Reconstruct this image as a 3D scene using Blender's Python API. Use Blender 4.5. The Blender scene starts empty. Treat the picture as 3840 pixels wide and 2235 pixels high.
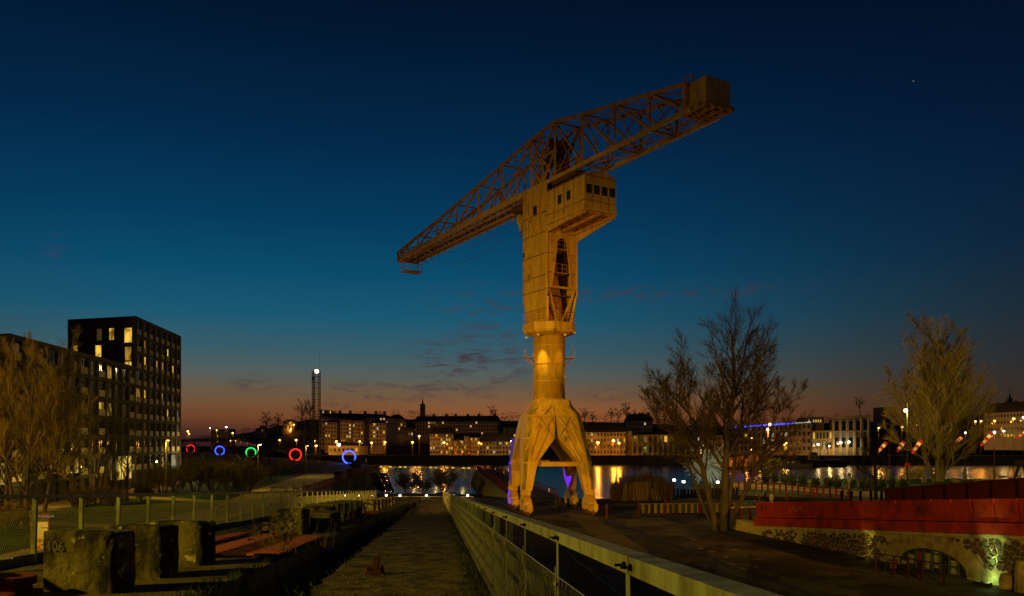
import bpy, bmesh, math, random
from mathutils import Vector, Matrix, noise
from mathutils.geometry import tessellate_polygon

# ------------------------------------------------------------------ camera, sky, exposure
scn = bpy.context.scene
col = scn.collection
F, HX, HY, CZ = 3000.0, 1920.0, 1650.0, 8.2        # focal length and horizon in photograph pixels, eye height in metres

cam = bpy.data.cameras.new('camera')
cam.sensor_width = 36.0
cam.lens = 36.0 * F / 3840.0
cam.shift_y = (HY - 1117.5) / 3840.0
cam.clip_start = 0.05
cam.clip_end = 8000.0
cam_o = bpy.data.objects.new('camera', cam)
col.objects.link(cam_o)
cam_o.location = (0, 0, CZ)
cam_o.rotation_euler = (math.radians(90), 0, 0)
scn.camera = cam_o
scn.view_settings.view_transform = 'Standard'
scn.view_settings.look = 'None'
scn.view_settings.exposure = 0.0
scn.view_settings.gamma = 1.0
scn.view_settings.use_curve_mapping = False
scn.render.engine = 'CYCLES'
scn.cycles.use_denoising = True
scn.cycles.max_bounces = 5
scn.cycles.diffuse_bounces = 2
scn.cycles.glossy_bounces = 3
scn.cycles.transmission_bounces = 4
scn.cycles.transparent_max_bounces = 8
scn.cycles.sample_clamp_indirect = 2.0
scn.cycles.caustics_reflective = False
scn.cycles.caustics_refractive = False


def lin(h):
    h = h.lstrip('#')
    out = []
    for i in (0, 2, 4):
        c = int(h[i:i + 2], 16) / 255.0
        out.append(c / 12.92 if c <= 0.04045 else ((c + 0.055) / 1.055) ** 2.4)
    return (out[0], out[1], out[2], 1.0)


SUN_AZ = math.radians(-14.0)       # where the afterglow sits, left of the view axis


def make_world():
    w = bpy.data.worlds.new('World')
    scn.world = w
    w.use_nodes = True
    nt = w.node_tree
    nt.nodes.clear()
    N, L = nt.nodes.new, nt.links.new

    def math_(op, a, b=None, c=None, clamp=False):
        n = N('ShaderNodeMath')
        n.operation = op
        n.use_clamp = clamp
        for i, v in enumerate((a, b, c)):
            if v is None:
                continue
            if isinstance(v, (int, float)):
                n.inputs[i].default_value = v
            else:
                L(v, n.inputs[i])
        return n.outputs[0]

    tc = N('ShaderNodeTexCoord')
    nv = N('ShaderNodeVectorMath')
    nv.operation = 'NORMALIZE'
    L(tc.outputs['Generated'], nv.inputs[0])
    sp = N('ShaderNodeSeparateXYZ')
    L(nv.outputs[0], sp.inputs[0])
    el = math_('ARCSINE', sp.outputs['Z'])
    az = math_('ARCTAN2', sp.outputs['X'], sp.outputs['Y'])
    t = math_('DIVIDE', el, math.radians(40.0), clamp=True)

    def ramp(stops):
        r = N('ShaderNodeValToRGB')
        e = r.color_ramp.elements
        while len(e) < len(stops):
            e.new(0.5)
        for i, (deg, h) in enumerate(stops):
            e[i].position = min(1.0, max(0.0, deg / 40.0))
            e[i].color = lin(h)
        L(t, r.inputs[0])
        return r.outputs[0]

    glow = ramp([(0.0, '#2c1a22'), (0.7, '#4a2a22'), (1.6, '#693f28'), (2.5, '#6d4d33'), (3.5, '#645643'), (4.6, '#515c5a'),
                 (6.2, '#365a66'), (8.5, '#155670'), (11.5, '#034a6a'), (15.0, '#003a5c'), (20.0, '#002748'),
                 (26.0, '#001832'), (30.0, '#000f24'), (40.0, '#000a1c')])
    dark = ramp([(0.0, '#1e1412'), (1.5, '#2c1e1a'), (3.0, '#2c2422'), (5.0, '#262528'), (8.0, '#1a2530'), (12.0, '#0c2036'),
                 (17.0, '#051a34'), (23.0, '#02122a'), (30.0, '#010a1e'), (40.0, '#010818')])
    da = math_('SUBTRACT', az, SUN_AZ)
    ad = math_('ABSOLUTE', math_('ARCTAN2', math_('SINE', da), math_('COSINE', da)))
    mr = N('ShaderNodeMapRange')
    mr.interpolation_type = 'SMOOTHSTEP'
    mr.inputs['From Min'].default_value = math.radians(8)
    mr.inputs['From Max'].default_value = math.radians(54)
    L(ad, mr.inputs['Value'])
    mx = N('ShaderNodeMix')
    mx.data_type = 'RGBA'
    L(mr.outputs[0], mx.inputs['Factor'])
    L(glow, mx.inputs['A'])
    L(dark, mx.inputs['B'])
    sky = mx.outputs['Result']

    # the warmest part of the glow, low over the far bank
    g1 = math_('DIVIDE', math_('SUBTRACT', az, math.radians(3.0)), math.radians(15.0))
    g2 = math_('DIVIDE', math_('SUBTRACT', el, math.radians(1.0)), math.radians(1.9))
    gg = math_('EXPONENT', math_('MULTIPLY', math_('ADD', math_('MULTIPLY', g1, g1), math_('MULTIPLY', g2, g2)), -1.0))
    gs = N('ShaderNodeVectorMath')
    gs.operation = 'SCALE'
    gs.inputs[0].default_value = (0.15, 0.042, 0.008)
    L(gg, gs.inputs['Scale'])
    ga_ = N('ShaderNodeVectorMath')
    ga_.operation = 'ADD'
    L(sky, ga_.inputs[0])
    L(gs.outputs[0], ga_.inputs[1])
    sky = ga_.outputs[0]

    # thin dusk clouds: streaky noise inside a few soft patches of sky
    mp = N('ShaderNodeCombineXYZ')
    L(math_('MULTIPLY', az, 26.0), mp.inputs[0])
    L(math_('MULTIPLY', el, 95.0), mp.inputs[1])
    nz = N('ShaderNodeTexNoise')
    nz.inputs['Scale'].default_value = 1.0
    nz.inputs['Detail'].default_value = 7.0
    nz.inputs['Roughness'].default_value = 0.66
    nz.inputs['Distortion'].default_value = 0.5
    L(mp.outputs[0], nz.inputs['Vector'])
    total = None
    for (px, py, sx, sy, k) in ((1850, 1330, 170, 120, 1.0), (1640, 1350, 120, 60, .85), (1790, 1140, 150, 60, .5), (2300, 1105, 330, 26, .8), (2700, 1090, 200, 20, .6),
                                (985, 1440, 90, 26, .9), (1285, 1525, 50, 13, 1.5), (1560, 1460, 260, 40, .6), (2270, 1480, 110, 18, 1.0),
                                (1450, 1480, 260, 30, .6), (200, 950, 40, 60, .35)):
        a0 = math.atan((px - HX) / F)
        e0 = math.atan((HY - py) / F * math.cos(a0))
        dx = math_('DIVIDE', math_('SUBTRACT', az, a0), sx / F)
        dy = math_('DIVIDE', math_('SUBTRACT', el, e0), sy / F)
        g = math_('EXPONENT', math_('MULTIPLY', math_('ADD', math_('MULTIPLY', dx, dx), math_('MULTIPLY', dy, dy)), -1.0))
        g = math_('MULTIPLY', g, k)
        total = g if total is None else math_('ADD', total, g)
    cov = N('ShaderNodeMapRange')
    cov.interpolation_type = 'SMOOTHSTEP'
    cov.inputs['From Min'].default_value = 0.44
    cov.inputs['From Max'].default_value = 0.66
    L(nz.outputs[0], cov.inputs['Value'])
    cf = math_('MULTIPLY', math_('MULTIPLY', cov.outputs[0], math_('MINIMUM', total, 1.3)), 0.85, clamp=True)
    cm = N('ShaderNodeMix')
    cm.data_type = 'RGBA'
    L(cf, cm.inputs['Factor'])
    L(sky, cm.inputs['A'])
    cm.inputs['B'].default_value = lin('#40323c')
    sky = cm.outputs['Result']

    # one evening star
    a0 = math.atan((3425 - HX) / F)
    e0 = math.atan((HY - 304) / F * math.cos(a0))
    sd = (math.sin(a0) * math.cos(e0), math.cos(a0) * math.cos(e0), math.sin(e0))
    dt = N('ShaderNodeVectorMath')
    dt.operation = 'DOT_PRODUCT'
    L(nv.outputs[0], dt.inputs[0])
    dt.inputs[1].default_value = sd
    st = math_('MULTIPLY', math_('GREATER_THAN', dt.outputs['Value'], math.cos(0.0004)), 0.3)
    sa = N('ShaderNodeVectorMath')
    sa.operation = 'ADD'
    L(sky, sa.inputs[0])
    L(st, sa.inputs[1])

    # twilight scattering from a sun just under the horizon
    ns = N('ShaderNodeTexSky')
    ns.sky_type = 'NISHITA'
    ns.sun_disc = False
    ns.sun_elevation = math.radians(-5.0)
    ns.sun_rotation = SUN_AZ
    nm = N('ShaderNodeVectorMath')
    nm.operation = 'SCALE'
    L(ns.outputs[0], nm.inputs[0])
    nm.inputs['Scale'].default_value = 0.05
    ad2 = N('ShaderNodeVectorMath')
    ad2.operation = 'ADD'
    L(sa.outputs[0], ad2.inputs[0])
    L(nm.outputs[0], ad2.inputs[1])
    bg = N('ShaderNodeBackground')
    bg.inputs['Strength'].default_value = 1.0
    L(ad2.outputs[0], bg.inputs['Color'])
    out = N('ShaderNodeOutputWorld')
    L(bg.outputs[0], out.inputs['Surface'])


make_world()

sun = bpy.data.lights.new('sun', 'SUN')              # the last of the afterglow, low over the far bank
sun.energy = 0.02
sun.angle = math.radians(20)
sun.color = (1.0, 0.6, 0.4)
sun_o = bpy.data.objects.new('sun', sun)
col.objects.link(sun_o)
sun_o.rotation_euler = Vector((math.sin(SUN_AZ), math.cos(SUN_AZ), math.sin(math.radians(2)))).to_track_quat('Z', 'Y').to_euler()

# ------------------------------------------------------------------ helpers
ORG = {}


def W(px, py, d):
    return Vector(((px - HX) / F * d, d, CZ + (HY - py) / F * d))


def G(px, py, z=0.0):
    d = (CZ - z) * F / (py - HY)
    return Vector(((px - HX) / F * d, d, z))


UX, US = -0.0933, 0.0617                               # the slipway runs slightly left and falls away


def R(l, d, h):
    return Vector((l + UX * d, d, CZ - US * d - h))


def thing(name, label, cat, loc=(0, 0, 0), group=None, rz=0.0):
    o = bpy.data.objects.new(name, None)
    col.objects.link(o)
    o.location = loc
    o.rotation_euler = (0, 0, rz)
    o['label'] = label
    o['category'] = cat
    if group:
        o['group'] = group
    o.empty_display_size = 0.2
    ORG[o.name] = Vector(loc)
    return o


def tag(o, label, cat, group=None):
    o['label'] = label
    o['category'] = cat
    if group:
        o['group'] = group
    return o


def link(name, me, parent=None, loc=(0, 0, 0), rot=(0, 0, 0), scale=None):
    o = bpy.data.objects.new(name, me)
    col.objects.link(o)
    o.location = loc
    o.rotation_euler = rot
    if scale:
        o.scale = scale
    if parent is not None:
        o.parent = parent
    return o


def org(parent):
    while parent is not None:
        if parent.name in ORG:
            return ORG[parent.name]
        parent = parent.parent
    return Vector((0, 0, 0))


class MB:
    """collects shapes in world coordinates and links them as one mesh"""

    def __init__(s):
        s.v, s.f, s.m = [], [], []
        s.mi = 0

    def add(s, vs, fs):
        b = len(s.v)
        s.v.extend(tuple(v) for v in vs)
        for f in fs:
            s.f.append(tuple(b + i for i in f))
            s.m.append(s.mi)
        return s

    def box(s, c, sx, sy, sz, ax=None):
        """box centred at c; ax = (x axis, y axis, z axis) unit vectors"""
        c = Vector(c)
        X, Y, Z = ax if ax else (Vector((1, 0, 0)), Vector((0, 1, 0)), Vector((0, 0, 1)))
        X, Y, Z = X * (sx / 2), Y * (sy / 2), Z * (sz / 2)
        vs = [c + X * i + Y * j + Z * k for k in (-1, 1) for j in (-1, 1) for i in (-1, 1)]
        return s.add(vs, [(0, 2, 3, 1), (4, 5, 7, 6), (0, 1, 5, 4), (2, 6, 7, 3), (0, 4, 6, 2), (1, 3, 7, 5)])

    def bar(s, a, b, w, h=None, up=None):
        """rectangular bar from a to b: w sideways, h along up"""
        a, b = Vector(a), Vector(b)
        h = w if h is None else h
        d = b - a
        if d.length < 1e-6:
            return s
        d.normalize()
        up = Vector(up) if up else Vector((0, 0, 1))
        if abs(d.dot(up.normalized())) > 0.98:
            up = Vector((0, 1, 0)) if abs(d.y) < 0.9 else Vector((1, 0, 0))
        X = d.cross(up).normalized()
        Z = X.cross(d).normalized()
        X, Z = X * (w / 2), Z * (h / 2)
        vs = [a - X - Z, a + X - Z, a + X + Z, a - X + Z, b - X - Z, b + X - Z, b + X + Z, b - X + Z]
        return s.add(vs, [(0, 3, 2, 1), (4, 5, 6, 7), (0, 1, 5, 4), (1, 2, 6, 5), (2, 3, 7, 6), (3, 0, 4, 7)])

    def tube(s, a, b, r0, r1=None, n=8, caps=True):
        a, b = Vector(a), Vector(b)
        r1 = r0 if r1 is None else r1
        d = b - a
        if d.length < 1e-7:
            return s
        d.normalize()
        t = Vector((0, 0, 1)) if abs(d.z) < 0.9 else Vector((1, 0, 0))
        X = d.cross(t).normalized()
        Y = d.cross(X)
        cs = [(math.cos(2 * math.pi * i / n), math.sin(2 * math.pi * i / n)) for i in range(n)]
        vs = [a + (X * c + Y * q) * r0 for c, q in cs] + [b + (X * c + Y * q) * r1 for c, q in cs]
        fs = [(i, i + n, (i + 1) % n + n, (i + 1) % n) for i in range(n)]
        if caps:
            fs += [tuple(range(n)), tuple(range(2 * n - 1, n - 1, -1))]
        return s.add(vs, fs)

    def path(s, pts, r, n=6):
        for a, b in zip(pts[:-1], pts[1:]):
            s.tube(a, b, r, r, n)
        return s

    def loft(s, rings, caps=True):
        """rings: lists of equally many points"""
        n = len(rings[0])
        vs = [p for r in rings for p in r]
        fs = []
        for k in range(len(rings) - 1):
            for i in range(n):
                j = (i + 1) % n
                fs.append((k * n + i, k * n + j, (k + 1) * n + j, (k + 1) * n + i))
        if caps:
            fs.append(tuple(range(n - 1, -1, -1)))
            fs.append(tuple(range((len(rings) - 1) * n, len(rings) * n)))
        return s.add(vs, fs)

    def prism(s, poly, ext):
        """planar polygon extruded by vector ext (may be concave)"""
        ext = Vector(ext)
        P = [Vector(p) for p in poly]
        n = len(P)
        tri = tessellate_polygon([P])
        vs = P + [p + ext for p in P]
        fs = [tuple(t) for t in tri] + [tuple(n + i for i in reversed(t)) for t in tri]
        fs += [(i, (i + 1) % n, n + (i + 1) % n, n + i) for i in range(n)]
        return s.add(vs, fs)

    def sheet(s, poly):
        P = [Vector(p) for p in poly]
        return s.add(P, [tuple(t) for t in tessellate_polygon([P])])

    def ball(s, c, r, n=8, m=6, sz=1.0):
        c = Vector(c)
        rings = []
        for k in range(m + 1):
            th = math.pi * k / m
            rr = max(1e-4, math.sin(th)) * r
            rings.append([c + Vector((math.cos(2 * math.pi * i / n) * rr, math.sin(2 * math.pi * i / n) * rr, -math.cos(th) * r * sz)) for i in range(n)])
        return s.loft(rings)

    def torus(s, c, ax, R_, r, n=32, m=8, a0=0.0, a1=2 * math.pi):
        """ax = (in-plane x, in-plane y, normal)"""
        c = Vector(c)
        X, Y, Z = ax
        full = abs(a1 - a0 - 2 * math.pi) < 1e-6
        rings = []
        k = n if full else n + 1
        for i in range(k):
            a = a0 + (a1 - a0) * i / n
            d = X * math.cos(a) + Y * math.sin(a)
            rings.append([c + d * (R_ + r * math.cos(2 * math.pi * j / m)) + Z * (r * math.sin(2 * math.pi * j / m)) for j in range(m)])
        if full:
            rings.append(rings[0])
        return s.loft(rings, caps=not full)

    def mesh(s, name, mats, o=Vector((0, 0, 0))):
        me = bpy.data.meshes.new(name)
        if o.length > 0:
            me.from_pydata([(x - o.x, y - o.y, z - o.z) for x, y, z in s.v], [], s.f)
        else:
            me.from_pydata(s.v, [], s.f)
        mats = mats if isinstance(mats, (list, tuple)) else [mats]
        for m in mats:
            me.materials.append(m)
        if len(mats) > 1:
            me.polygons.foreach_set('material_index', s.m)
        bm = bmesh.new()
        bm.from_mesh(me)
        bmesh.ops.recalc_face_normals(bm, faces=bm.faces)
        bm.to_mesh(me)
        bm.free()
        me.update()
        return me

    def build(s, name, mats, parent=None, kind=None, smooth=False):
        me = s.mesh(name, mats, org(parent))
        if smooth:
            me.polygons.foreach_set('use_smooth', [True] * len(me.polygons))
        o = link(name, me, parent)
        if kind:
            o['kind'] = kind
        return o


def bevel(o, w, n=1):
    m = o.modifiers.new('bevel', 'BEVEL')
    m.width = w
    m.segments = n
    m.limit_method = 'ANGLE'
    return o


# ------------------------------------------------------------------ materials
MAT = {}


def mat(name, base, var=None, scale=1.0, lo=0.35, hi=0.68, rough=0.85, metal=0.0, spec=0.04, bump=0.0, bscale=12.0, detail=6.0,
        stretch=None, third=None, tscale=0.3, tlo=0.5, thi=0.62, dist=0.02):
    if name in MAT:
        return MAT[name]
    m = bpy.data.materials.new(name)
    m.use_nodes = True
    nt = m.node_tree
    N, L = nt.nodes.new, nt.links.new
    b = nt.nodes['Principled BSDF']
    b.inputs['Roughness'].default_value = rough
    b.inputs['Metallic'].default_value = metal
    b.inputs['Specular IOR Level'].default_value = spec
    if metal or rough < 0.6:
        b.inputs['Specular IOR Level'].default_value = max(spec, 0.3)
    base = tuple(base) + (1.0,)
    b.inputs['Base Color'].default_value = base
    gp = N('ShaderNodeNewGeometry')
    vec = gp.outputs['Position']
    if stretch:
        mp = N('ShaderNodeMapping')
        mp.inputs['Scale'].default_value = stretch
        L(vec, mp.inputs['Vector'])
        vec = mp.outputs[0]
    if var is not None:
        nz = N('ShaderNodeTexNoise')
        nz.inputs['Scale'].default_value = scale
        nz.inputs['Detail'].default_value = detail
        nz.inputs['Roughness'].default_value = 0.62
        L(vec, nz.inputs['Vector'])
        r = N('ShaderNodeValToRGB')
        r.color_ramp.elements[0].position = lo
        r.color_ramp.elements[0].color = base
        r.color_ramp.elements[1].position = hi
        r.color_ramp.elements[1].color = tuple(var) + (1.0,)
        L(nz.outputs[0], r.inputs[0])
        c = r.outputs[0]
        if third is not None:
            n3 = N('ShaderNodeTexNoise')
            n3.inputs['Scale'].default_value = tscale
            n3.inputs['Detail'].default_value = 7.0
            n3.inputs['Roughness'].default_value = 0.7
            L(gp.outputs['Position'], n3.inputs['Vector'])
            q = N('ShaderNodeMapRange')
            q.inputs['From Min'].default_value = tlo
            q.inputs['From Max'].default_value = thi
            L(n3.outputs[0], q.inputs['Value'])
            x = N('ShaderNodeMix')
            x.data_type = 'RGBA'
            L(q.outputs[0], x.inputs['Factor'])
            L(c, x.inputs['A'])
            x.inputs['B'].default_value = tuple(third) + (1.0,)
            c = x.outputs['Result']
        L(c, b.inputs['Base Color'])
    if bump:
        n2 = N('ShaderNodeTexNoise')
        n2.inputs['Scale'].default_value = bscale
        n2.inputs['Detail'].default_value = 6.0
        n2.inputs['Roughness'].default_value = 0.65
        L(gp.outputs['Position'], n2.inputs['Vector'])
        bp = N('ShaderNodeBump')
        bp.inputs['Strength'].default_value = bump
        bp.inputs['Distance'].default_value = dist
        L(n2.outputs[0], bp.inputs['Height'])
        L(bp.outputs[0], b.inputs['Normal'])
    MAT[name] = m
    return m


def emit(name, color, strength, sample=False):
    if name in MAT:
        return MAT[name]
    m = bpy.data.materials.new(name)
    m.use_nodes = True
    nt = m.node_tree
    nt.nodes.clear()
    e = nt.nodes.new('ShaderNodeEmission')
    e.inputs['Color'].default_value = tuple(color) + (1.0,)
    e.inputs['Strength'].default_value = strength
    o = nt.nodes.new('ShaderNodeOutputMaterial')
    nt.links.new(e.outputs[0], o.inputs['Surface'])
    m.cycles.emission_sampling = 'AUTO' if sample else 'NONE'
    MAT[name] = m
    return m


def lit_window(name, color, strength, scale=1.2):
    """a lit room behind glass: uneven curtains and furniture"""
    m = bpy.data.materials.new(name)
    m.use_nodes = True
    nt = m.node_tree
    nt.nodes.clear()
    N, L = nt.nodes.new, nt.links.new
    gp = N('ShaderNodeNewGeometry')
    mp = N('ShaderNodeMapping')
    mp.inputs['Scale'].default_value = (scale, scale, scale * 0.55)
    L(gp.outputs['Position'], mp.inputs['Vector'])
    nz = N('ShaderNodeTexNoise')
    nz.inputs['Scale'].default_value = 1.0
    nz.inputs['Detail'].default_value = 3.0
    L(mp.outputs[0], nz.inputs['Vector'])
    r = N('ShaderNodeValToRGB')
    r.color_ramp.elements[0].position = 0.38
    r.color_ramp.elements[0].color = (0.12 * color[0], 0.1 * color[1], 0.08 * color[2], 1)
    r.color_ramp.elements[1].position = 0.58
    r.color_ramp.elements[1].color = tuple(color) + (1.0,)
    L(nz.outputs[0], r.inputs[0])
    e = N('ShaderNodeEmission')
    e.inputs['Strength'].default_value = strength
    L(r.outputs[0], e.inputs['Color'])
    gl = N('ShaderNodeBsdfGlossy')
    gl.inputs['Roughness'].default_value = 0.35
    gl.inputs['Color'].default_value = (0.02, 0.02, 0.02, 1)
    a = N('ShaderNodeAddShader')
    L(e.outputs[0], a.inputs[0])
    L(gl.outputs[0], a.inputs[1])
    o = N('ShaderNodeOutputMaterial')
    L(a.outputs[0], o.inputs['Surface'])
    m.cycles.emission_sampling = 'NONE'
    MAT[name] = m
    return m


def text_mesh(cu, name):
    """lettering as plain mesh data"""
    tmp = bpy.data.objects.new('tmp', cu)
    col.objects.link(tmp)
    dg = bpy.context.evaluated_depsgraph_get()
    me = bpy.data.meshes.new_from_object(tmp.evaluated_get(dg))
    me.name = name
    bpy.data.objects.remove(tmp)
    return me


def point(name, loc, power, color, radius=0.15, parent=None):
    l = bpy.data.lights.new(name, 'POINT')
    l.energy = power
    l.color = color
    l.shadow_soft_size = radius
    o = bpy.data.objects.new(name, l)
    col.objects.link(o)
    o.location = Vector(loc) - (org(parent) if parent else Vector((0, 0, 0)))
    if parent:
        o.parent = parent
    return o


def spot(name, loc, target, power, color, angle, blend=0.5, radius=0.15, parent=None):
    l = bpy.data.lights.new(name, 'SPOT')
    l.energy = power
    l.color = color
    l.spot_size = math.radians(angle)
    l.spot_blend = blend
    l.shadow_soft_size = radius
    o = bpy.data.objects.new(name, l)
    col.objects.link(o)
    loc, target = Vector(loc), Vector(target)
    o.location = loc - (org(parent) if parent else Vector((0, 0, 0)))
    o.rotation_euler = (target - loc).to_track_quat('-Z', 'Y').to_euler()
    if parent:
        o.parent = parent
    return o


SODIUM = (1.0, 0.72, 0.03)
ORANGE = (1.0, 0.42, 0.05)
X1, Y1, Z1 = Vector((1, 0, 0)), Vector((0, 1, 0)), Vector((0, 0, 1))

mat('crane_yellow', (0.56, 0.34, 0.03), (0.33, 0.17, 0.02), 1.1, lo=0.38, hi=0.72, detail=9.0, rough=0.5, spec=0.35, stretch=(1.6, 1.6, 0.22), bump=0.15, bscale=3,
    third=(0.16, 0.08, 0.02), tscale=0.9, tlo=0.57, thi=0.72)
mat('crane_frame', (0.52, 0.27, 0.035), (0.34, 0.15, 0.03), 1.5, rough=0.7, third=(0.12, 0.05, 0.03), tscale=1.2, tlo=0.52, thi=0.7)
mat('crane_grime_shade', (0.42, 0.27, 0.03), (0.1, 0.11, 0.04), 1.1, lo=0.42, hi=0.62, rough=0.7, stretch=(1.5, 1.5, 0.2))
mat('seam', (0.2, 0.11, 0.02), (0.12, 0.06, 0.02), 3)
mat('machinery', (0.08, 0.04, 0.02), (0.14, 0.07, 0.03), 2, rough=0.6)
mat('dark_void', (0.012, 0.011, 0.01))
mat('glass_dark', (0.015, 0.02, 0.022), rough=0.08, spec=0.6)
mat('steel_cable', (0.05, 0.045, 0.04), rough=0.5)
mat('concrete', (0.19, 0.17, 0.12), (0.1, 0.088, 0.06), 1.3, bump=0.5, bscale=9, third=(0.3, 0.27, 0.19), tscale=2.6, tlo=0.6, thi=0.7)
mat('concrete_block', (0.17, 0.135, 0.075), (0.03, 0.025, 0.016), 2.2, lo=0.4, hi=0.58, detail=10.0, stretch=(1, 1, 0.5), bump=0.8, bscale=7, third=(0.4, 0.35, 0.2), tscale=5.0, tlo=0.6, thi=0.64, dist=0.07)
mat('walkway', (0.24, 0.185, 0.095), (0.05, 0.04, 0.023), 2.6, lo=0.34, hi=0.64, detail=9.0, bump=1.0, bscale=9, third=(0.36, 0.31, 0.2), tscale=11.0, tlo=0.645, thi=0.68, dist=0.08, stretch=(1.0, 0.8, 1))
mat('platform', (0.19, 0.15, 0.085), (0.09, 0.075, 0.042), 2.2, bump=0.9, bscale=14, third=(0.04, 0.05, 0.02), tscale=0.9, tlo=0.56, thi=0.66, dist=0.05)
mat('trench', (0.035, 0.03, 0.02), (0.02, 0.018, 0.01), 2, bump=0.6, bscale=5, dist=0.06)
mat('rust_plate', (0.6, 0.16, 0.05), (0.45, 0.11, 0.035), 4, bump=0.2, bscale=20, rough=0.8)
mat('rust_lug', (0.2, 0.05, 0.02), (0.12, 0.03, 0.015), 6, bump=0.3, bscale=18, rough=0.85)
mat('plank_mid', (0.13, 0.1, 0.055), (0.09, 0.07, 0.04), 2)
mat('gangway_steel', (0.3, 0.27, 0.17), (0.22, 0.2, 0.13), 2)
mat('rust_dark', (0.12, 0.04, 0.02), (0.06, 0.025, 0.015), 6, bump=0.3, bscale=18, rough=0.85)
mat('galvanised', (0.25, 0.26, 0.21), (0.11, 0.115, 0.09), 6, lo=0.42, hi=0.6, rough=0.55, metal=0.2, spec=0.3, stretch=(1, 1, 0.3), bump=0.05, bscale=30)
mat('wire', (0.4, 0.38, 0.3), rough=0.5, metal=0.3, spec=0.3)
mat('asphalt', (0.055, 0.046, 0.03), (0.03, 0.026, 0.018), 0.35, lo=0.38, hi=0.62, bump=0.35, bscale=16, third=(0.085, 0.072, 0.048), tscale=0.16, tlo=0.5, thi=0.56)
mat('quay_concrete', (0.13, 0.11, 0.075), (0.085, 0.07, 0.045), 0.8, bump=0.3, bscale=10)
mat('patch', (0.22, 0.19, 0.13), (0.15, 0.13, 0.09), 3)
mat('rail_steel', (0.05, 0.035, 0.025), rough=0.5, metal=0.6)
mat('lawn', (0.016, 0.05, 0.008), (0.032, 0.055, 0.012), 0.5, bump=0.8, bscale=25, dist=0.05)
mat('sand_path', (0.36, 0.26, 0.12), (0.27, 0.19, 0.09), 0.6, bump=0.3, bscale=12)
mat('earth', (0.05, 0.04, 0.022), (0.03, 0.026, 0.014), 0.4, bump=0.8, bscale=3, dist=0.1)
mat('hill', (0.02, 0.024, 0.012), (0.012, 0.013, 0.008), 0.05, bump=0.5, bscale=0.3)
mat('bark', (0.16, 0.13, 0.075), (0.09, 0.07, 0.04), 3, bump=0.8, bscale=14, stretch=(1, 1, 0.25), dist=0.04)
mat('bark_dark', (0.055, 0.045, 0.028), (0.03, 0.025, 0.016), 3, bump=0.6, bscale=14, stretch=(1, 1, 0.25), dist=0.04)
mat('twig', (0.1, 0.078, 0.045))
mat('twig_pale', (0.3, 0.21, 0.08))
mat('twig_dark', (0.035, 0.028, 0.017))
mat('dry_reed', (0.17, 0.12, 0.055), (0.1, 0.07, 0.03), 4)
mat('leaf_dark', (0.03, 0.045, 0.018), (0.05, 0.06, 0.02), 2)
mat('leaf_blade', (0.09, 0.12, 0.035), (0.05, 0.07, 0.02), 3, rough=0.45)
mat('evergreen', (0.016, 0.02, 0.01), (0.028, 0.03, 0.014), 0.5)
mat('building_dark', (0.065, 0.053, 0.042), (0.045, 0.038, 0.03), 0.5, bump=0.1, bscale=4)
mat('building_fin', (0.055, 0.046, 0.037), (0.042, 0.035, 0.029), 0.7)
mat('roof_dark', (0.055, 0.05, 0.05), (0.04, 0.037, 0.037), 1)
mat('facade_pale', (0.5, 0.44, 0.36), (0.4, 0.35, 0.29), 0.15, rough=0.85)
mat('facade_warm', (0.48, 0.4, 0.26), (0.38, 0.31, 0.2), 0.2, rough=0.85)
mat('facade_grey', (0.32, 0.28, 0.23), (0.24, 0.21, 0.175), 0.2, rough=0.85)
mat('stone_quay', (0.13, 0.11, 0.08), (0.075, 0.065, 0.05), 0.25, bump=0.4, bscale=1.5, dist=0.1)
mat('red_steel', (0.34, 0.03, 0.012), (0.26, 0.023, 0.011), 1.2, rough=0.65, bump=0.08, bscale=8, third=(0.09, 0.018, 0.011), tscale=0.8, tlo=0.47, thi=0.66, lo=0.3, stretch=(1.5, 1.5, 0.4))
mat('red_steel_dark', (0.085, 0.014, 0.01), (0.055, 0.01, 0.008), 1.2, rough=0.7)
mat('post_red_dark', (0.04, 0.009, 0.007), (0.028, 0.007, 0.006), 3)
mat('red_joint', (0.02, 0.006, 0.005))
mat('mortar', (0.34, 0.28, 0.15), (0.24, 0.19, 0.1), 2.2, bump=0.7, bscale=7, third=(0.12, 0.1, 0.055), tscale=0.8, tlo=0.55, thi=0.66, dist=0.05)
mat('plaster', (0.32, 0.25, 0.11), (0.13, 0.1, 0.05), 1.6, lo=0.36, hi=0.66, bump=0.5, bscale=4, third=(0.2, 0.06, 0.03), tscale=0.75, tlo=0.62, thi=0.65, dist=0.04)
mat('rubble_a', (0.075, 0.05, 0.04), (0.045, 0.032, 0.027), 4, bump=0.6, bscale=12)
mat('rubble_b', (0.12, 0.055, 0.04), (0.075, 0.04, 0.03), 4, bump=0.6, bscale=12)
mat('rubble_c', (0.075, 0.065, 0.045), (0.05, 0.045, 0.03), 4, bump=0.6, bscale=12)
mat('black_metal', (0.018, 0.017, 0.015), rough=0.5, metal=0.3)
mat('lamp_post', (0.1, 0.07, 0.04), rough=0.5)
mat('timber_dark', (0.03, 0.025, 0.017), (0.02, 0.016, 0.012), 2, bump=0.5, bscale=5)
mat('timber_pale', (0.26, 0.2, 0.11), (0.18, 0.14, 0.075), 2)
mat('white_paint', (0.6, 0.6, 0.55), (0.5, 0.5, 0.46), 2)
mat('sign_cream', (0.62, 0.52, 0.26), (0.55, 0.46, 0.22), 5)
mat('sign_maroon', (0.11, 0.02, 0.015))
mat('spike_white', (0.62, 0.66, 0.58), rough=0.4)
mat('skin', (0.45, 0.28, 0.2))
mat('cloth_dark', (0.02, 0.02, 0.025))
mat('cloth_tan', (0.42, 0.33, 0.18))
mat('banner_green', (0.02, 0.12, 0.06))
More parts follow.
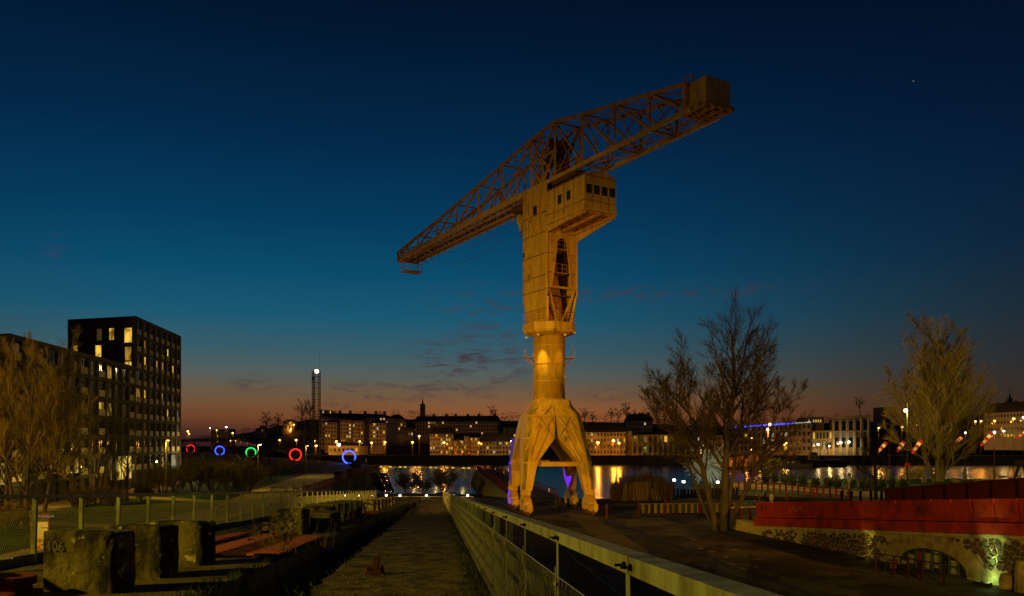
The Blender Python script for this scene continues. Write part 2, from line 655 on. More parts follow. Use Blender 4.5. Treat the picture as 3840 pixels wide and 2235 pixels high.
mat('banner_orange', (0.4, 0.12, 0.06))
mat('curtain_white', (0.75, 0.66, 0.42), (0.6, 0.52, 0.3), 5, bump=0.6, bscale=9)
mat('red_cloth', (0.42, 0.03, 0.02))
mat('gate_green', (0.035, 0.045, 0.03), rough=0.5)
emit('lamp_orange', (1.0, 0.46, 0.07), 11.0)
emit('lamp_warm', (1.0, 0.78, 0.38), 14.0)
emit('lamp_white', (0.9, 0.95, 0.85), 9.0)
emit('ring_red', (1.0, 0.014, 0.008), 3.4, True)
emit('ring_blue', (0.03, 0.06, 1.0), 5.0, True)
emit('ring_green', (0.01, 0.9, 0.07), 2.4, True)
emit('led_blue', (0.03, 0.06, 1.0), 5.0)
emit('led_white', (0.9, 0.95, 0.7), 0.8)
emit('purple_glow', (0.2, 0.09, 0.5), 0.3)  # self-glow standing in for purple light cast on the crane legs
emit('purple_glow_strong', (0.14, 0.02, 1.0), 1.3)
emit('signal_green', (0.02, 0.9, 0.2), 1.5)
emit('signal_red', (1.0, 0.05, 0.02), 2.0)
emit('sock_red', (0.8, 0.04, 0.015), 0.5)
emit('sock_yellow', (1.0, 0.45, 0.07), 0.55)
emit('sock_core', (1.0, 0.62, 0.1), 0.85)
emit('far_window_yellow', (1.0, 0.55, 0.06), 0.75)
emit('far_window_white', (0.85, 0.8, 0.5), 0.5)
emit('far_window_dim', (0.6, 0.33, 0.1), 0.22)
lit_window('window_bright', (1.0, 0.58, 0.06), 1.1, 0.9)
lit_window('window_warm', (0.8, 0.42, 0.05), 0.55, 0.9)
lit_window('window_dim', (0.5, 0.3, 0.08), 0.1, 0.7)
lit_window('window_pink', (0.75, 0.5, 0.45), 0.22, 0.5)
lit_window('hall_bright', (1.0, 0.66, 0.12), 0.8, 0.8)
lit_window('hall_white', (0.6, 0.72, 0.6), 0.35, 1.2)
# ------------------------------------------------------------------ the setting: ground, water, far bank
def structure(o):
    o['kind'] = 'structure'
    return o


def dock_left(d):
    return -31.0 - 0.0714 * (d - 124.0)


def dock_right(d):
    return -0.76 - 0.0916 * (d - 119.4)


outline = [(-420, -60), (420, -60), (420, 150), (210, 158), (125, 163), (88, 168), (62, 167), (34, 152), (27, 121), (18, 111.5), (7.1, 112),
           (-5, 220), (-10.3, 223.6), (dock_right(113), 113), (dock_left(113), 113), (dock_left(236), 236), (-50, 275), (-78, 322),
           (-112, 377), (-150, 442), (-205, 536), (-420, 860), (-900, 860), (-900, -60)]
mb = MB()
mb.prism([(x, y, 0.0) for x, y in outline], (0, 0, -6.0))
structure(mb.build('ground', MAT['asphalt']))

mb = MB()
mb.sheet([(-2500, 95, -4.0), (2500, 95, -4.0), (2500, 1500, -4.0), (-2500, 1500, -4.0)])
wm = bpy.data.materials.new('river_water')
wm.use_nodes = True
nt = wm.node_tree
b = nt.nodes['Principled BSDF']
b.inputs['Base Color'].default_value = (0.006, 0.012, 0.018, 1)
b.inputs['Roughness'].default_value = 0.2
b.inputs['IOR'].default_value = 1.33
gp = nt.nodes.new('ShaderNodeNewGeometry')
mp = nt.nodes.new('ShaderNodeMapping')
mp.inputs['Scale'].default_value = (0.10, 0.55, 1.0)
nz = nt.nodes.new('ShaderNodeTexNoise')
nz.inputs['Scale'].default_value = 1.0
nz.inputs['Detail'].default_value = 5.0
nz.inputs['Roughness'].default_value = 0.6
bp = nt.nodes.new('ShaderNodeBump')
bp.inputs['Strength'].default_value = 0.5
bp.inputs['Distance'].default_value = 0.35
nt.links.new(gp.outputs['Position'], mp.inputs['Vector'])
nt.links.new(mp.outputs[0], nz.inputs['Vector'])
nt.links.new(nz.outputs[0], bp.inputs['Height'])
nt.links.new(bp.outputs[0], b.inputs['Normal'])
structure(mb.build('water', wm))

# slip bed between the dock walls, falling into the river
random.seed(3)
mb = MB()
rows = []
for i in range(28):
    d = 112.5 + i * 4.2
    z = 0.02 - 4.9 * min(1.0, max(0, (d - 113) / 88.0)) ** 0.85
    rows.append([(dock_left(d) + 0.3 + (dock_right(d) - dock_left(d) - 0.6) * k / 9, d, z + (random.uniform(-0.25, 0.2) if 0 < i else 0)) for k in range(10)])
for a, b_ in zip(rows[:-1], rows[1:]):
    for k in range(9):
        mb.add([a[k], a[k + 1], b_[k + 1], b_[k]], [(0, 1, 2, 3)])
structure(mb.build('slip_bed_ground', MAT['earth']))


def hill_height(x, y):
    t = min(1.0, max(0.0, (y - 432.0) / 130.0))
    t = t * t * (3 - 2 * t)
    px = HX + F * x / max(y, 1.0)
    pts = [(-2000, 5), (600, 4), (850, 7), (1000, 13), (1150, 20), (1500, 20), (1900, 19), (2300, 18), (2700, 15), (3000, 17), (3400, 19), (3800, 26), (6000, 26)]
    h = pts[-1][1]
    for (a, ha), (b2, hb) in zip(pts[:-1], pts[1:]):
        if px <= b2:
            h = ha + (hb - ha) * min(1, max(0, (px - a) / (b2 - a)))
            break
    return h * t * max(0.6, min(1.6, y / 560.0))


def far_edge(x):
    if x > -95:
        return 398.0 - 0.02 * (x + 95)
    return 398.0 + (-95 - x) * 1.55


mb = MB()
xs = [-1700 + i * 50 for i in range(30)] + [-200 + i * 16 for i in range(38)] + [408 + i * 50 for i in range(32)]
steps = [0, 3, 14, 30, 44, 62, 84, 110, 150, 220, 400, 900, 2200]
for xa, xb in zip(xs[:-1], xs[1:]):
    for sa, sb in zip(steps[:-1], steps[1:]):
        q = []
        for (x, s_) in ((xa, sa), (xb, sa), (xb, sb), (xa, sb)):
            y = far_edge(x) + s_
            q.append((x, y, 0.35 + hill_height(x, y)))
        mb.add(q, [(0, 1, 2, 3)])
structure(mb.build('hill_terrain', MAT['hill']))

# stone river wall of the far bank, coping on top, in lengths
qw = thing('quay_wall', 'long dark stone river wall along the far bank below the street', 'quay wall', (-95, 398, -5))
ex = [-420, -260, -150, -95, -60, -20, 20, 60, 100, 150, 210, 280, 370, 480]
for xa, xb in zip(ex[:-1], ex[1:]):
    a, b_ = Vector((xa, far_edge(xa) - 0.4, 0)), Vector((xb, far_edge(xb) - 0.4, 0))
    mb = MB()
    mb.prism([(a.x, a.y, -6), (b_.x, b_.y, -6), (b_.x, b_.y, 0.3), (a.x, a.y, 0.3)], (0, 0.8, 0))
    mb.build('wall_length', MAT['stone_quay'], qw)
    mb = MB()
    mb.bar((a.x, a.y - 0.15, 0.48), (b_.x, b_.y - 0.15, 0.48), 1.4, 0.36)
    mb.build('coping', MAT['quay_concrete'], qw)
for i in range(46):
    x = -90 + i * 9.0
    mb = MB()
    mb.box((x, far_edge(x) - 0.95, -2.2), 1.1, 1.1, 5.0)
    mb.build('pier', MAT['stone_quay'], qw)

# ------------------------------------------------------------------ lawns and paths of the park
def flat(name, pts, m, z):
    mb = MB()
    mb.sheet([(x, y, z) for x, y in pts])
    return structure(mb.build(name, m))


flat('lawn_ground', [(-60.5, 40), (-37, 40), (-37, 96), (-44, 133), (-56, 222), (-74, 300), (-150, 425), (-260, 600), (-420, 600), (-66, 162)], MAT['lawn'], 0.02)
flat('path_ground', [(-36.5, 30), (-28.3, 30), (dock_left(96) - .8, 96), (dock_left(133) - .9, 133), (dock_left(224) - 1, 224), (-46, 262), (-70, 300), (-60, 262), (-52.5, 222), (-42.5, 133), (-36.2, 96)], MAT['sand_path'], 0.045)
flat('forecourt_ground', [(-58.5, 88), (-53, 88), (-55, 128), (-62, 150), (-67.5, 164)], MAT['sand_path'], 0.06)
flat('cross_path_ground', [(-54, 112), (-37.8, 103), (-38.4, 107), (-54.4, 117)], MAT['sand_path'], 0.055)
flat('cross_path_ground', [(-53, 78), (-36.5, 74), (-36.5, 77), (-53, 82)], MAT['sand_path'], 0.055)
# right bank: lit path with grass either side
pa = [G(2740, 1838), G(2900, 1836), G(3060, 1848), G(3180, 1860), G(3400, 1872), G(3600, 1880)]
pb = [G(3600, 1850), G(3390, 1850), G(3200, 1838), G(3020, 1826), G(2860, 1817), G(2740, 1812)]
flat('path_ground', [(p.x, p.y) for p in pa + pb], MAT['sand_path'], 0.03)
flat('lawn_ground', [(60, 160), (88, 167), (125, 162.5), (205, 157), (205, 120), (98, 118), (70, 130), (62, 138)], MAT['lawn'], 0.015)
# pale slab and patches on the quay
g = [G(2340, 1950), G(2470, 1938), G(2545, 1966), G(2360, 1975)]
flat('slab_ground', [(p.x, p.y) for p in g], MAT['quay_concrete'], 0.012)
g = [G(2090, 1900), G(2170, 1898), G(2420, 2060), G(2640, 2235), G(2300, 2235), G(2230, 2010)]
flat('worn_apron_ground', [(p.x, p.y) for p in g], MAT['quay_concrete'], 0.008)
random.seed(11)
pt = thing('tarmac_patches', 'pale worn repair spots scattered over the dark quay surface', 'patches', (15, 60, 0))
for (px, py, w, h) in ((2627, 2057, 30, 4), (2666, 2070, 34, 5), (2695, 2079, 12, 3), (2724, 2089, 24, 5), (2752, 2062, 44, 5), (2797, 2087, 12, 3), (2843, 2097, 38, 3),
                       (2838, 2127, 20, 5), (2591, 2020, 24, 3), (2604, 2026, 20, 4), (2557, 2007, 18, 2), (2936, 2165, 28, 4), (2887, 2157, 24, 3), (2660, 2095, 20, 3)):
    pts = []
    for k in range(9):
        a = 2 * math.pi * k / 9
        r = random.uniform(0.7, 1.15)
        p = G(px + math.cos(a) * w / 2 * r, py + math.sin(a) * h / 2 * r)
        pts.append((p.x, p.y, 0.012))
    mb = MB()
    mb.sheet(pts)
    mb.build('patch', MAT['patch'], pt)
# crane rails let into the quay, running toward the camera
rl = thing('crane_rails', 'pair of dark steel crane rails let into the quay surface', 'rails', (5, 60, 0))
for off in (-3.6, 3.6):
    for k in (-0.12, 0.12):
        mb = MB()
        c = Vector((4.3 + off, 91.8 + off * 0.16, 0))
        dr = Vector((-0.16, 1, 0)).normalized()
        mb.bar(c - dr * 72 + X1 * k + Z1 * 0.012, c + dr * 18 + X1 * k + Z1 * 0.012, 0.09, 0.03)
        mb.build('rail', MAT['rail_steel'], rl)
# thin expansion joints and tram grooves on the quay
for (a, b_) in (((2140, 2100), (2420, 2235)), ((2060, 2020), (2330, 2235)), ((2250, 1945), (2960, 2235)), ((2560, 2000), (3080, 2090)), ((2440, 1955), (2800, 2045))):
    pa_, pb_ = G(*a), G(*b_)
    mb = MB()
    mb.bar(pa_ + Z1 * 0.008, pb_ + Z1 * 0.008, 0.07, 0.016)
    mb.build('groove', MAT['rail_steel'], rl)

# ------------------------------------------------------------------ the slipway: walkway, trench, block platform
def ramp_loft(sections):
    mb_ = MB()
    mb_.loft(sections)
    return mb_


random.seed(5)
def solid(lL, lR, h, d0, d1, jl=0.0, jr=0.0, step=0.45, zb=-0.8):
    secs = []
    d = d0
    while d <= d1:
        a = R(lL + random.uniform(-jl, jl), d, h + random.uniform(-.01, .01))
        b_ = R(lR + random.uniform(-jr, jr), d, h + random.uniform(-.01, .01))
        secs.append([a, b_, Vector((b_.x, b_.y, zb)), Vector((a.x, a.y, zb))])
        d += step
    return ramp_loft(secs)


structure(solid(-1.64, 0.62, 1.32, -4, 111, 0.05, 0.03).build('walkway_ground', MAT['walkway']))
structure(solid(-6.85, -2.72, 1.2, -4, 108, 0.02, 0.04).build('block_platform_ground', MAT['platform']))
structure(solid(-2.95, -1.4, 2.3, -4, 95, 0, 0, 3.0).build('trench_ground', MAT['trench']))
structure(solid(0.55, 1.0, 1.42, -4, 109, 0.0, 0.02, 0.6).build('walkway_kerb', MAT['trench']))
kb = thing('platform_kerb', 'low cracked concrete kerb along the outer edge of the block platform', 'kerb', R(-6.7, 12, 1.2))
random.seed(8)
for i in range(26):
    d = 6 + i * 3.2
    mb = MB()
    mb.bar(R(-6.72, d, 1.2 - 0.06), R(-6.72, d + 3.17, 1.2 - 0.06 + random.uniform(-.02, .02)), 0.3, 0.17)
    bevel(mb.build('kerb_stone', MAT['concrete'], kb), 0.02)

# ------------------------------------------------------------------ galvanised railings with chain link
RD = Vector((UX, 1, -US))
RLEN = RD.length
RX = RD.normalized()
RY = Vector((0, 0, 1)).cross(RX).normalized()      # to the left of the walking direction
RZ = RX.cross(RY).normalized()
ROT = Matrix((RX, RY, RZ)).transposed().to_euler()
BAY = 1.72 * RLEN


def chain_mesh(h, length, cell, r, name):
    mb_ = MB()
    sl = 1.45
    n = int((length + h / sl) / cell) + 2
    for fam in (1, -1):
        for i in range(n):
            x0 = -h / sl + i * cell
            a, b2 = [x0, 0.0], [x0 + h / sl, h]
            if a[0] < 0:
                a = [0.0, -x0 * sl]
            if b2[0] > length:
                b2 = [length, (length - x0) * sl]
            if a[1] >= h or b2[0] <= a[0]:
                continue
            if fam < 0:
                a[0], b2[0] = length - a[0], length - b2[0]
            # crimped wire: a slight weave out of plane
            k = max(1, int(math.hypot(b2[0] - a[0], b2[1] - a[1]) / (cell * 2.0)))
            pts = []
            for j in range(k + 1):
                t = j / k
                pts.append(Vector((a[0] + (b2[0] - a[0]) * t, (0.004 if (j % 2) else -0.004) * fam, a[1] + (b2[1] - a[1]) * t)))
            for p, q in zip(pts[:-1], pts[1:]):
                mb_.tube(p, q, r, r, 3, caps=False)
    mb_.tube((0, 0, h), (length, 0, h), r * 1.6, r * 1.6, 4)
    mb_.tube((0, 0, 0.01), (length, 0, 0.01), r * 1.6, r * 1.6, 4)
    return mb_.mesh(name, MAT['wire'])


def box_mesh(name, c, s, m):
    mb_ = MB()
    mb_.box(c, *s)
    return mb_.mesh(name, m)


def railing(name, label, l, d0, n, htop, hbase, side, cell, rw):
    t = thing(name, label, 'railing', R(l, d0, hbase))
    H = hbase - htop
    post = box_mesh('post', (0, -side * 0.0, (H - 0.06) / 2), (0.065, 0.065, H - 0.06), MAT['galvanised'])
    rail = box_mesh('rail', (BAY / 2, -side * 0.02, H - 0.0325), (BAY - 0.014, 0.1, 0.065), MAT['galvanised'])
    mesh_ = chain_mesh(H - 0.27, BAY, cell, rw, 'wire_mesh')
    mb_ = MB()
    y = side * 0.03
    mb_.loft([[(r * math.cos(a), yy, H - 0.035 + r * math.sin(a)) for a in [k * math.pi / 3 for k in range(6)]] for r, yy in ((.014, y), (.014, y + side * .012), (.006, y + side * .013), (.006, y + side * .04))])
    bolt = mb_.mesh('bolt', MAT['black_metal'])
    mb_ = MB()
    mb_.tube((-0.01, side * 0.045, H - 0.36), (-0.01, side * 0.045, H - 0.2), 0.005, 0.005, 5)
    mb_.box((0.0, side * 0.045, H - 0.3), 0.09, 0.012, 0.018)
    hook = mb_.mesh('mesh_hook', MAT['galvanised'])
    base = R(l, d0, hbase)
    for i in range(n):
        d = d0 + i * 1.72
        p = R(l, d, hbase) - base
        link('post', post, t, p, ROT)
        link('rail', rail, t, p, ROT)
        link('wire_mesh', mesh_, t, p + RY * (side * 0.045) + RZ * 0.02, ROT)
        if d < 40:
            link('bolt', bolt, t, p - RX * .045, ROT)
            link('bolt', bolt, t, p + RX * .05, ROT)
            link('mesh_hook', hook, t, p, ROT)
    return t


railing('galvanised_railing', 'bright galvanised steel railing with chain link beside the walkway, nearest the camera', 0.73, -0.57, 60, 0.2485, 1.36, 1, 0.06, 0.0013)
railing('galvanised_railing', 'galvanised mesh railing along the outer edge of the concrete block platform', -6.6, 4.47, 48, 0.085, 1.2, 1, 0.06, 0.0022)

# ------------------------------------------------------------------ concrete blocks on the platform
def rough_block(name, label, l, d, w, t, h, ang, mname='concrete_block', hb=1.2, seed=0, sub=5, amp=0.022, group=None, lean=0.0):
    """right front foot at (l, d): w wide to the left, t thick away, h tall, turned by ang degrees"""
    rnd = random.Random(seed)
    a = math.radians(ang)
    base = R(l, d, hb)
    o = thing(name, label, 'concrete block', base, group)
    ex_ = Vector((-math.cos(a), math.sin(a), 0))
    ey_ = Vector((math.sin(a), math.cos(a), 0))
    bm = bmesh.new()
    bmesh.ops.create_cube(bm, size=1.0)
    bmesh.ops.subdivide_edges(bm, edges=bm.edges[:], cuts=sub, use_grid_fill=True)
    for v in bm.verts:
        u, q, r = v.co.x + .5, v.co.y + .5, v.co.z + .5
        edge = sum(1 for k in (u, q, r) if k < 0.01 or k > 0.99)
        e_in = 0.0
        p = ex_ * (u * w + lean * r) + ey_ * (q * t) + Z1 * (r * h - 0.08 * (1 - r) - US * (ey_.y * q * t + ex_.y * u * w))
        q3 = p * 3.1 + Vector((seed * 7.3, 0, 0))
        nse = noise.noise_vector(q3)
        fine = noise.noise_vector(q3 * 3.7)
        cen = ex_ * (w / 2) + ey_ * (t / 2) + Z1 * (h / 2)
        if edge >= 2:                            # worn arrises, eaten inwards
            k = amp * (0.6 + 2.2 * max(0.0, noise.noise(q3 * 1.7)))
            p += (cen - p).normalized() * k * 1.6 + fine * amp * 0.35
        else:
            p += nse * amp * 0.3 + fine * amp * 0.15
        v.co = p
    me = bpy.data.meshes.new('block_body')
    bm.to_mesh(me)
    bm.free()
    me.materials.append(MAT[mname])
    body = link('block_body', me, o)
    bevel(body, 0.012)
    return o, base, ex_, ey_


B1 = rough_block('concrete_block', 'nearest big weathered concrete block with the number 106 scratched on it', -3.72, 9.15, 0.98, 0.42, 0.72, 14, seed=1, sub=9)
B2 = rough_block('concrete_block', 'second big weathered concrete block behind the one numbered 106', -3.72, 10.75, 0.92, 0.42, 0.71, 14, seed=2, sub=9)
B3 = rough_block('concrete_block', 'third big weathered concrete block, just before the rust red plates', -3.68, 12.45, 0.96, 0.42, 0.7, 14, seed=3, sub=9)
for B in (B2, B3):
    mb = MB()
    p = B[1] + B[3] * 0.1 + Z1 * 0.5
    mb.tube(p, p + X1 * 0.1, 0.018, 0.018, 6)
    mb.build('iron_pin', MAT['rust_dark'], B[0])
mb = MB()
p = B1[1] + B1[3] * 0.15 + Z1 * 0.45
mb.tube(p, p + X1 * 0.09, 0.02, 0.02, 6)
mb.build('iron_pin', MAT['rust_dark'], B1[0])
# the scratched number
cu = bpy.data.curves.new('scratched_number_curve', 'FONT')
cu.body = '106'
cu.size = 0.17
cu.extrude = 0.001
cu.materials.append(MAT['concrete'])
tx = link('scratched_number', text_mesh(cu, 'scratched_number'), B1[0])
fx = -B1[2]
fy = Z1
fz = fx.cross(fy)
mtx = Matrix((fx, fy, fz)).transposed().to_4x4()
mtx.translation = B1[2] * 0.9 + Z1 * 0.47 - B1[3] * 0.017
tx.matrix_local = mtx
ordn = ['first', 'second', 'third', 'fourth', 'fifth', 'sixth', 'seventh', 'eighth', 'ninth', 'tenth', 'eleventh', 'twelfth', 'thirteenth', 'fourteenth', 'fifteenth',
        'sixteenth', 'seventeenth', 'eighteenth', 'nineteenth', 'twentieth']
rough_block('concrete_block', 'lone mossy concrete block standing just past the rust red plates', -3.6, 21.3, 0.92, 0.5, 0.68, 12, seed=4)
o, bs, ex_, ey_ = rough_block('concrete_box', 'low dark concrete box with a flat lid beside the lone block', -3.05, 22.7, 0.62, 0.9, 0.5, 8, seed=5, amp=0.01)
mb = MB()
mb.box(bs + ex_ * 0.31 + ey_ * 0.45 + Z1 * 0.5, 0.66, 0.94, 0.03, (ex_, ey_, Z1))
mb.build('lid', MAT['concrete'], o)
for i, d in enumerate((25.4, 26.6, 27.9, 29.9, 32.0, 34.2, 36.2)):
    o, bs, ex_, ey_ = rough_block('concrete_slab_block', ordn[i].capitalize() + ' upright slab with pale edging in the row beyond the low concrete box', -3.48 + .1 * (i == 0), d, 0.95, 0.3, 0.66, 8,
                                  seed=10 + i, sub=3, amp=0.012, group='upright slabs in a row')
    if i > 0:
        mb = MB()
        mb.box(bs + Z1 * 0.3 + ey_ * 0.02, 0.05, 0.1, 0.74, (ex_, ey_, Z1))
        mb.build('corner_strip', MAT['concrete'], o)
        mb = MB()
        mb.box(bs + ex_ * 0.48 + Z1 * 0.68 + ey_ * 0.03, 1.0, 0.1, 0.05, (ex_, ey_, Z1))
        mb.build('top_strip', MAT['concrete'], o)
    mb = MB()
    for k in (0.2, 0.45):
        mb.tube(bs + Z1 * k + ey_ * 0.12, bs + Z1 * k + ey_ * 0.12 - ex_ * 0.09, 0.02, 0.02, 5)
    mb.build('iron_pin', MAT['rust_dark'], o)
rough_block('concrete_block', 'pale square block where the row of blocks starts again near the lights', -3.42, 43.0, 0.78, 0.5, 0.62, 5, mname='concrete', seed=30)
for i, d in enumerate((46, 49, 52.5, 56, 60, 65)):
    rough_block('concrete_slab_block', ordn[i].capitalize() + ' small far slab in the last row of blocks before the ground lights', -3.4, d, 0.85, 0.5, 0.62, 4, seed=40 + i, sub=2, amp=0.012,
                group='far slabs in the last row')

# ------------------------------------------------------------------ rust-red plates and fittings
pit = thing('rust_plate_grate', 'three long rust red steel plates with ladder gratings between, lying on the platform', 'steel plates', R(-4, 16, 1.2))
for (l0, l1, d0, d1) in ((-3.32, -2.76, 13.9, 19.4), (-4.42, -3.86, 13.9, 20.2), (-5.3, -4.85, 13.9, 20.8)):
    mb = MB()
    mb.prism([R(l0, d0, 1.15), R(l1, d0, 1.15), R(l1, d1, 1.15), R(l0, d1, 1.15)], (0, 0, 0.035))
    pl = mb.build('plate', MAT['rust_plate'], pit)
    mb = MB()
    for k in range(22):
        for e in (0.14, 0.86):
            dd = d0 + (d1 - d0) * (k + .5) / 22
            l = l0 + (l1 - l0) * e
            mb.tube(R(l, dd, 1.12), R(l, dd, 1.102), 0.016, 0.012, 6)
    mb.build('rivet', MAT['rust_dark'], pl, kind='stuff')
for (l0, l1) in ((-3.86, -3.32), (-4.85, -4.42)):
    mb = MB()
    mb.prism([R(l0, 13.95, 1.19), R(l1, 13.95, 1.19), R(l1, 19.4, 1.19), R(l0, 19.4, 1.19)], (0, 0, 0.012))
    mb.build('pit_floor', MAT['dark_void'], pit)
    for k in range(13):
        d = 14.1 + k * .41
        mb = MB()
        mb.bar(R(l0 - .02, d, 1.14), R(l1 + .02, d + .16, 1.14), 0.07, 0.05)
        mb.build('grate_bar', MAT['rust_dark'], pit)
mb = MB()
mb.box(R(-4.6, 21.3, 1.1), 0.22, 0.2, 0.2)
bevel(mb.build('steel_stub', MAT['rust_dark'], pit), 0.02)
o = MB().prism([R(-3.35, 38.6, 1.17), R(-2.75, 38.4, 1.17), R(-2.75, 41.8, 1.17), R(-4.1, 42.0, 1.17)], (0, 0, 0.05)).build('rust_plate', MAT['rust_plate'])
tag(o, 'far rust red plate lying before the pale square block', 'steel plate')
lug = thing('rust_lug', 'rust red steel lug with a round hole on a base plate in the bottom corner', 'steel lug', R(-5.0, 8.75, 1.2))
c = R(-4.72, 8.9, 1.2)
mb = MB()
mb.box(c + Vector((-.35, 0, .03)), 1.1, 0.5, 0.06)
bevel(mb.build('base_plate', MAT['rust_lug'], lug), 0.008)
mb = MB()
ring, n = [], 20
for i in range(n):
    a = 2 * math.pi * i / n
    ring.append((a, Vector((math.cos(a) * 0.19, math.sin(a) * 0.19, 0))))
ins = [Vector((math.cos(a) * 0.1, math.sin(a) * 0.085, 0)) for a, _ in ring]
cc = c + Vector((0.02, 0.05, 0.14))
for i in range(n):
    j = (i + 1) % n
    o1, o2, i1, i2 = ring[i][1], ring[j][1], ins[i], ins[j]
    if math.cos(ring[i][0]) < -0.1:
        o1 = Vector((o1.x * 2.0, 0.19 * (1 if o1.y > 0 else -1), 0))
    if math.cos(ring[j][0]) < -0.1:
        o2 = Vector((o2.x * 2.0, 0.19 * (1 if o2.y > 0 else -1), 0))
    mb.prism([cc + o1, cc + o2, cc + i2, cc + i1], (0, 0, 0.09))
mb.build('eye_plate', MAT['rust_lug'], lug)
mb = MB()
mb.box(c + Vector((-.1, .05, .09)), 0.4, 0.3, 0.08)
mb.build('foot', MAT['rust_lug'], lug)
mb = MB()
mb.tube(c + Vector((-.42, .32, .0)), c + Vector((-.42, .32, .14)), 0.12, 0.1, 10)
mb.build('cap', MAT['rust_dark'], lug)
br = thing('rust_bracket', 'rusty steel bracket with a leaning stub standing on the walkway', 'bracket', R(-0.98, 12.5, 1.32))
c = R(-0.98, 12.5, 1.32)
mb = MB()
mb.box(c + Z1 * 0.03, 0.27, 0.26, 0.06)
bevel(mb.build('base_plate', MAT['rust_dark'], br), 0.008)
mb = MB()
mb.loft([[c + Vector((-.05, -.06, .06)), c + Vector((.06, -.06, .06)), c + Vector((.06, .06, .06)), c + Vector((-.05, .06, .06))],
         [c + Vector((-.0, -.05, .27)), c + Vector((.08, -.05, .25)), c + Vector((.08, .05, .25)), c + Vector((-.0, .05, .27))]])
mb.build('stub', MAT['rust_dark'], br)
for (x, y) in ((-.1, -.09), (.1, -.09), (-.1, .09), (.1, .09)):
    mb = MB()
    mb.tube(c + Vector((x, y, .05)), c + Vector((x, y, .11)), 0.028, 0.022, 6)
    mb.build('bolt', MAT['rust_dark'], br)
# ------------------------------------------------------------------ the crane
CB = Vector((4.3, 91.8, 0.0))
JE = Vector((-0.508, 0.861, 0)).normalized()        # jib forward
JN = Vector((0.861, 0.508, 0)).normalized()         # to the jib's far side
PV = Vector((1, 0.16, 0)).normalized()              # portal across
PU = Vector((-0.16, 1, 0)).normalized()             # portal along the rails


def J(s, q, z):
    return CB + JE * s + JN * q + Z1 * z


def PT(a, b_, z):
    return CB + PV * a + PU * b_ + Z1 * z


crane = thing('tower_crane', 'tall yellow hammerhead shipyard crane on four box legs, floodlit against the dusk sky', 'crane', CB)
YEL, FRM, GRM, SEAM = MAT['crane_yellow'], MAT['crane_frame'], MAT['crane_grime_shade'], MAT['seam']

# --- portal legs
for swap in (0, 1):
    portal = MB()
    rings = []
    for (x, y, z) in ((1.85, 1.95, 12.78), (1.95, 2.95, 10.85), (1.55, 3.1, 9.7), (.62, 2.95, 8.5)):
        pts = [(-x, -y), (x, -y), (x, y), (-x, y)]
        if swap:
            pts = [(q, -p) for p, q in pts]
        rings.append([PT(p, q, z - .03 * swap) for p, q in pts])
    portal.loft(rings)
    bevel(portal.build('leg_hub', YEL, crane), 0.05)
def front_y(z):
    """where the camera side of the near legs stands at height z"""
    st = [(12.7, 1.97), (10.9, 3.18), (8.4, 3.9), (5.75, 4.6)]
    for (z0, y0), (z1, y1) in zip(st[:-1], st[1:]):
        if z >= z1:
            return -(y0 + (y1 - y0) * (z0 - z) / (z0 - z1))
    return -4.6


def leg_section(i, j, cx, cy, sx, sy, z, ch):
    """square section with the outer corner cut off, corner (i, j)"""
    pts = [(-sx, -sy), (sx, -sy), (sx, sy - ch), (sx - ch, sy), (-sx, sy)]
    out = [PT(i * (cx + x), j * (cy + y), z) for x, y in pts]
    return out if i * j > 0 else out[::-1]


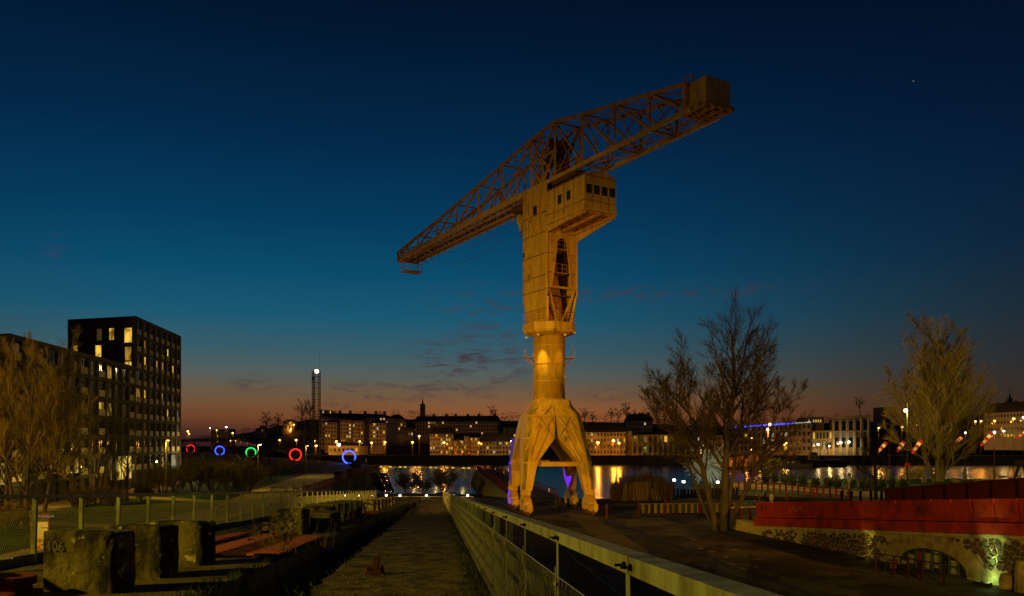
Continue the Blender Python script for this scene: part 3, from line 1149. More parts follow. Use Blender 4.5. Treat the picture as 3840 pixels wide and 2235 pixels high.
LEG = [(0.97, 1.0, 0.95, 0.97, 12.7, 0.75), (1.55, 1.68, 1.5, 1.5, 10.9, 0.62), (1.86, 2.3, 1.66, 1.6, 8.4, 0.7), (3.1, 3.75, 0.82, 0.85, 5.75, 0.6), (3.5, 4.25, 0.56, 0.6, 2.7, 0.4)]
for i in (-1, 1):
    for j in (-1, 1):
        mb = MB()
        mb.loft([leg_section(i, j, *s) for s in LEG])
        lg = mb.build('leg', YEL, crane)
        # ribbed plates on the cut corner
        mb = MB()
        for (A, B_) in ((LEG[0], LEG[1]), (LEG[1], LEG[2]), (LEG[2], LEG[3]), (LEG[3], LEG[4])):
            for k in (0.22, 0.42, 0.62, 0.82):
                pa_, pb_ = [], []
                for S, dst in ((A, pa_), (B_, pb_)):
                    cx, cy, sx, sy, z, ch = S
                    x = cx + sx - ch * k
                    y = cy + sy - ch * (1 - k)
                    dst.append(PT(i * (x + .02), j * (y + .02), z))
                q = (pb_[0] - pa_[0]) * 0.04
                mb.bar(pa_[0] + q, pb_[0] - q, 0.09, 0.07)
        mb.build('leg_rib', GRM, lg)
        for (A, B_) in ((LEG[0], LEG[1]), (LEG[1], LEG[2]), (LEG[2], LEG[3]), (LEG[3], LEG[4])):  # grime-toned corner plates, darkened also as shading between the leg facets
            quad = []
            for S, ks in ((A, (.06, .94)), (B_, (.94, .06))):
                cx, cy, sx, sy, z, ch = S
                zz = z - .1 if S is A else z + .1
                for k in ks:
                    quad.append(PT(i * (cx + sx - ch * k + .012), j * (cy + sy - ch * (1 - k) + .012), zz))
            mb = MB()
            mb.add(quad + [p + (PV * i + PU * j) * .02 for p in quad], [(0, 1, 2, 3), (4, 5, 6, 7), (0, 1, 5, 4), (1, 2, 6, 5), (2, 3, 7, 6), (3, 0, 4, 7)])
            mb.build('corner_plate', GRM, lg)
        # flange plates at the knees
        for S in (LEG[1], LEG[3]):
            cx, cy, sx, sy, z, ch = S
            mb = MB()
            mb.loft([leg_section(i, j, cx, cy, sx + .05, sy + .05, z - .06, ch), leg_section(i, j, cx, cy, sx + .05, sy + .05, z + .06, ch)])
            mb.build('knee_flange', YEL, lg)
        # stiffeners on the inner faces
        mb = MB()
        for k in (0.3, 0.62):
            a = PT(i * (LEG[1][0] - LEG[1][2] * (1 - 2 * k) - .3), j * (LEG[1][1] + LEG[1][3] + .0), LEG[1][4] - .2)
            b_ = PT(i * (LEG[2][0] - LEG[2][2] * (1 - 2 * k) - .1), j * (LEG[2][1] + LEG[2][3] + .0), LEG[2][4] + .4 + k)
            mb.bar(a, b_, 0.07, 0.07)
        mb.build('stiffener', YEL, lg)
        # bogie: yoke, equaliser, trucks, wheels, motor
        bg = MB()
        bg.box(PT(i * 3.55, j * 4.35, 2.45), 1.0, 1.05, 0.55, (PV, PU, Z1))
        bo = bevel(bg.build('bogie', YEL, crane), 0.04)
        mb = MB()
        mb.loft([[PT(i * 3.55 + x, j * 4.35 + y, 2.2) for x, y in ((-.4, -.55), (.4, -.55), (.4, .55), (-.4, .55))],
                 [PT(i * 3.55 + x, j * 4.35 + y, 1.55) for x, y in ((-.4, -1.7), (.4, -1.7), (.4, 1.7), (-.4, 1.7))],
                 [PT(i * 3.55 + x, j * 4.35 + y, 1.15) for x, y in ((-.4, -1.7), (.4, -1.7), (.4, 1.7), (-.4, 1.7))]])
        bevel(mb.build('equaliser_beam', YEL, bo), 0.03)
        for e in (-1, 1):
            cy = j * 4.35 + e * 1.35
            mb = MB()
            mb.box(PT(i * 3.55, cy, 0.82), 0.66, 1.25, 0.62, (PV, PU, Z1))
            mb.box(PT(i * 3.55 + .42, cy, 0.75), 0.22, 0.7, 0.42, (PV, PU, Z1))
            bevel(mb.build('truck', YEL, bo), 0.03)
            for w in (-.36, .36):
                mb = MB()
                c = PT(i * 3.55, cy + w, 0.36)
                mb.tube(c - PV * .1, c + PV * .1, 0.33, 0.33, 16)
                mb.tube(c - PV * .36, c + PV * .36, 0.1, 0.1, 8)
                mb.build('wheel', MAT['machinery'], bo)
        mb = MB()
        cy = j * 4.35 - 2.25
        mb.box(PT(i * 3.55, cy, 0.95), 0.62, 0.7, 0.5, (PV, PU, Z1))
        mb.box(PT(i * 3.55 + .1, cy - .2, 1.28), 0.4, 0.4, 0.2, (PV, PU, Z1))
        mb.tube(PT(i * 3.55, cy - .35, .62), PT(i * 3.55, cy - .62, .62), 0.14, 0.14, 10)
        bevel(mb.build('buffer', YEL, bo), 0.02)
        mb = MB()
        mb.tube(PT(i * 3.9, j * 4.35 + .4, 2.0), PT(i * 3.9, j * 4.35 - .5, 1.2), 0.05, 0.05, 6)
        mb.box(PT(i * 3.95, j * 4.35 - .7, 1.65), 0.3, 0.5, 0.45, (PV, PU, Z1))
        mb.build('drive_motor', MAT['crane_frame'], bo)
for j in (-1, 1):
    mb = MB()
    mb.bar(PT(-2.5, j * 3.7, 5.55), PT(2.5, j * 3.7, 5.55), 0.45, 0.5)
    mb.build('tie_beam', YEL if j < 0 else FRM, crane)
for i in (-1, 1):
    mb = MB()
    mb.bar(PT(i * 3.1, -3.1, 5.5), PT(i * 3.1, 3.1, 5.5), 0.4, 0.45)
    mb.build('tie_beam', YEL, crane)
# glowing panels in place of purple LED light falling on the far legs
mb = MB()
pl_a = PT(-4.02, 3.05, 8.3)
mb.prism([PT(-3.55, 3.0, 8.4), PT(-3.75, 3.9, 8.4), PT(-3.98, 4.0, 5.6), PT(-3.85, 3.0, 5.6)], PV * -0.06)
mb.build('leg_glow_panel', MAT['purple_glow'], crane)
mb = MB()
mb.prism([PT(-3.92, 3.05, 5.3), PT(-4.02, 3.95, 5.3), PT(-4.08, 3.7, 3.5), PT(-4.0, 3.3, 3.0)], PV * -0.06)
mb.build('leg_glow_panel', MAT['purple_glow'], crane)
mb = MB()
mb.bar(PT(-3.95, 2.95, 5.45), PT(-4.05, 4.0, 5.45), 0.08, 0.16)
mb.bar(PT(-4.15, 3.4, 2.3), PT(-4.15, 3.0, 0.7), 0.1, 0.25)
mb.build('light_strip', MAT['purple_glow_strong'], crane)
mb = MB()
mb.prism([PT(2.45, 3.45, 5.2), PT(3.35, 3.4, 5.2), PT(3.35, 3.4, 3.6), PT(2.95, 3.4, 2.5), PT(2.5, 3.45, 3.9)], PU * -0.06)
mb.build('leg_glow_panel', MAT['purple_glow_strong'], crane)
mb = MB()
mb.box(PT(4.15, 3.4, 7.5), 0.6, 0.9, 3.2, (PV, PU, Z1))
mb.build('cable_cabinet', FRM, crane)
mb = MB()
mb.box(PT(3.6, 2.6, 9.4), 0.5, 0.6, 1.0, (PV, PU, Z1))
mb.build('cable_cabinet', FRM, crane)

for sgn in (-1, 1):
    for (a, b_, w) in (((.35, 11.95), (1.35, 10.95), .13), ((.3, 10.7), (1.15, 9.55), .13), ((.9, 9.1), (2.55, 6.0), .1), ((1.7, 9.9), (3.0, 6.6), .1)):
        mb = MB()
        mb.bar(PT(sgn * a[0], front_y(a[1]) - .05, a[1]), PT(sgn * b_[0], front_y(b_[1]) - .05, b_[1]), w, .14)
        mb.build('face_rib', YEL, crane)
    mb = MB()
    mb.bar(PT(sgn * 1.75, front_y(10.8) - .01, 10.8), PT(sgn * .42, front_y(8.65) - .01, 8.65), .07, .05)
    mb.bar(PT(sgn * .42, front_y(8.65) - .01, 8.65), PT(0, front_y(8.6) - .01, 8.6), .07, .05)
    mb.build('face_seam', SEAM, crane)

# --- drum
def circ(r, z, n=40):
    return [CB + Vector((math.cos(2 * math.pi * k / n) * r, math.sin(2 * math.pi * k / n) * r, z)) for k in range(n)]


mb = MB()
mb.loft([circ(1.8, 12.5), circ(1.8, 20.1)])
drum = mb.build('drum', YEL, crane)
for p in drum.data.polygons:
    p.use_smooth = len(p.vertices) == 4
for z in (18.9, 16.9, 14.9, 12.9):
    mb = MB()
    mb.loft([circ(1.8, z - .05), circ(1.845, z - .05), circ(1.845, z + .05), circ(1.8, z + .05)], caps=False)
    mb.build('weld_band', YEL, drum)
mb = MB()
for sgn in (-1, 1):
    a = CB + Vector((-1.87, sgn * .2, 0))
    mb.tube(a + Z1 * 12.8, a + Z1 * 19.9, 0.03, 0.03, 5)
for k in range(22):
    z = 13 + k * .31
    mb.tube(CB + Vector((-1.87, -.2, z)), CB + Vector((-1.87, .2, z)), 0.018, 0.018, 4)
mb.build('ladder', FRM, crane)
for sgn in (-1, 1):
    mb = MB()
    c = CB + PV * (sgn * 2.35) + Z1 * 17.6
    mb.box(c, 1.0, 1.2, 0.08, (PV, PU, Z1))
    for u in (-.55, .55):
        for h in (0.55, 1.1):
            mb.bar(c + PV * (sgn * .48) + PU * -.58 + Z1 * h, c + PV * (sgn * .48) + PU * .58 + Z1 * h, 0.04)
        mb.bar(c + PV * (sgn * .48) + PU * u, c + PV * (sgn * .48) + PU * u + Z1 * (1.15 if u < 0 or sgn < 0 else 1.9), 0.045)
        mb.bar(c + PV * (-sgn * .5) + PU * u - Z1 * .9, c + PV * (sgn * .45) + PU * u, 0.06)
    mb.build('side_platform', FRM, crane)

# --- ring gallery
def octo(r, z, rot=math.pi / 8):
    a0 = math.atan2(JE.y, JE.x)
    return [CB + Vector((math.cos(a0 + rot + k * math.pi / 4) * r, math.sin(a0 + rot + k * math.pi / 4) * r, z)) for k in range(8)]


mb = MB()
mb.loft([octo(1.9, 20.0), octo(2.95, 20.35), octo(3.1, 20.6), octo(3.1, 21.45), octo(2.0, 21.5)])
gal = bevel(mb.build('ring_gallery', YEL, crane), 0.03)
op = octo(3.12, 0)
for k in range(8):
    a, b_ = op[k], op[(k + 1) % 8]
    nrm = ((a + b_) / 2 - CB).normalized()
    ex_ = (b_ - a).normalized()
    for t in (0.2, 0.5, 0.8):
        mb = MB()
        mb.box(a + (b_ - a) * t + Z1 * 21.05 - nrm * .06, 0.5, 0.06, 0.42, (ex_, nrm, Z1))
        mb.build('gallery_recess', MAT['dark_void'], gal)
ra = octo(3.0, 21.5)
mb = MB()
for k in range(8):
    a, b_ = ra[k], ra[(k + 1) % 8]
    for h in (0.4, 0.75, 1.1):
        mb.bar(a + Z1 * h, b_ + Z1 * h, 0.035)
    for t in (0, 0.33, 0.66):
        p = a + (b_ - a) * t
        mb.bar(p, p + Z1 * 1.1, 0.045)
mb.build('gallery_railing', FRM, gal)

# --- mast above the ring: plated shell, open at the rear
SA, QB = 2.53, 2.03                  # half length along the jib, half width
sa, qb = 2.05, 1.72                  # at the foot
ZT, ZK, ZF = 36.6, 24.3, 21.5
for sgn in (-1, 1):
    for (z0, z1, a0, a1, b0, b1) in ((ZK, ZT, SA, SA, QB, QB), (ZF, ZK, sa, SA, qb, QB)):
        mb = MB()
        mb.prism([J(-a0, sgn * b0, z0), J(a0, sgn * b0, z0), J(a1, sgn * b1, z1), J(-a1, sgn * b1, z1)], JN * (-sgn * 0.08))
        mb.build('mast_plate', YEL, crane)
for (z0, z1, a0, a1, b0, b1) in ((ZK, ZT, SA, SA, QB, QB), (ZF, ZK, sa, SA, qb, QB)):
    mb = MB()
    mb.prism([J(a0, -b0 + .09, z0), J(a0, b0 - .09, z0), J(a1, b1 - .09, z1), J(a1, -b1 + .09, z1)], JE * -0.08)
    mb.build('mast_plate', YEL, crane)
# rear wall with the tall arched opening
arch = []
for k in range(13):
    a = math.pi * k / 12
    arch.append((0.62 * math.cos(a), 30.05 + 0.75 * math.sin(a)))
half = [(QB - .09, 25.35), (QB - .09, 32.4), (0, 32.4), (0, 30.8)] + [(x, z) for x, z in reversed(arch) if x >= 0][1:] + [(1.34, 25.35)]
hp = [(QB - .09, 25.35), (QB - .09, 32.4), (0, 32.4)] + [(x, z) for x, z in arch if x >= -1e-6][::-1] + [(1.34, 25.35)]
for sgn in (-1, 1):
    mb = MB()
    mb.prism([J(-SA, sgn * q, z) for q, z in hp], JE * 0.08)
    mb.build('rear_plate', YEL, crane)
mb = MB()
mb.bar(J(-SA - .05, -QB, 25.25), J(-SA - .05, QB, 25.25), 0.18, 0.24)
mb.build('rear_beam', YEL, crane)
for sgn in (-1, 1):
    mb = MB()
    mb.bar(J(-SA, sgn * (QB - .12), ZK - .1), J(-sa, sgn * (qb - .1), ZF), 0.24, 0.24)
    mb.build('rear_strut', YEL, crane)
    mb = MB()
    mb.bar(J(-SA, sgn * (QB - .3), 25.1), J(-sa - .05, sgn * 0.3, ZF + .1), 0.2, 0.16)
    mb.build('rear_brace', YEL, crane)
    mb = MB()
    mb.bar(J(-SA - .02, sgn * (QB - .02), ZK), J(-SA - .02, sgn * (QB - .02), 32.3), 0.16, 0.16)
    mb.build('corner_angle', YEL, crane)
    mb = MB()
    for k in range(12):
        p0, p1 = k / 12, (k + 1) / 12
        pts = []
        for p in (p0, p1):
            x = 1.36 - 0.72 * p
            pts.append(J(-SA - .05, sgn * x, 25.35 + 4.7 * p))
        mb.bar(pts[0], pts[1], 0.08, 0.1)
    mb.build('opening_rim', YEL, crane)
# seams and stiffeners on the visible plates
mb = MB()
for z in (33.6, 31.4, 29.0, 26.6, 25.0):
    mb.bar(J(-SA, -QB - .02, z), J(SA, -QB - .02, z), 0.05, 0.08)
mb.bar(J(-2.3, -1.9 - .02, 22.9), J(2.3, -1.9 - .02, 22.9), 0.05, 0.07)
for z in (31.3, 29.0, 26.9):
    mb.bar(J(-SA - .02, -QB, z), J(-SA - .02, -0.9 - (31.3 - z) * .09, z), 0.05, 0.07)
    mb.bar(J(-SA - .02, 0.9 + (31.3 - z) * .09, z), J(-SA - .02, QB, z), 0.05, 0.07)
for s_ in (1.2, -1.2):
    mb.bar(J(s_, -QB - .02, 31.4), J(s_, -QB - .02, 36.5), 0.04, 0.05)
mb.build('plate_seam', SEAM, crane)
mb = MB()
mb.bar(J(2.3, -QB - .06, 36.0), J(-0.05, -QB - .06, 31.6), 0.12, 0.16, up=JN)
mb.bar(J(-2.4, -QB - .06, 36.2), J(-0.35, -QB - .06, 31.6), 0.12, 0.16, up=JN)
mb.build('stiffener', YEL, crane)
mb = MB()
mb.box(J(-.15, -QB - .03, 34.2), 0.7, 0.08, 1.0, (JE, JN, Z1))
mb.build('window_pane', MAT['glass_dark'], crane)
mb = MB()
mb.box(J(2.3, -QB - .03, 29.6), 0.2, 0.08, 0.6, (JE, JN, Z1))
mb.build('hatch', MAT['dark_void'], crane)
# core column, landings inside
def jc(r, z, n=24):
    return [CB + Vector((math.cos(2 * math.pi * k / n) * r, math.sin(2 * math.pi * k / n) * r, z)) for k in range(n)]


mb = MB()
mb.loft([jc(1.55, 21.4), jc(1.5, 23.3), jc(0.95, 27.0), jc(0.6, 30.6)])
cr = mb.build('core_column', MAT['crane_frame'], crane)
mb = MB()
for (z, qx) in ((26.95, -.2), (29.6, .1)):
    mb.box(J(-1.6, qx, z), 1.5, 2.2, 0.1, (JE, JN, Z1))
    for h in (0.5, 1.0):
        mb.bar(J(-2.3, qx - 1.0, z + h), J(-2.3, qx + 1.0, z + h), 0.04)
    for q in (-1, -.3, .4, 1.0):
        mb.bar(J(-2.3, qx + q, z), J(-2.3, qx + q, z + 1), 0.04)
mb.build('landing', FRM, crane)
mb = MB()
mb.box(J(0, 0, 24.5), 3.6, 3.0, 0.1, (JE, JN, Z1))
mb.build('mast_floor', MAT['machinery'], crane)

# --- machine house
HS0, HS1, HQ, HZ0, HZ1 = -2.55, -9.7, 2.08, 32.35, 35.6
house = MB()
prof = [(-HQ, HZ0), (HQ, HZ0), (HQ, HZ1)] + [(HQ * math.cos(math.pi * k / 10), HZ1 + 0.55 * math.sin(math.pi * k / 10)) for k in range(1, 10)] + [(-HQ, HZ1)]
house.prism([J(HS1, q, z) for q, z in prof], JE * (HS0 - HS1))
hs = bevel(house.build('machine_house', YEL, crane), 0.03)
mb = MB()
mb.box(J((HS0 + HS1) / 2, 0, 32.15), abs(HS1 - HS0) + .1, 2 * HQ + .16, 0.34, (JE, JN, Z1))
mb.build('house_skirt', YEL, hs)
mb = MB()
for s_ in (-9.4, -7.6, -5.8, -4.0):
    mb.bar(J(s_, -HQ, 31.9), J(s_, HQ, 31.9), 0.2, 0.3)
for q in (-1.9, 0, 1.9):
    mb.bar(J(-9.7, q, 31.85), J(-2.6, q, 31.6), 0.24, 0.4)
mb.build('house_beam', MAT['crane_frame'], hs)
mb = MB()
mb.prism([J(-2.6, HQ, 31.7), J(-9.6, HQ, 31.95), J(-9.6, HQ, 31.65), J(-2.6, HQ, 30.6)], JN * -0.12)
mb.prism([J(-2.6, -HQ, 31.9), J(-9.6, -HQ, 32.0), J(-9.6, -HQ, 31.85), J(-2.6, -HQ, 31.2)], JN * 0.12)
mb.build('house_bracket', YEL, hs)
for q in (-1.5, -.52, .5, 1.5):
    mb = MB()
    mb.box(J(HS1 - .02, q, 34.2), 0.08, 0.66, 0.92, (JE, JN, Z1))
    w_ = mb.build('house_window', MAT['glass_dark'], hs)
for s_ in (-5.2, -6.9):
    mb = MB()
    mb.box(J(s_, -HQ - .02, 34.15), 0.6, 0.08, 0.95, (JE, JN, Z1))
    mb.build('house_window', MAT['glass_dark'], hs)
mb = MB()
for z in (33.0, 35.6):
    mb.bar(J(HS0, -HQ - .02, z), J(HS1, -HQ - .02, z), 0.04, 0.06)
    mb.bar(J(HS1 - .02, -HQ, z), J(HS1 - .02, HQ, z), 0.04, 0.06)
for s_ in (-4.2, -6.0, -7.8):
    mb.bar(J(s_, -HQ - .02, 32.3), J(s_, -HQ - .02, 35.6), 0.03, 0.04)
for q in (-1.0, 0, 1.0):
    mb.bar(J(HS1 - .02, q, 32.3), J(HS1 - .02, q, 33.6), 0.03, 0.04)
mb.build('house_seam', SEAM, hs)

# --- jib truss
ZB, TW = 36.95, 1.65
FORE = [(41.0, 0.9), (33.4, 1.75), (26.8, 2.4), (20.6, 3.2), (14.2, 4.0), (8.05, 4.85), (1.3, 5.75)]
AFT = [(-3.6, 6.2), (-8.8, 5.2), (-14.2, 4.25), (-19.5, 3.3), (-24.3, 2.45)]
NODES = FORE + AFT
for sgn in (-1, 1):
    q = sgn * TW
    mb = MB()
    mb.bar(J(41.2, q, ZB - .1), J(2.4, q, ZB - .1), 0.36, 0.72)
    mb.build('lower_chord', YEL, crane)
    mb = MB()
    mb.bar(J(2.4, q, ZB), J(-25.0, q, ZB), 0.3, 0.42)
    mb.build('lower_chord', YEL, crane)
    for (s0, h0), (s1, h1) in zip(NODES[:-1], NODES[1:]):
        mb = MB()
        mb.bar(J(s0, q, ZB + h0), J(s1, q, ZB + h1), 0.26, 0.3)
        mb.build('upper_chord', FRM, crane)
    for (s0, h0) in NODES:
        mb = MB()
        mb.bar(J(s0, q, ZB), J(s0, q, ZB + h0), 0.24 if s0 > -4 else 0.26, 0.22)
        mb.build('truss_post', FRM, crane)
        mb = MB()                              # gusset plate at the node
        g_ = 0.42
        mb.prism([J(s0 - g_, q - sgn * .0, ZB + h0), J(s0 + g_, q, ZB + h0), J(s0 + .16, q, ZB + h0 - .5), J(s0 - .16, q, ZB + h0 - .5)], JN * (sgn * 0.14))
        mb.build('gusset', FRM, crane)
    for n_, ((s0, h0), (s1, h1)) in enumerate(zip(FORE[:-1], FORE[1:])):
        mb = MB()
        mb.bar(J(s0, q, ZB + .1), J(s1, q, ZB + h1), 0.2, 0.2)
        mb.build('truss_diagonal', FRM, crane)
        mb = MB()
        sm = (s0 + s1) / 2
        mb.bar(J(sm, q, ZB + .1), J(sm, q, ZB + h1 * .5), 0.13, 0.13)
        mb.build('truss_strut', FRM, crane)
    for (s0, h0), (s1, h1) in zip(AFT[:-1], AFT[1:]):
        mb = MB()
        mb.bar(J(s0, q, ZB + h0), J(s1, q, ZB + .1), 0.2, 0.2)
        mb.build('truss_diagonal', FRM, crane)
    # head frame over the mast
    for (a, b_) in (((1.3, 0), (-3.6, 6.2)), ((-3.6, 0), (1.3, 5.75)), ((-3.6, 3.1), (1.3, 2.9)), ((1.3, 2.9), (-1.1, 5.9)), ((-3.6, 3.1), (-1.1, 0)), ((-1.1, 0), (-1.1, 5.95)), ((1.3, 2.9), (-1.1, 0))):
        mb = MB()
        mb.bar(J(a[0], q, ZB + a[1]), J(b_[0], q, ZB + b_[1]), 0.22, 0.24)
        mb.build('head_brace', FRM, crane)
# lateral bracing
for n_, (s0, h0) in enumerate(NODES):
    mb = MB()
    mb.bar(J(s0, -TW, ZB + h0), J(s0, TW, ZB + h0), 0.18, 0.2)
    mb.bar(J(s0, -TW, ZB), J(s0, TW, ZB), 0.2, 0.26)
    mb.build('cross_beam', FRM, crane)
    if n_ < len(NODES) - 1:
        s1, h1 = NODES[n_ + 1]
        for k in (-1, 1):
            mb = MB()
            mb.bar(J(s0, k * TW, ZB - .02), J(s1, -k * TW, ZB - .02), 0.12, 0.12)
            mb.bar(J(s0, k * TW, ZB + h0), J(s1, -k * TW, ZB + h1), 0.1, 0.1)
            mb.build('lateral_brace', FRM, crane)
    if s0 < 2:
        for k in (-1, 1):
            mb = MB()
            mb.bar(J(s0, k * TW, ZB), J(s0, -k * TW, ZB + h0), 0.11, 0.11)
            mb.build('sway_brace', FRM, crane)
# fine under-jib trolley track and catwalk
mb = MB()
for q in (-.75, .75):
    mb.bar(J(40.5, q, ZB - .45), J(3.0, q, ZB - .45), 0.22, 0.3)
mb.build('trolley_track', FRM, crane)
mb = MB()
for k in range(46):
    s_ = 3.4 + k * .82
    mb.bar(J(s_, -TW, ZB - .3), J(s_, TW, ZB - .3), 0.08, 0.1)
    if k % 2:
        mb.bar(J(s_, -TW, ZB - .3), J(s_ + .82, TW, ZB - .3), 0.06, 0.06)
    if k % 3 == 0:
        mb.bar(J(s_, TW - .1, ZB - .45), J(s_, TW - .1, ZB - .95), 0.16, 0.16)
mb.build('track_sleeper', FRM, crane)
mb = MB()
for q in (.35, 1.2):
    mb.bar(J(40, q, ZB + .35), J(-24, q, ZB + .35), 0.08, 0.06)
for k in range(64):
    s_ = 40 - k
    mb.bar(J(s_, .35, ZB + .35), J(s_, 1.2, ZB + .35), 0.06, 0.04)
    if k % 2 == 0:
        mb.bar(J(s_, .35, ZB + .35), J(s_, .35, ZB + 1.35), 0.03)
mb.bar(J(40, .35, ZB + 1.35), J(-24, .35, ZB + 1.35), 0.035)
mb.build('catwalk', FRM, crane)
mb = MB()
for (a, b_) in (((8.6, -1.9), (3.2, -1.9)), ((-3.2, -1.9), (-9.0, -1.9))):
    for h in (0.5, 1.0):
        mb.bar(J(a[0], a[1], ZB + h), J(b_[0], b_[1], ZB + h), 0.04)
    n = 6
    for k in range(n + 1):
        s_ = a[0] + (b_[0] - a[0]) * k / n
        mb.bar(J(s_, a[1], ZB), J(s_, a[1], ZB + 1), 0.04)
mb.build('walk_railing', FRM, crane)
# machinery in the head
for (s_, q, z, r, w) in ((-0.2, -.5, 39.6, .75, .3), (-2.2, .3, 41.0, .8, .3), (0.4, .5, 41.2, .6, .3), (-2.6, -.4, 38.6, .65, .4), (-1.0, .9, 40.0, .7, .3), (-0.8, 0, 42.0, .55, .6)):
    mb = MB()
    c = J(s_, q, z)
    mb.tube(c - JN * w / 2, c + JN * w / 2, r, r, 18)
    mb.tube(c - JN * (w / 2 + .06), c + JN * (w / 2 + .06), r * .85, r * .85, 18)
    mb.tube(c - JN * .9, c + JN * .9, .1, .1, 8)
    mb.build('sheave', MAT['machinery'], crane)
for (a, b_) in (((1.0, 0, 37.2), (-1.2, 0, 42.6)), ((-3.4, 0, 37.2), (-1.2, 0, 42.6)), ((1.0, -1.0, 39.6), (-3.4, -1.0, 39.8)), ((1.0, 1.0, 41.0), (-3.4, 1.0, 41.2)), ((0.6, -1.2, 37.2), (-2.0, .8, 41.5)), ((-3.0, 1.2, 37.2), (0.2, -.8, 41.4))):
    mb = MB()
    mb.bar(J(*a), J(*b_), 0.28, 0.28)
    mb.build('machinery_frame', MAT['machinery'], crane)
mb = MB()
mb.box(J(-1.2, 0, 37.25), 4.6, 3.0, 0.12, (JE, JN, Z1))
mb.build('head_floor', MAT['machinery'], crane)
mb = MB()
mb.box(J(-5.2, 0, 36.55), 4.6, 3.2, 0.5, (JE, JN, Z1))
mb.build('slew_frame', MAT['machinery'], crane)
# trolley, hook block, hook
mb = MB()
mb.box(J(5.2, 0, ZB - .85), 3.4, 2.0, 0.7, (JE, JN, Z1))
mb.box(J(4.4, -.9, ZB - 1.2), 1.2, 0.5, 0.5, (JE, JN, Z1))
trol = mb.build('trolley', MAT['machinery'], crane)
mb = MB()
for q in (-.3, .3):
    for s_ in (4.75, 5.35):
        mb.tube(J(s_, q - .7, ZB - 1.1), J(s_, q - .7, 34.9), 0.03, 0.03, 5)
mb.build('hoist_rope', MAT['steel_cable'], trol)
mb = MB()
c = J(5.05, -.7, 34.55)
mb.tube(c - JN * .3, c + JN * .3, .62, .62, 16)
mb.tube(c - JN * .42, c + JN * .42, .3, .3, 10)
mb.loft([[c + JE * x + JN * y - Z1 * .5 for x, y in ((-.3, -.25), (.3, -.25), (.3, .25), (-.3, .25))],
         [c + JE * x + JN * y - Z1 * 1.35 for x, y in ((-.16, -.16), (.16, -.16), (.16, .16), (-.16, .16))]])
mb.build('hook_block', YEL, trol)
mb = MB()
for sgn in (-1, 1):
    pts = [c + Z1 * -1.35 + JE * (sgn * .08)]
    for k in range(9):
        a = math.radians(100 - k * 34) if sgn > 0 else math.radians(80 + k * 34)
        pts.append(c + Z1 * (-1.75 + .26 * math.sin(a)) + JE * (sgn * .28 + .24 * math.cos(a)))
    mb.path(pts, .06, 6)
mb.build('hook', MAT['machinery'], trol)
# drooping service cable
mb = MB()
for (s0, s1, sag, z0) in ((38.5, 7.0, 3.4, ZB - .6), (33.0, 8.0, 1.0, ZB - .9)):
    pts = []
    for k in range(25):
        t = k / 24
        pts.append(J(s0 + (s1 - s0) * t, 1.2, z0 - sag * 4 * t * (1 - t) * (0.75 + .25 * t)))
    mb.path(pts, .03, 4)
mb.build('service_cable', MAT['steel_cable'], crane)
# tip basket
mb = MB()
bx0, bz = 39.4, ZB - 2.35
mb.box(J(bx0, 0, bz), 2.2, 2.8, 0.12, (JE, JN, Z1))
mb.build('basket_floor', FRM, crane)
mb = MB()
for s_ in (bx0 - 1.1, bx0 + 1.1):
    for q in (-1.4, 1.4):
        mb.bar(J(s_, q, bz), J(s_, q, ZB), 0.07)
for h in (.55, 1.1):
    for q in (-1.4, 1.4):
        mb.bar(J(bx0 - 1.1, q, bz + h), J(bx0 + 1.1, q, bz + h), 0.05)
    for s_ in (bx0 - 1.1, bx0 + 1.1):
        mb.bar(J(s_, -1.4, bz + h), J(s_, 1.4, bz + h), 0.05)
mb.bar(J(40.4, -1.2, ZB + .5), J(40.4, -1.2, ZB + 2.8), 0.05)
mb.build('basket_railing', FRM, crane)
mb = MB()
mb.box(J(40.9, 0, ZB - .2), 0.3, 3.6, 0.9, (JE, JN, Z1))
mb.build('end_beam', FRM, crane)
# counterweight
mb = MB()
mb.box(J(-25.1, 0, ZB + 1.3), 2.9, 2.9, 2.25, (JE, JN, Z1))
cw = bevel(mb.build('counterweight', YEL, crane), 0.04)
mb = MB()
for q in (-1.5, -.5, .5, 1.5):
    mb.bar(J(-23.4, q, ZB - .05), J(-26.7, q, ZB - .05), 0.24, 0.34)
for s_ in (-23.8, -24.9, -26.0, -26.7):
    mb.bar(J(s_, -1.7, ZB + .02), J(s_, 1.7, ZB + .02), 0.22, 0.3)
mb.build('counterweight_frame', FRM, cw)
mb = MB()
mb.path([J(-23.5, -1.2, ZB + 2.3), J(-23.8, -1.2, ZB + 3.3), J(-24.5, -1.2, ZB + 3.2), J(-24.9, -1.2, ZB + 2.4)], .09, 6)
mb.build('davit', FRM, cw)
# ring lamps that wash the drum and shoulders
for (ax_, k) in (((-0.5, -0.87), 1.0), ((0.6, -0.8), 0.16), ((-.97, .1), .5)):
    dv = Vector((ax_[0], ax_[1], 0))
    p = CB + dv * 2.75 + Z1 * 20.0
    mb = MB()
    mb.box(p, 0.26, 0.26, 0.16)
    lp = mb.build('ring_lamp', MAT['sock_yellow'], crane)
    spot('ring_lamp_light', p - Z1 * .15, CB + dv * 2.3 + Z1 * 11.0, 1300 * k, (1.0, 0.55, 0.05), 64, 1.0, 0.12, crane)
# ------------------------------------------------------------------ bare winter trees
def rnd_perp(d, rnd):
    while True:
        v = Vector((rnd.uniform(-1, 1), rnd.uniform(-1, 1), rnd.uniform(-1, 1)))
        v = v - d * v.dot(d)
        if v.length > 0.2:
            return v.normalized()


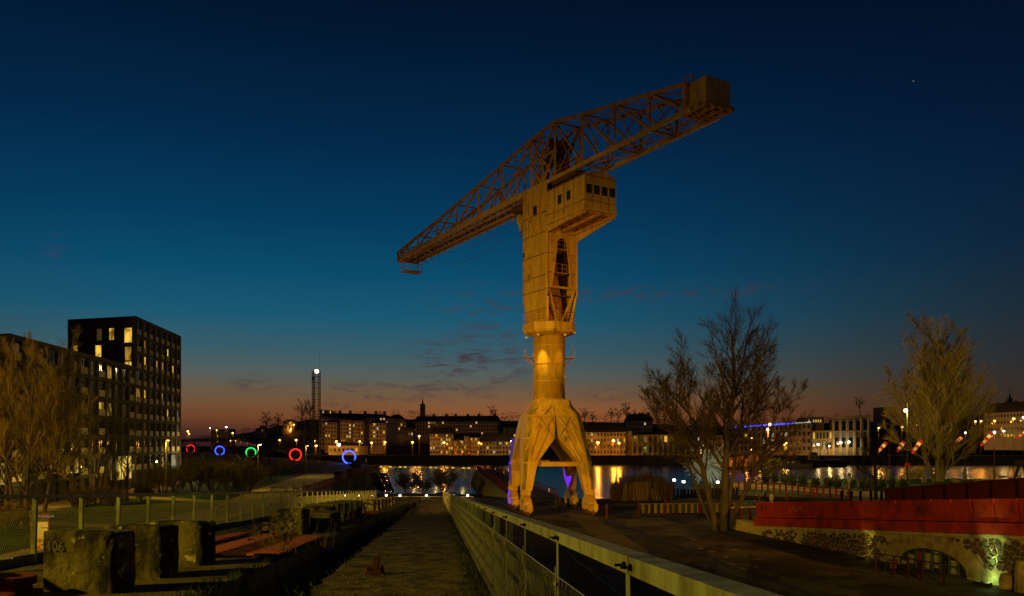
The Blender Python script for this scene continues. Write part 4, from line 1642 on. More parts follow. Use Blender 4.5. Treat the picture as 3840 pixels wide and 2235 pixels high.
def grow(wood, twigs, p, d, L_, r, lvl, rnd, P):
    """one limb with its side limbs; levels come from P"""
    n = P['segs'][lvl]
    step = L_ / n
    tip = P['tip'][lvl]
    kids = P['kids'][lvl] if lvl < len(P['kids']) else 0
    if kids and lvl > 0:
        kids = max(1, int(kids * rnd.uniform(0.7, 1.3)))
    marks = sorted(rnd.uniform(P['start'][lvl], 0.98) for _ in range(kids))
    mi = 0
    rr = r
    for i in range(n):
        d = (d + Vector((rnd.gauss(0, 1), rnd.gauss(0, 1), rnd.gauss(0, 1))) * P['wig'][lvl] + Vector((0, 0, 1)) * P['up'][lvl]).normalized()
        q = p + d * step
        r2 = r + (r * tip - r) * (i + 1) / n
        sides = 7 if lvl == 0 else (5 if lvl == 1 else 3)
        (wood if lvl < 2 else twigs).tube(p, q, rr, r2, sides, caps=False)
        while mi < len(marks) and marks[mi] <= (i + 1) / n:
            t = marks[mi]
            mi += 1
            f = t * n - i
            b_ = p + (q - p) * f
            ang = math.radians(rnd.gauss(P['ang'][lvl], 7))
            sd = rnd_perp(d, rnd)
            if lvl == 0 and P.get('golden'):
                a = mi * 2.4 + P['golden']
                sd = Vector((math.cos(a), math.sin(a), 0))
                sd = (sd - d * sd.dot(d)).normalized()
            nd = (d * math.cos(ang) + sd * math.sin(ang)).normalized()
            k = P['shape'](t) if lvl == 0 else (1.15 - 0.6 * t)
            cl = P['len'][lvl] * L_ * k * rnd.uniform(0.75, 1.15)
            cr = max(P['rmin'], min(rr * 0.72, rr * P['rad'][lvl] * rnd.uniform(.8, 1.1)))
            grow(wood, twigs, b_, nd, cl, cr, lvl + 1, rnd, P)
        p, rr = q, r2


def bare_tree(name, label, base, stems, P, seed, wm_, tm, cat='tree', group=None):
    rnd = random.Random(seed)
    base = Vector(base)
    t = thing(name, label, cat, base, group)
    wood, tw = MB(), MB()
    for (off, d, L_, r) in stems:
        grow(wood, tw, base + Vector(off) - Z1 * 0.1, Vector(d).normalized(), L_, r, 0, rnd, P)

    def fast(mb_, nm, m):
        me = bpy.data.meshes.new(nm)
        o = ORG[t.name]
        me.from_pydata([(x - o.x, y - o.y, z - o.z) for x, y, z in mb_.v], [], mb_.f)
        me.materials.append(m)
        me.polygons.foreach_set('use_smooth', [True] * len(me.polygons))
        return link(nm, me, t)
    fast(wood, 'trunk', wm_)
    fast(tw, 'crown', tm)
    return t


SPREAD = dict(segs=[12, 8, 5, 3], tip=[0.18, 0.25, 0.35, 0.6], kids=[16, 13, 12], start=[0.3, 0.18, 0.1], wig=[0.035, 0.055, 0.07, 0.08],
              up=[0.035, 0.04, 0.055, 0.08], ang=[38, 34, 32], len=[0.48, 0.38, 0.58], rad=[0.55, 0.5, 0.5], rmin=0.014,
              shape=lambda t: 1.0 - 0.3 * t, golden=0.7)
POPLAR = dict(segs=[14, 9, 5, 3], tip=[0.15, 0.25, 0.35, 0.6], kids=[22, 14, 13], start=[0.16, 0.14, 0.08], wig=[0.02, 0.035, 0.05, 0.06],
              up=[0.05, 0.07, 0.08, 0.09], ang=[42, 32, 30], len=[0.58, 0.36, 0.6], rad=[0.5, 0.45, 0.5], rmin=0.015,
              shape=lambda t: 1.05 - 0.5 * t, golden=1.9)
SMALL = dict(segs=[7, 5, 4, 2], tip=[0.3, 0.3, 0.4, 0.6], kids=[11, 8, 5], start=[0.3, 0.2, 0.2], wig=[0.05, 0.09, 0.12, 0.15],
             up=[0.03, 0.07, 0.07, 0.05], ang=[46, 40, 40], len=[0.62, 0.48, 0.45], rad=[0.6, 0.55, 0.6], rmin=0.012,
             shape=lambda t: 1.1 - 0.5 * t, golden=0.3)
BUSHY = dict(segs=[5, 4, 3, 2], tip=[0.3, 0.4, 0.5, 0.6], kids=[9, 9, 6], start=[0.2, 0.15, 0.15], wig=[0.06, 0.08, 0.1, 0.12],
             up=[0.02, 0.04, 0.04, 0.03], ang=[38, 40, 42], len=[0.6, 0.5, 0.45], rad=[0.6, 0.6, 0.6], rmin=0.012, shape=lambda t: 1.05 - 0.5 * t)

bt = G(2705, 1990)
bare_tree('bare_tree', 'large bare multi-stemmed tree growing at the end of the rubble wall', bt,
          [((0.25, 0, 0), (0.02, 0.0, 1), 18.5, 0.44), ((-.45, -.1, 0), (-0.22, -.05, 1), 14.5, 0.32), ((-.5, .3, 0), (-0.44, .1, 1), 12.5, 0.22), ((.5, .2, 0), (0.36, -.1, 1), 12.5, 0.24), ((.35, .1, 0), (0.2, .1, 1), 14.0, 0.26)],
          SPREAD, 21, MAT['bark_dark'], MAT['twig_dark'])
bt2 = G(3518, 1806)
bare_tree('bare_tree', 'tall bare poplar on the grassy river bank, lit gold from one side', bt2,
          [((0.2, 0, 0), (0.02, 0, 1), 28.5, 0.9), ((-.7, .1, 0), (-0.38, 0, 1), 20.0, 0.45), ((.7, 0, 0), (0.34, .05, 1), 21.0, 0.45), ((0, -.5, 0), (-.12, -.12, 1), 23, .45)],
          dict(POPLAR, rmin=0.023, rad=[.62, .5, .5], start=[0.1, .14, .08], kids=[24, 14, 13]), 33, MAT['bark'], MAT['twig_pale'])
bt3 = G(95, 1986)
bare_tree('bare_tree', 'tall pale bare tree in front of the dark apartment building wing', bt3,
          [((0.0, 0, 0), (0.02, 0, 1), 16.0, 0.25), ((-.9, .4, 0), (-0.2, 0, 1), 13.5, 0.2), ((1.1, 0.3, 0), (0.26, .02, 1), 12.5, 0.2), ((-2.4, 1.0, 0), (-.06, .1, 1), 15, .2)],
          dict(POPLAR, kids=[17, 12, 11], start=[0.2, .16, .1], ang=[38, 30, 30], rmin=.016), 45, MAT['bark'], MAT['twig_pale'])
for (nm, lab, px, py, stems, P, sd, wm_, tm) in (
        ('bare_tree', 'small bare forked tree in front of the brightly lit ground floor window', 478, 1880, [((0, 0, 0), (0, 0, 1), 7.5, 0.2)], SMALL, 51, 'bark_dark', 'twig'),
        ('bare_tree', 'slender bare tree beside the green banner post', 270, 1900, [((0, 0, 0), (.05, 0, 1), 9, 0.12), ((.3, 0, 0), (-.1, .1, 1), 8, 0.1)], SMALL, 52, 'bark_dark', 'twig_pale'),
        ('bare_tree', 'thin dark bare tree between the banner post and the bright window', 355, 1895, [((0, 0, 0), (0, 0, 1), 10, 0.13), ((.5, .3, 0), (.12, 0, 1), 9, 0.1)], SMALL, 53, 'bark_dark', 'twig'),
        ('bare_tree', 'dark bare tree beyond the lawn, below the green neon ring', 1010, 1765, [((0, 0, 0), (0, 0, 1), 11, 0.2)], SMALL, 54, 'bark_dark', 'twig'),
        ('bare_tree', 'bare tree rising beside the red neon ring and the lattice mast', 1142, 1770, [((0, 0, 0), (.05, 0, 1), 14, 0.18), ((.5, .3, 0), (.2, 0, 1), 12, .14)], SMALL, 55, 'bark', 'twig_pale'),
        ('bare_tree', 'small bare tree with spreading limbs behind the red footbridge wall', 3283, 1882, [((0, 0, 0), (0, 0, 1), 8.6, 0.26)], dict(SMALL, start=[0.33, .2, .2], ang=[52, 42, 40]), 56, 'bark_dark', 'twig')):
    bare_tree(nm, lab, G(px, py), stems, P, sd, MAT[wm_], MAT[tm])
def copy_thing(src, label, loc, s=1.0, rz=0.0, group=None):
    c = src.copy()
    col.objects.link(c)
    c.location = loc
    c.scale = (s, s, s)
    c.rotation_euler = (0, 0, rz)
    c['label'] = label
    if group:
        c['group'] = group
    ORG[c.name] = Vector(loc)
    for ch in list(src.children):
        k = ch.copy()
        col.objects.link(k)
        k.parent = c
        for g_ in list(ch.children):
            m = g_.copy()
            col.objects.link(m)
            m.parent = k
    return c


BP_ = {}
for (lab, px, py, h, var) in (
        ('dark leafless bush at the foot of the apartment building beside its last entrance', 610, 1850, 5.8, 'd'),
        ('brown leafless bush on the lawn nearest the pale hall window of the apartment building', 665, 1850, 5.0, 'd'),
        ('wide dark leafless bush on the lawn below the farthest red ring', 735, 1842, 6.2, 'd'),
        ('wide dark leafless bush on the lawn below the farther blue ring', 800, 1838, 6.4, 'd'),
        ('dark leafless bush on the lawn between the farther blue ring and the green ring', 862, 1842, 6.0, 'd'),
        ('dark leafless bush on the lawn just under the green ring', 925, 1846, 6.2, 'd'),
        ('dark bush behind the others, hiding the foot of the farthest red ring', 715, 1790, 6.0, 'd'),
        ('dark bush behind the others, hiding the foot of the farther blue ring', 838, 1785, 6.6, 'd'),
        ('dark bush behind the others, hiding the foot of the green ring', 950, 1778, 6.6, 'd'),
        ('low tangled bush on the lawn under the red ring', 1075, 1775, 4.4, 'p'),
        ('low dark bush on the lawn between the slim park lamp and the red ring', 1020, 1800, 3.8, 'd'),
        ('round dark bush growing in the slip before the water, nearest the timber piles', 1530, 1850, 5.0, 'd'),
        ('round dark bush growing in the slip before the water, beside the jetty wall', 1665, 1848, 5.6, 'd'),
        ('smaller dark bush between the two round bushes in the slip', 1590, 1850, 3.4, 'd'),
        ('sprawling bush overhanging the dock edge near the nearer blue ring', 1330, 1768, 4.2, 'd'),
        ('brown leafless bush behind the yucca row at the water edge', 2885, 1797, 6.0, 'd'),
        ('second brown bush behind the yucca row, nearer the sculpture', 2835, 1800, 5.0, 'd'),
        ('small brown bush beside the tall lamp post by the river', 3430, 1812, 3.8, 'p'),
        ('low bush at the foot of the pale tree behind the platform railing', 40, 1990, 3.4, 'p'),
        ('leafless shrub under the slender tree beside the banner', 310, 1915, 3.6, 'p'),
        ('leafless shrub at the foot of the small forked tree', 430, 1905, 3.0, 'p'),
        ('twiggy shrub on the lawn edge right of the small forked tree', 540, 1885, 3.2, 'd')):
    b_ = G(px, py) if not (1500 < px < 1700) else W(px, py, 150)
    if var not in BP_:
        rnd = random.Random(61 if var == 'd' else 62)
        st = []
        for k in range(15):
            a = rnd.uniform(0, 6.28)
            st.append(((math.cos(a) * .5, math.sin(a) * .5, 0), (math.cos(a) * rnd.uniform(.15, .8), math.sin(a) * rnd.uniform(.15, .8), 1), 5.0 * rnd.uniform(.65, 1), 0.05))
        BP_[var] = bare_tree('leafless_bush', lab, b_, st, dict(BUSHY, rmin=0.02), 61, MAT['bark_dark'], MAT['twig' if var == 'd' else 'twig_pale'], 'bush', 'leafless bushes')
        BP_[var].scale = (h / 6.0,) * 3
    else:
        copy_thing(BP_[var], lab, b_, h / 6.0, px * .37, 'leafless bushes')

# ------------------------------------------------------------------ dry stalks, brambles, weeds on the slipway
def stalk_clump(name, label, base, n, h, spread, m, seed, cat, leaf=True):
    rnd = random.Random(seed)
    base = Vector(base)
    t = thing(name, label, cat, base)
    mb_ = MB()
    lf = MB()
    for _ in range(n):
        a = rnd.uniform(0, 6.28)
        p = base + Vector((rnd.gauss(0, .3) * spread, rnd.gauss(0, .3) * spread, 0))
        d = Vector((math.cos(a) * rnd.uniform(.05, .55), math.sin(a) * rnd.uniform(.05, .55), 1)).normalized()
        L_ = h * rnd.uniform(.5, 1.05)
        for k in range(4):
            d = (d + Vector((rnd.gauss(0, .1), rnd.gauss(0, .1), 0))).normalized()
            q = p + d * (L_ / 4)
            mb_.tube(p, q, .006 * (1.1 - k * .2), .006 * (.9 - k * .2), 3, caps=False)
            if leaf and k > 0:
                s_ = rnd_perp(d, rnd)
                e = q + s_ * rnd.uniform(.05, .13) + d * .05
                lf.add([q, e + d * .03, e - d * .02], [(0, 1, 2)])
            p = q
    mb_.build('stalk', m, t, kind='stuff')
    if leaf:
        lf.build('dry_leaf', m, t, kind='stuff')
    return t


stalk_clump('dry_weed', 'tall clump of dry weed stalks at the platform edge beside the red plates', R(-2.85, 14.6, 1.25), 34, 0.95, 0.6, MAT['dry_reed'], 81, 'weed')
stalk_clump('dry_weed', 'fallen dry twigs lying over the trench beyond the weed clump', R(-2.55, 17.5, 1.4), 14, 0.9, 0.9, MAT['dry_reed'], 82, 'weed', False)
stalk_clump('bramble', 'dark bramble tangle over the trench opposite the pale square block', R(-2.6, 36, 1.6), 120, 1.5, 3.2, MAT['twig'], 83, 'bush')
stalk_clump('bramble', 'thin scrub at the far edge of the walkway by the railing', R(0.3, 45, 1.3), 60, 1.0, 2.6, MAT['twig'], 84, 'bush')
stalk_clump('dry_weed', 'single sprig of weed at the near edge of the walkway', R(-1.62, 9.9, 1.4), 7, 0.32, 0.25, MAT['leaf_dark'], 85, 'weed')
rnd = random.Random(90)
mb = MB()
for _ in range(5200):
    side = rnd.random()
    d = 8.5 + rnd.random() ** 1.6 * 60
    if side < 0.5:
        p = R(rnd.gauss(0.55, 0.1), d, 1.33)
    elif side < 0.75:
        p = R(rnd.gauss(-2.75, 0.07), d, 1.2)
    elif side < 0.9:
        p = R(rnd.gauss(-6.5, .15), d, 1.2)
    else:
        p = R(rnd.gauss(-1.62, 0.05), d, 1.34)
    a = rnd.uniform(0, 6.28)
    h = rnd.uniform(.03, .15)
    s_ = Vector((math.cos(a), math.sin(a), 0))
    mb.add([p - s_ * .008, p + s_ * .008, p + Vector((rnd.gauss(0, .05), rnd.gauss(0, .05), h))], [(0, 1, 2)])
o = mb.build('weed_grass', MAT['leaf_dark'], kind='stuff')
tag(o, 'low weeds and grass tufts along the cracks and edges of the slipway', 'weeds')
# loose pebbles
mb = MB()
for _ in range(1500):
    d = 8.5 + rnd.random() ** 1.7 * 45
    p = R(rnd.uniform(-1.55, .5), d, 1.318) if rnd.random() < .6 else R(rnd.uniform(-6.3, -2.8), d, 1.198)
    r = rnd.uniform(.008, .028)
    vs = [p + Vector((rnd.uniform(.6, 1) * r * x, rnd.uniform(.6, 1) * r * y, rnd.uniform(.5, .9) * r * z)) for x, y, z in ((1, 0, 0), (-1, 0, 0), (0, 1, 0), (0, -1, 0), (0, 0, 1), (0, 0, -.4))]
    mb.add(vs, [(0, 2, 4), (2, 1, 4), (1, 3, 4), (3, 0, 4), (0, 5, 2), (2, 5, 1), (1, 5, 3), (3, 5, 0)])
o = mb.build('gravel', MAT['patch'], kind='stuff')
tag(o, 'loose pale gravel lying on the slipway concrete', 'gravel')

# ------------------------------------------------------------------ reeds, yuccas
mb = MB()
rnd = random.Random(91)
for _ in range(2600):
    px, d = rnd.uniform(2290, 2520), rnd.uniform(108, 124)
    x = (px - HX) / F * d
    p = Vector((x, d, -.6 if d > 112 else 0))
    h = rnd.uniform(2.0, 4.6) * (0.65 + .35 * math.sin((px - 2290) / 230 * 3.1))
    a = rnd.uniform(0, 6.28)
    s_ = Vector((math.cos(a), math.sin(a), 0)) * .03
    tip = p + Vector((rnd.gauss(.2, .3), rnd.gauss(0, .3), h))
    mid = p + (tip - p) * .6 + Vector((-.1, 0, .1))
    mb.add([p - s_, p + s_, mid + s_ * .8, mid - s_ * .8, tip], [(0, 1, 2, 3), (3, 2, 4)])
o = mb.build('reed_vegetation', MAT['dry_reed'], kind='stuff')
tag(o, 'stand of tall dry brown reeds on the bank right beside the crane', 'reeds')


def yucca(label, base, n, L_, seed, m='leaf_blade'):
    rnd = random.Random(seed)
    base = Vector(base)
    t = thing('yucca_plant', label, 'plant', base, 'sword leaved plants along the bank')
    mb_ = MB()
    for _ in range(n):
        a = rnd.uniform(0, 6.28)
        tilt = rnd.uniform(.05, 1.15)
        d = Vector((math.cos(a) * math.sin(tilt), math.sin(a) * math.sin(tilt), math.cos(tilt)))
        p = base + Vector((rnd.gauss(0, .3), rnd.gauss(0, .3), rnd.uniform(0, .4)))
        l_ = L_ * rnd.uniform(.6, 1.1)
        s_ = d.cross(Z1)
        s_ = s_.normalized() * .06 if s_.length > .01 else X1 * .06
        q = p + d * l_ * .6
        e = q + (d - Z1 * .35).normalized() * l_ * .45
        mb_.add([p - s_ * .7, p + s_ * .7, q + s_, q - s_, e], [(0, 1, 2, 3), (3, 2, 4)])
    mb_.build('leaf_rosette', MAT[m], t)


ys = [(2870, 1822), (2905, 1820), (2942, 1822), (2972, 1828), (3010, 1832), (3060, 1836), (3105, 1838), (3140, 1840), (3196, 1842), (3235, 1846), (3262, 1848), (3305, 1846), (3345, 1843), (3385, 1840)]
for i, (px, py) in enumerate(ys):
    yucca(ordn[i].capitalize() + ' sword leaved plant from the spiky white sculpture in the row along the path', G(px, py - 8), 130, 2.3 if i > 3 else 2.7, 200 + i)
yucca('spiky plant on the lawn at the edge of the path behind the railing', G(898, 1840), 110, 2.6, 230)
# ------------------------------------------------------------------ dark apartment building
def proj(p):
    return HX + F * p.x / p.y, HY - F * (p.z - CZ) / p.y


FA, FB = Vector((-58.9, 93.4, 0)), Vector((-67.6, 162.5, 0))
FT = (FB - FA).normalized()
FNn = Vector((FT.y, -FT.x, 0))                 # faces the park
FLEN = (FB - FA).length
TC = (Vector((-64.5, 136, 0)) - FA).dot(FT)   # where the tower starts
apt = thing('apartment_building', 'dark concrete apartment building, long low wing joined to a taller block with lit windows', 'building', (-66, 130, 0))
WD = Vector((-13.5, 4.0, 0))                   # depth of the block


def P3(t, z, o=0.0):
    return FA + FT * t + FNn * o + Z1 * z


WH, TH = 20.4, 29.05
mb = MB()
mb.prism([P3(0, 0), P3(TC, 0), P3(TC, WH), P3(0, WH)], WD)
mb.build('wing_wall', MAT['building_dark'], apt)
mb = MB()
mb.prism([P3(TC, 0), P3(FLEN, 0), P3(FLEN, TH), P3(TC, TH)], WD)
mb.build('tower_wall', MAT['building_dark'], apt)
mb = MB()
mb.prism([P3(TC - .1, TH, .35), P3(FLEN + .1, TH, .35), P3(FLEN + .1, TH + .25, .35), P3(TC - .1, TH + .25, .35)], WD * 1.03)
mb.prism([P3(-.1, WH, .35), P3(TC - .15, WH, .35), P3(TC - .15, WH + .25, .35), P3(-.1, WH + .25, .35)], WD * 1.03)
mb.build('parapet', MAT['roof_dark'], apt)
FH = 2.9
# lit windows by the place they have in the photograph
LIT = [(544, 1276, 'window_warm'), (543, 1339, 'window_bright'), (593, 1350, 'window_warm'), (618, 1362, 'window_bright'), (638, 1309, 'window_bright'), (649, 1372, 'window_bright'),
       (548, 1462, 'window_bright'), (513, 1452, 'window_warm'), (593, 1523, 'window_warm'), (635, 1533, 'window_bright'), (634, 1648, 'window_bright'), (403, 1423, 'window_warm'),
       (367, 1560, 'window_bright'), (393, 1564, 'window_bright'), (415, 1570, 'window_warm'), (280, 1390, 'window_dim'), (452, 1450, 'window_dim'), (320, 1410, 'window_dim'), (657, 1483, 'window_pink'), (657, 1536, 'window_pink'),
       (657, 1592, 'window_pink'), (657, 1630, 'window_pink'), (20, 1340, 'window_dim'), (45, 1345, 'window_dim'), (410, 1500, 'window_dim'), (455, 1520, 'window_dim'), (540, 1610, 'window_dim')]


def wmesh(w, h, m, key):
    """window in its own axes: x along the wall, y out of it"""
    mb_ = MB()
    mb_.box((0, -.02, h / 2), w, 0.05, h)
    mb_.mi = 1
    for x in (-w / 2, w / 2):
        mb_.box((x, 0.02, h / 2), 0.09, 0.12, h + .1)
    for z in (0, h):
        mb_.box((0, 0.02, z), w, 0.12, 0.09)
    if w > 1.5:
        mb_.box((0, 0.02, h / 2), 0.07, 0.1, h)
    return mb_.mesh('window_' + key, [m, MAT['black_metal']])


WM = {}
ang_f = math.atan2(FT.y, FT.x)


def add_window(t, z, w, h, lit, out=0.03):
    mname = lit or 'glass_dark'
    k = (w, h, mname)
    if k not in WM:
        WM[k] = wmesh(w, h, MAT[mname], mname)
    p = P3(t, z, out) - ORG[apt.name]
    # local x along FT, y = -normal after rotation: flip so that y points out
    return link('window', WM[k], apt, p, (0, 0, ang_f + math.pi))


cells = []
nb_w, nb_t = 13, 8
bw, bt_ = TC / nb_w, (FLEN - TC) / nb_t
for i in range(nb_w):
    for f in range(1, 7):
        cells.append((bw * (i + .5), f * FH + .35, (2.3 if (i % 3 != 1) else 1.1), 2.0, f, i))
for i in range(nb_t):
    for f in range(1, 10):
        cells.append((TC + bt_ * (i + .5), f * FH + .2, 1.7 if i else 2.4, 2.35, f, i + nb_w))
pick = {}
for (px, py, m_) in LIT:
    best, bd = None, 1e9
    for n_, c_ in enumerate(cells):
        a, b_ = proj(P3(c_[0], c_[1] + c_[3] / 2))
        dd = (a - px) ** 2 + (b_ - py) ** 2
        if dd < bd:
            best, bd = n_, dd
    pick[best] = m_
for n_, (t, z, w, h, f, i) in enumerate(cells):
    wn = add_window(t, z, w, h, pick.get(n_))
    if w > 1.5 and (i % 2 == 0 or i >= nb_w):
        mb_ = MB()
        mb_.box(P3(t, z + .45, .25), w + .1, 0.04, 0.95, (FT, FNn, Z1))
        mb_.build('balcony_glass', MAT['facade_grey'], apt)
# proud fins and floor ledges give the facade its deep grid
for i in range(nb_w + 1):
    t = min(bw * i, TC - .35)
    mb = MB()
    mb.bar(P3(t, 0, .1), P3(t, WH + .02, .1), 0.62, 0.5, up=FNn)
    mb.build('fin', MAT['building_fin'], apt)
for i in range(nb_t + 1):
    t = min(TC + .28 + bt_ * i, FLEN - .25)
    mb = MB()
    mb.bar(P3(t, 0 if i else WH + .3, .12), P3(t, TH + .02, .12), 0.55, 0.5, up=FNn)
    mb.build('fin', MAT['building_fin'], apt)
for f in range(1, 8):
    mb = MB()
    mb.bar(P3(0, f * FH, .06), P3(TC - .1, f * FH, .06), 0.5, 0.5)
    mb.build('floor_ledge', MAT['building_fin'], apt)
for f in range(1, 11):
    mb = MB()
    mb.bar(P3(TC + .1, f * FH, .07), P3(FLEN, f * FH, .07), 0.54, 0.46)
    mb.build('floor_ledge', MAT['building_fin'], apt)
# the tower's short face toward the camera
NS = Vector((-WD.y, WD.x, 0)).normalized()
if NS.y > 0:
    NS = -NS
WDn = WD.normalized()
for (px, py, m_, w, h) in ((374, 1255, 'window_dim', 1.2, 2.1), (420, 1253, 'window_bright', 1.1, 2.1), (482, 1257, 'window_bright', 1.7, 2.6), (370, 1317, 'window_bright', 1.4, 2.1), (285, 1316, 'window_warm', 1.1, 2.0),
                           (420, 1315, None, 1.2, 2.0), (482, 1326, 'window_warm', 1.4, 2.4), (482, 1371, 'window_bright', 1.5, 1.4), (285, 1255, None, 1.2, 2.0)):
    # intersect the sight line with the face plane
    d0 = Vector(((px - HX) / F, 1, (HY - py) / F))
    o0 = Vector((0, 0, CZ))
    p0 = P3(TC, 0)
    k = (p0 - o0).dot(NS) / d0.dot(NS)
    hit = o0 + d0 * k
    mb_ = MB()
    mb_.box(hit + NS * .02, w, 0.06, h, (WDn, NS, Z1))
    wn = mb_.build('window', MAT[m_ or 'glass_dark'], apt)
    mb_ = MB()
    for s_ in (-1, 1):
        mb_.box(hit + WDn * (s_ * w / 2) + NS * .06, .1, .14, h + .1, (WDn, NS, Z1))
        mb_.box(hit + Z1 * (s_ * h / 2) + NS * .06, w, .14, .1, (WDn, NS, Z1))
    mb_.build('window_frame', MAT['black_metal'], wn)
# tall lit ground-floor windows and the entrance lights
for (px0, px1, y0, y1, m_) in ((440, 491, 1704, 1797, 'hall_bright'), (416, 425, 1706, 1800, 'hall_bright'), (0, 28, 1725, 1818, 'hall_bright'), (641, 657, 1706, 1790, 'hall_white'), (664, 672, 1708, 1780, 'hall_white'), (250, 292, 1700, 1775, 'hall_bright')):
    def hit(px, py):
        d0 = Vector(((px - HX) / F, 1, (HY - py) / F))
        o0 = Vector((0, 0, CZ))
        k = (P3(0, 0, .7) - o0).dot(FNn) / d0.dot(FNn)
        return o0 + d0 * k
    a, b_, c_, e_ = hit(px0, y1), hit(px1, y1), hit(px1, y0), hit(px0, y0)
    z0, z1 = max(.1, (a.z + b_.z) / 2), (c_.z + e_.z) / 2
    z1 = min(z1, 5.6)
    mb_ = MB()
    mb_.prism([Vector((a.x, a.y, z0)), Vector((b_.x, b_.y, z0)), Vector((b_.x, b_.y, z1)), Vector((a.x, a.y, z1))], FNn * 0.06)
    wn = mb_.build('ground_floor_window', MAT[m_], apt)
    mb_ = MB()
    for k in range(5):
        p = a + (b_ - a) * (k / 4)
        mb_.bar(Vector((p.x, p.y, z0)) + FNn * .1, Vector((p.x, p.y, z1)) + FNn * .1, .08, .08)
    for k in range(4):
        z = z0 + (z1 - z0) * k / 3
        mb_.bar(Vector((a.x, a.y, z)) + FNn * .1, Vector((b_.x, b_.y, z)) + FNn * .1, .08, .08)
    mb_.build('window_bar', MAT['black_metal'], wn)
point('entrance_light', P3(26.0, 4.2, 2.2), 420, (1.0, .62, .08), .2, apt)
point('entrance_light', P3(40.0, 4.2, 2.6), 330, (1.0, .62, .1), .2, apt)
point('entrance_light', P3(66.0, 4.0, 3.5), 2200, (1, .72, .2), .2, apt)
point('entrance_light', P3(2.0, 4.0, 3.0), 450, (1.0, .62, .08), .2, apt)

# ------------------------------------------------------------------ far bank buildings
FWM = {}


def far_window_mesh(w, h, m, frame):
    k = (round(w, 1), round(h, 1), m, frame)
    if k not in FWM:
        mb_ = MB()
        mb_.box((0, -.06, h / 2), w, 0.1, h)
        mb_.mi = 1
        for x in (-w / 2, w / 2):
            mb_.box((x, -.08, h / 2), 0.16, 0.16, h + .16)
        for z in (0, h):
            mb_.box((0, -.08, z), w, 0.16, 0.16)
        FWM[k] = mb_.mesh('far_window', [MAT[m], MAT[frame]])
    return FWM[k]


def far_building(label, px0, px1, yt0, yt1, yb, d0, d1, rows, cols, lit=0, wall='facade_pale', roof=0.0, rooff='hip', depth=14.0, seed=0, ww=1.3, wh=1.7, litpos=None, name='town_building',
                 frame=None, balc=False, chim=0, skiprow=0, cat='building', base_z=None):
    rnd = random.Random(seed + px0)
    a = W(px0, yt0, d0)
    b_ = W(px1, yt1, d1)
    zb = W((px0 + px1) / 2, yb, (d0 + d1) / 2).z if base_z is None else base_z
    loc = Vector(((a.x + b_.x) / 2, (a.y + b_.y) / 2, zb - 3))
    t = thing(name, label, cat, loc)
    al = Vector((b_.x - a.x, b_.y - a.y, 0))
    ln = al.length
    al.normalize()
    nn = Vector((al.y, -al.x, 0))
    if nn.y > 0:
        nn = -nn
    mb_ = MB()
    A0, B0 = Vector((a.x, a.y, zb - 6)), Vector((b_.x, b_.y, zb - 6))
    mb_.prism([A0, B0, b_, a], nn * -depth)
    mb_.build('wall', MAT[wall], t)
    if roof:
        mb_ = MB()
        e = .5
        lo = [a - al * e + nn * e, b_ + al * e + nn * e, b_ + al * e - nn * (depth + e), a - al * e - nn * (depth + e)]
        ins = depth * (.42 if rooff == 'hip' else .22)
        sl = ins if rooff == 'hip' else depth * .1
        hi = [a + al * sl - nn * ins + Z1 * roof, b_ - al * sl - nn * ins + Z1 * roof, b_ - al * sl - nn * (depth - ins) + Z1 * roof, a + al * sl - nn * (depth - ins) + Z1 * roof]
        mb_.loft([[p - Z1 * .3 for p in lo], lo, hi])
        rf = mb_.build('roof', MAT['roof_dark'], t)
        for k in range(chim):
            q = a + (b_ - a) * ((k + rnd.uniform(.3, .7)) / chim) - nn * depth * .45 + Z1 * (roof * .75)
            mb_ = MB()
            mb_.box(q + Z1 * .9, 1.6, .8, 2.6)
            mb_.build('chimney', MAT['facade_grey'], rf)
    if rows and cols:
        H = (a.z + b_.z) / 2 - zb
        fh = H / rows
        spots = [(r, c) for r in range(skiprow, rows) for c in range(cols)]
        on = set(rnd.sample(range(len(spots)), min(lit, len(spots))))
        an = math.atan2(al.y, al.x)
        for k, (r, c) in enumerate(spots):
            u = (c + .5) / cols
            top = a.z + (b_.z - a.z) * u
            z = zb + (r + .22) * fh * (top - zb) / H
            p = Vector((a.x, a.y, 0)) + al * (ln * u) + nn * .05
            m = 'glass_dark'
            if k in on:
                m = rnd.choice(['far_window_yellow', 'far_window_yellow', 'far_window_yellow', 'far_window_white', 'far_window_dim'])
            w = min(ww, ln / cols * .6)
            me = far_window_mesh(w, min(wh, fh * .62), m, frame or wall)
            # mesh faces -y at rotation an when the wall looks at -y
            link('window', me, t, Vector((p.x, p.y, z)) - loc, (0, 0, an))
            if balc and r > 0 and c % 3 == 1:
                mb_ = MB()
                mb_.box(Vector((p.x, p.y, z - .2)) + nn * .6, 2.6, 1.2, .9, (al, nn, Z1))
                mb_.build('balcony', MAT[wall], t)
    return t, al, nn, a, b_


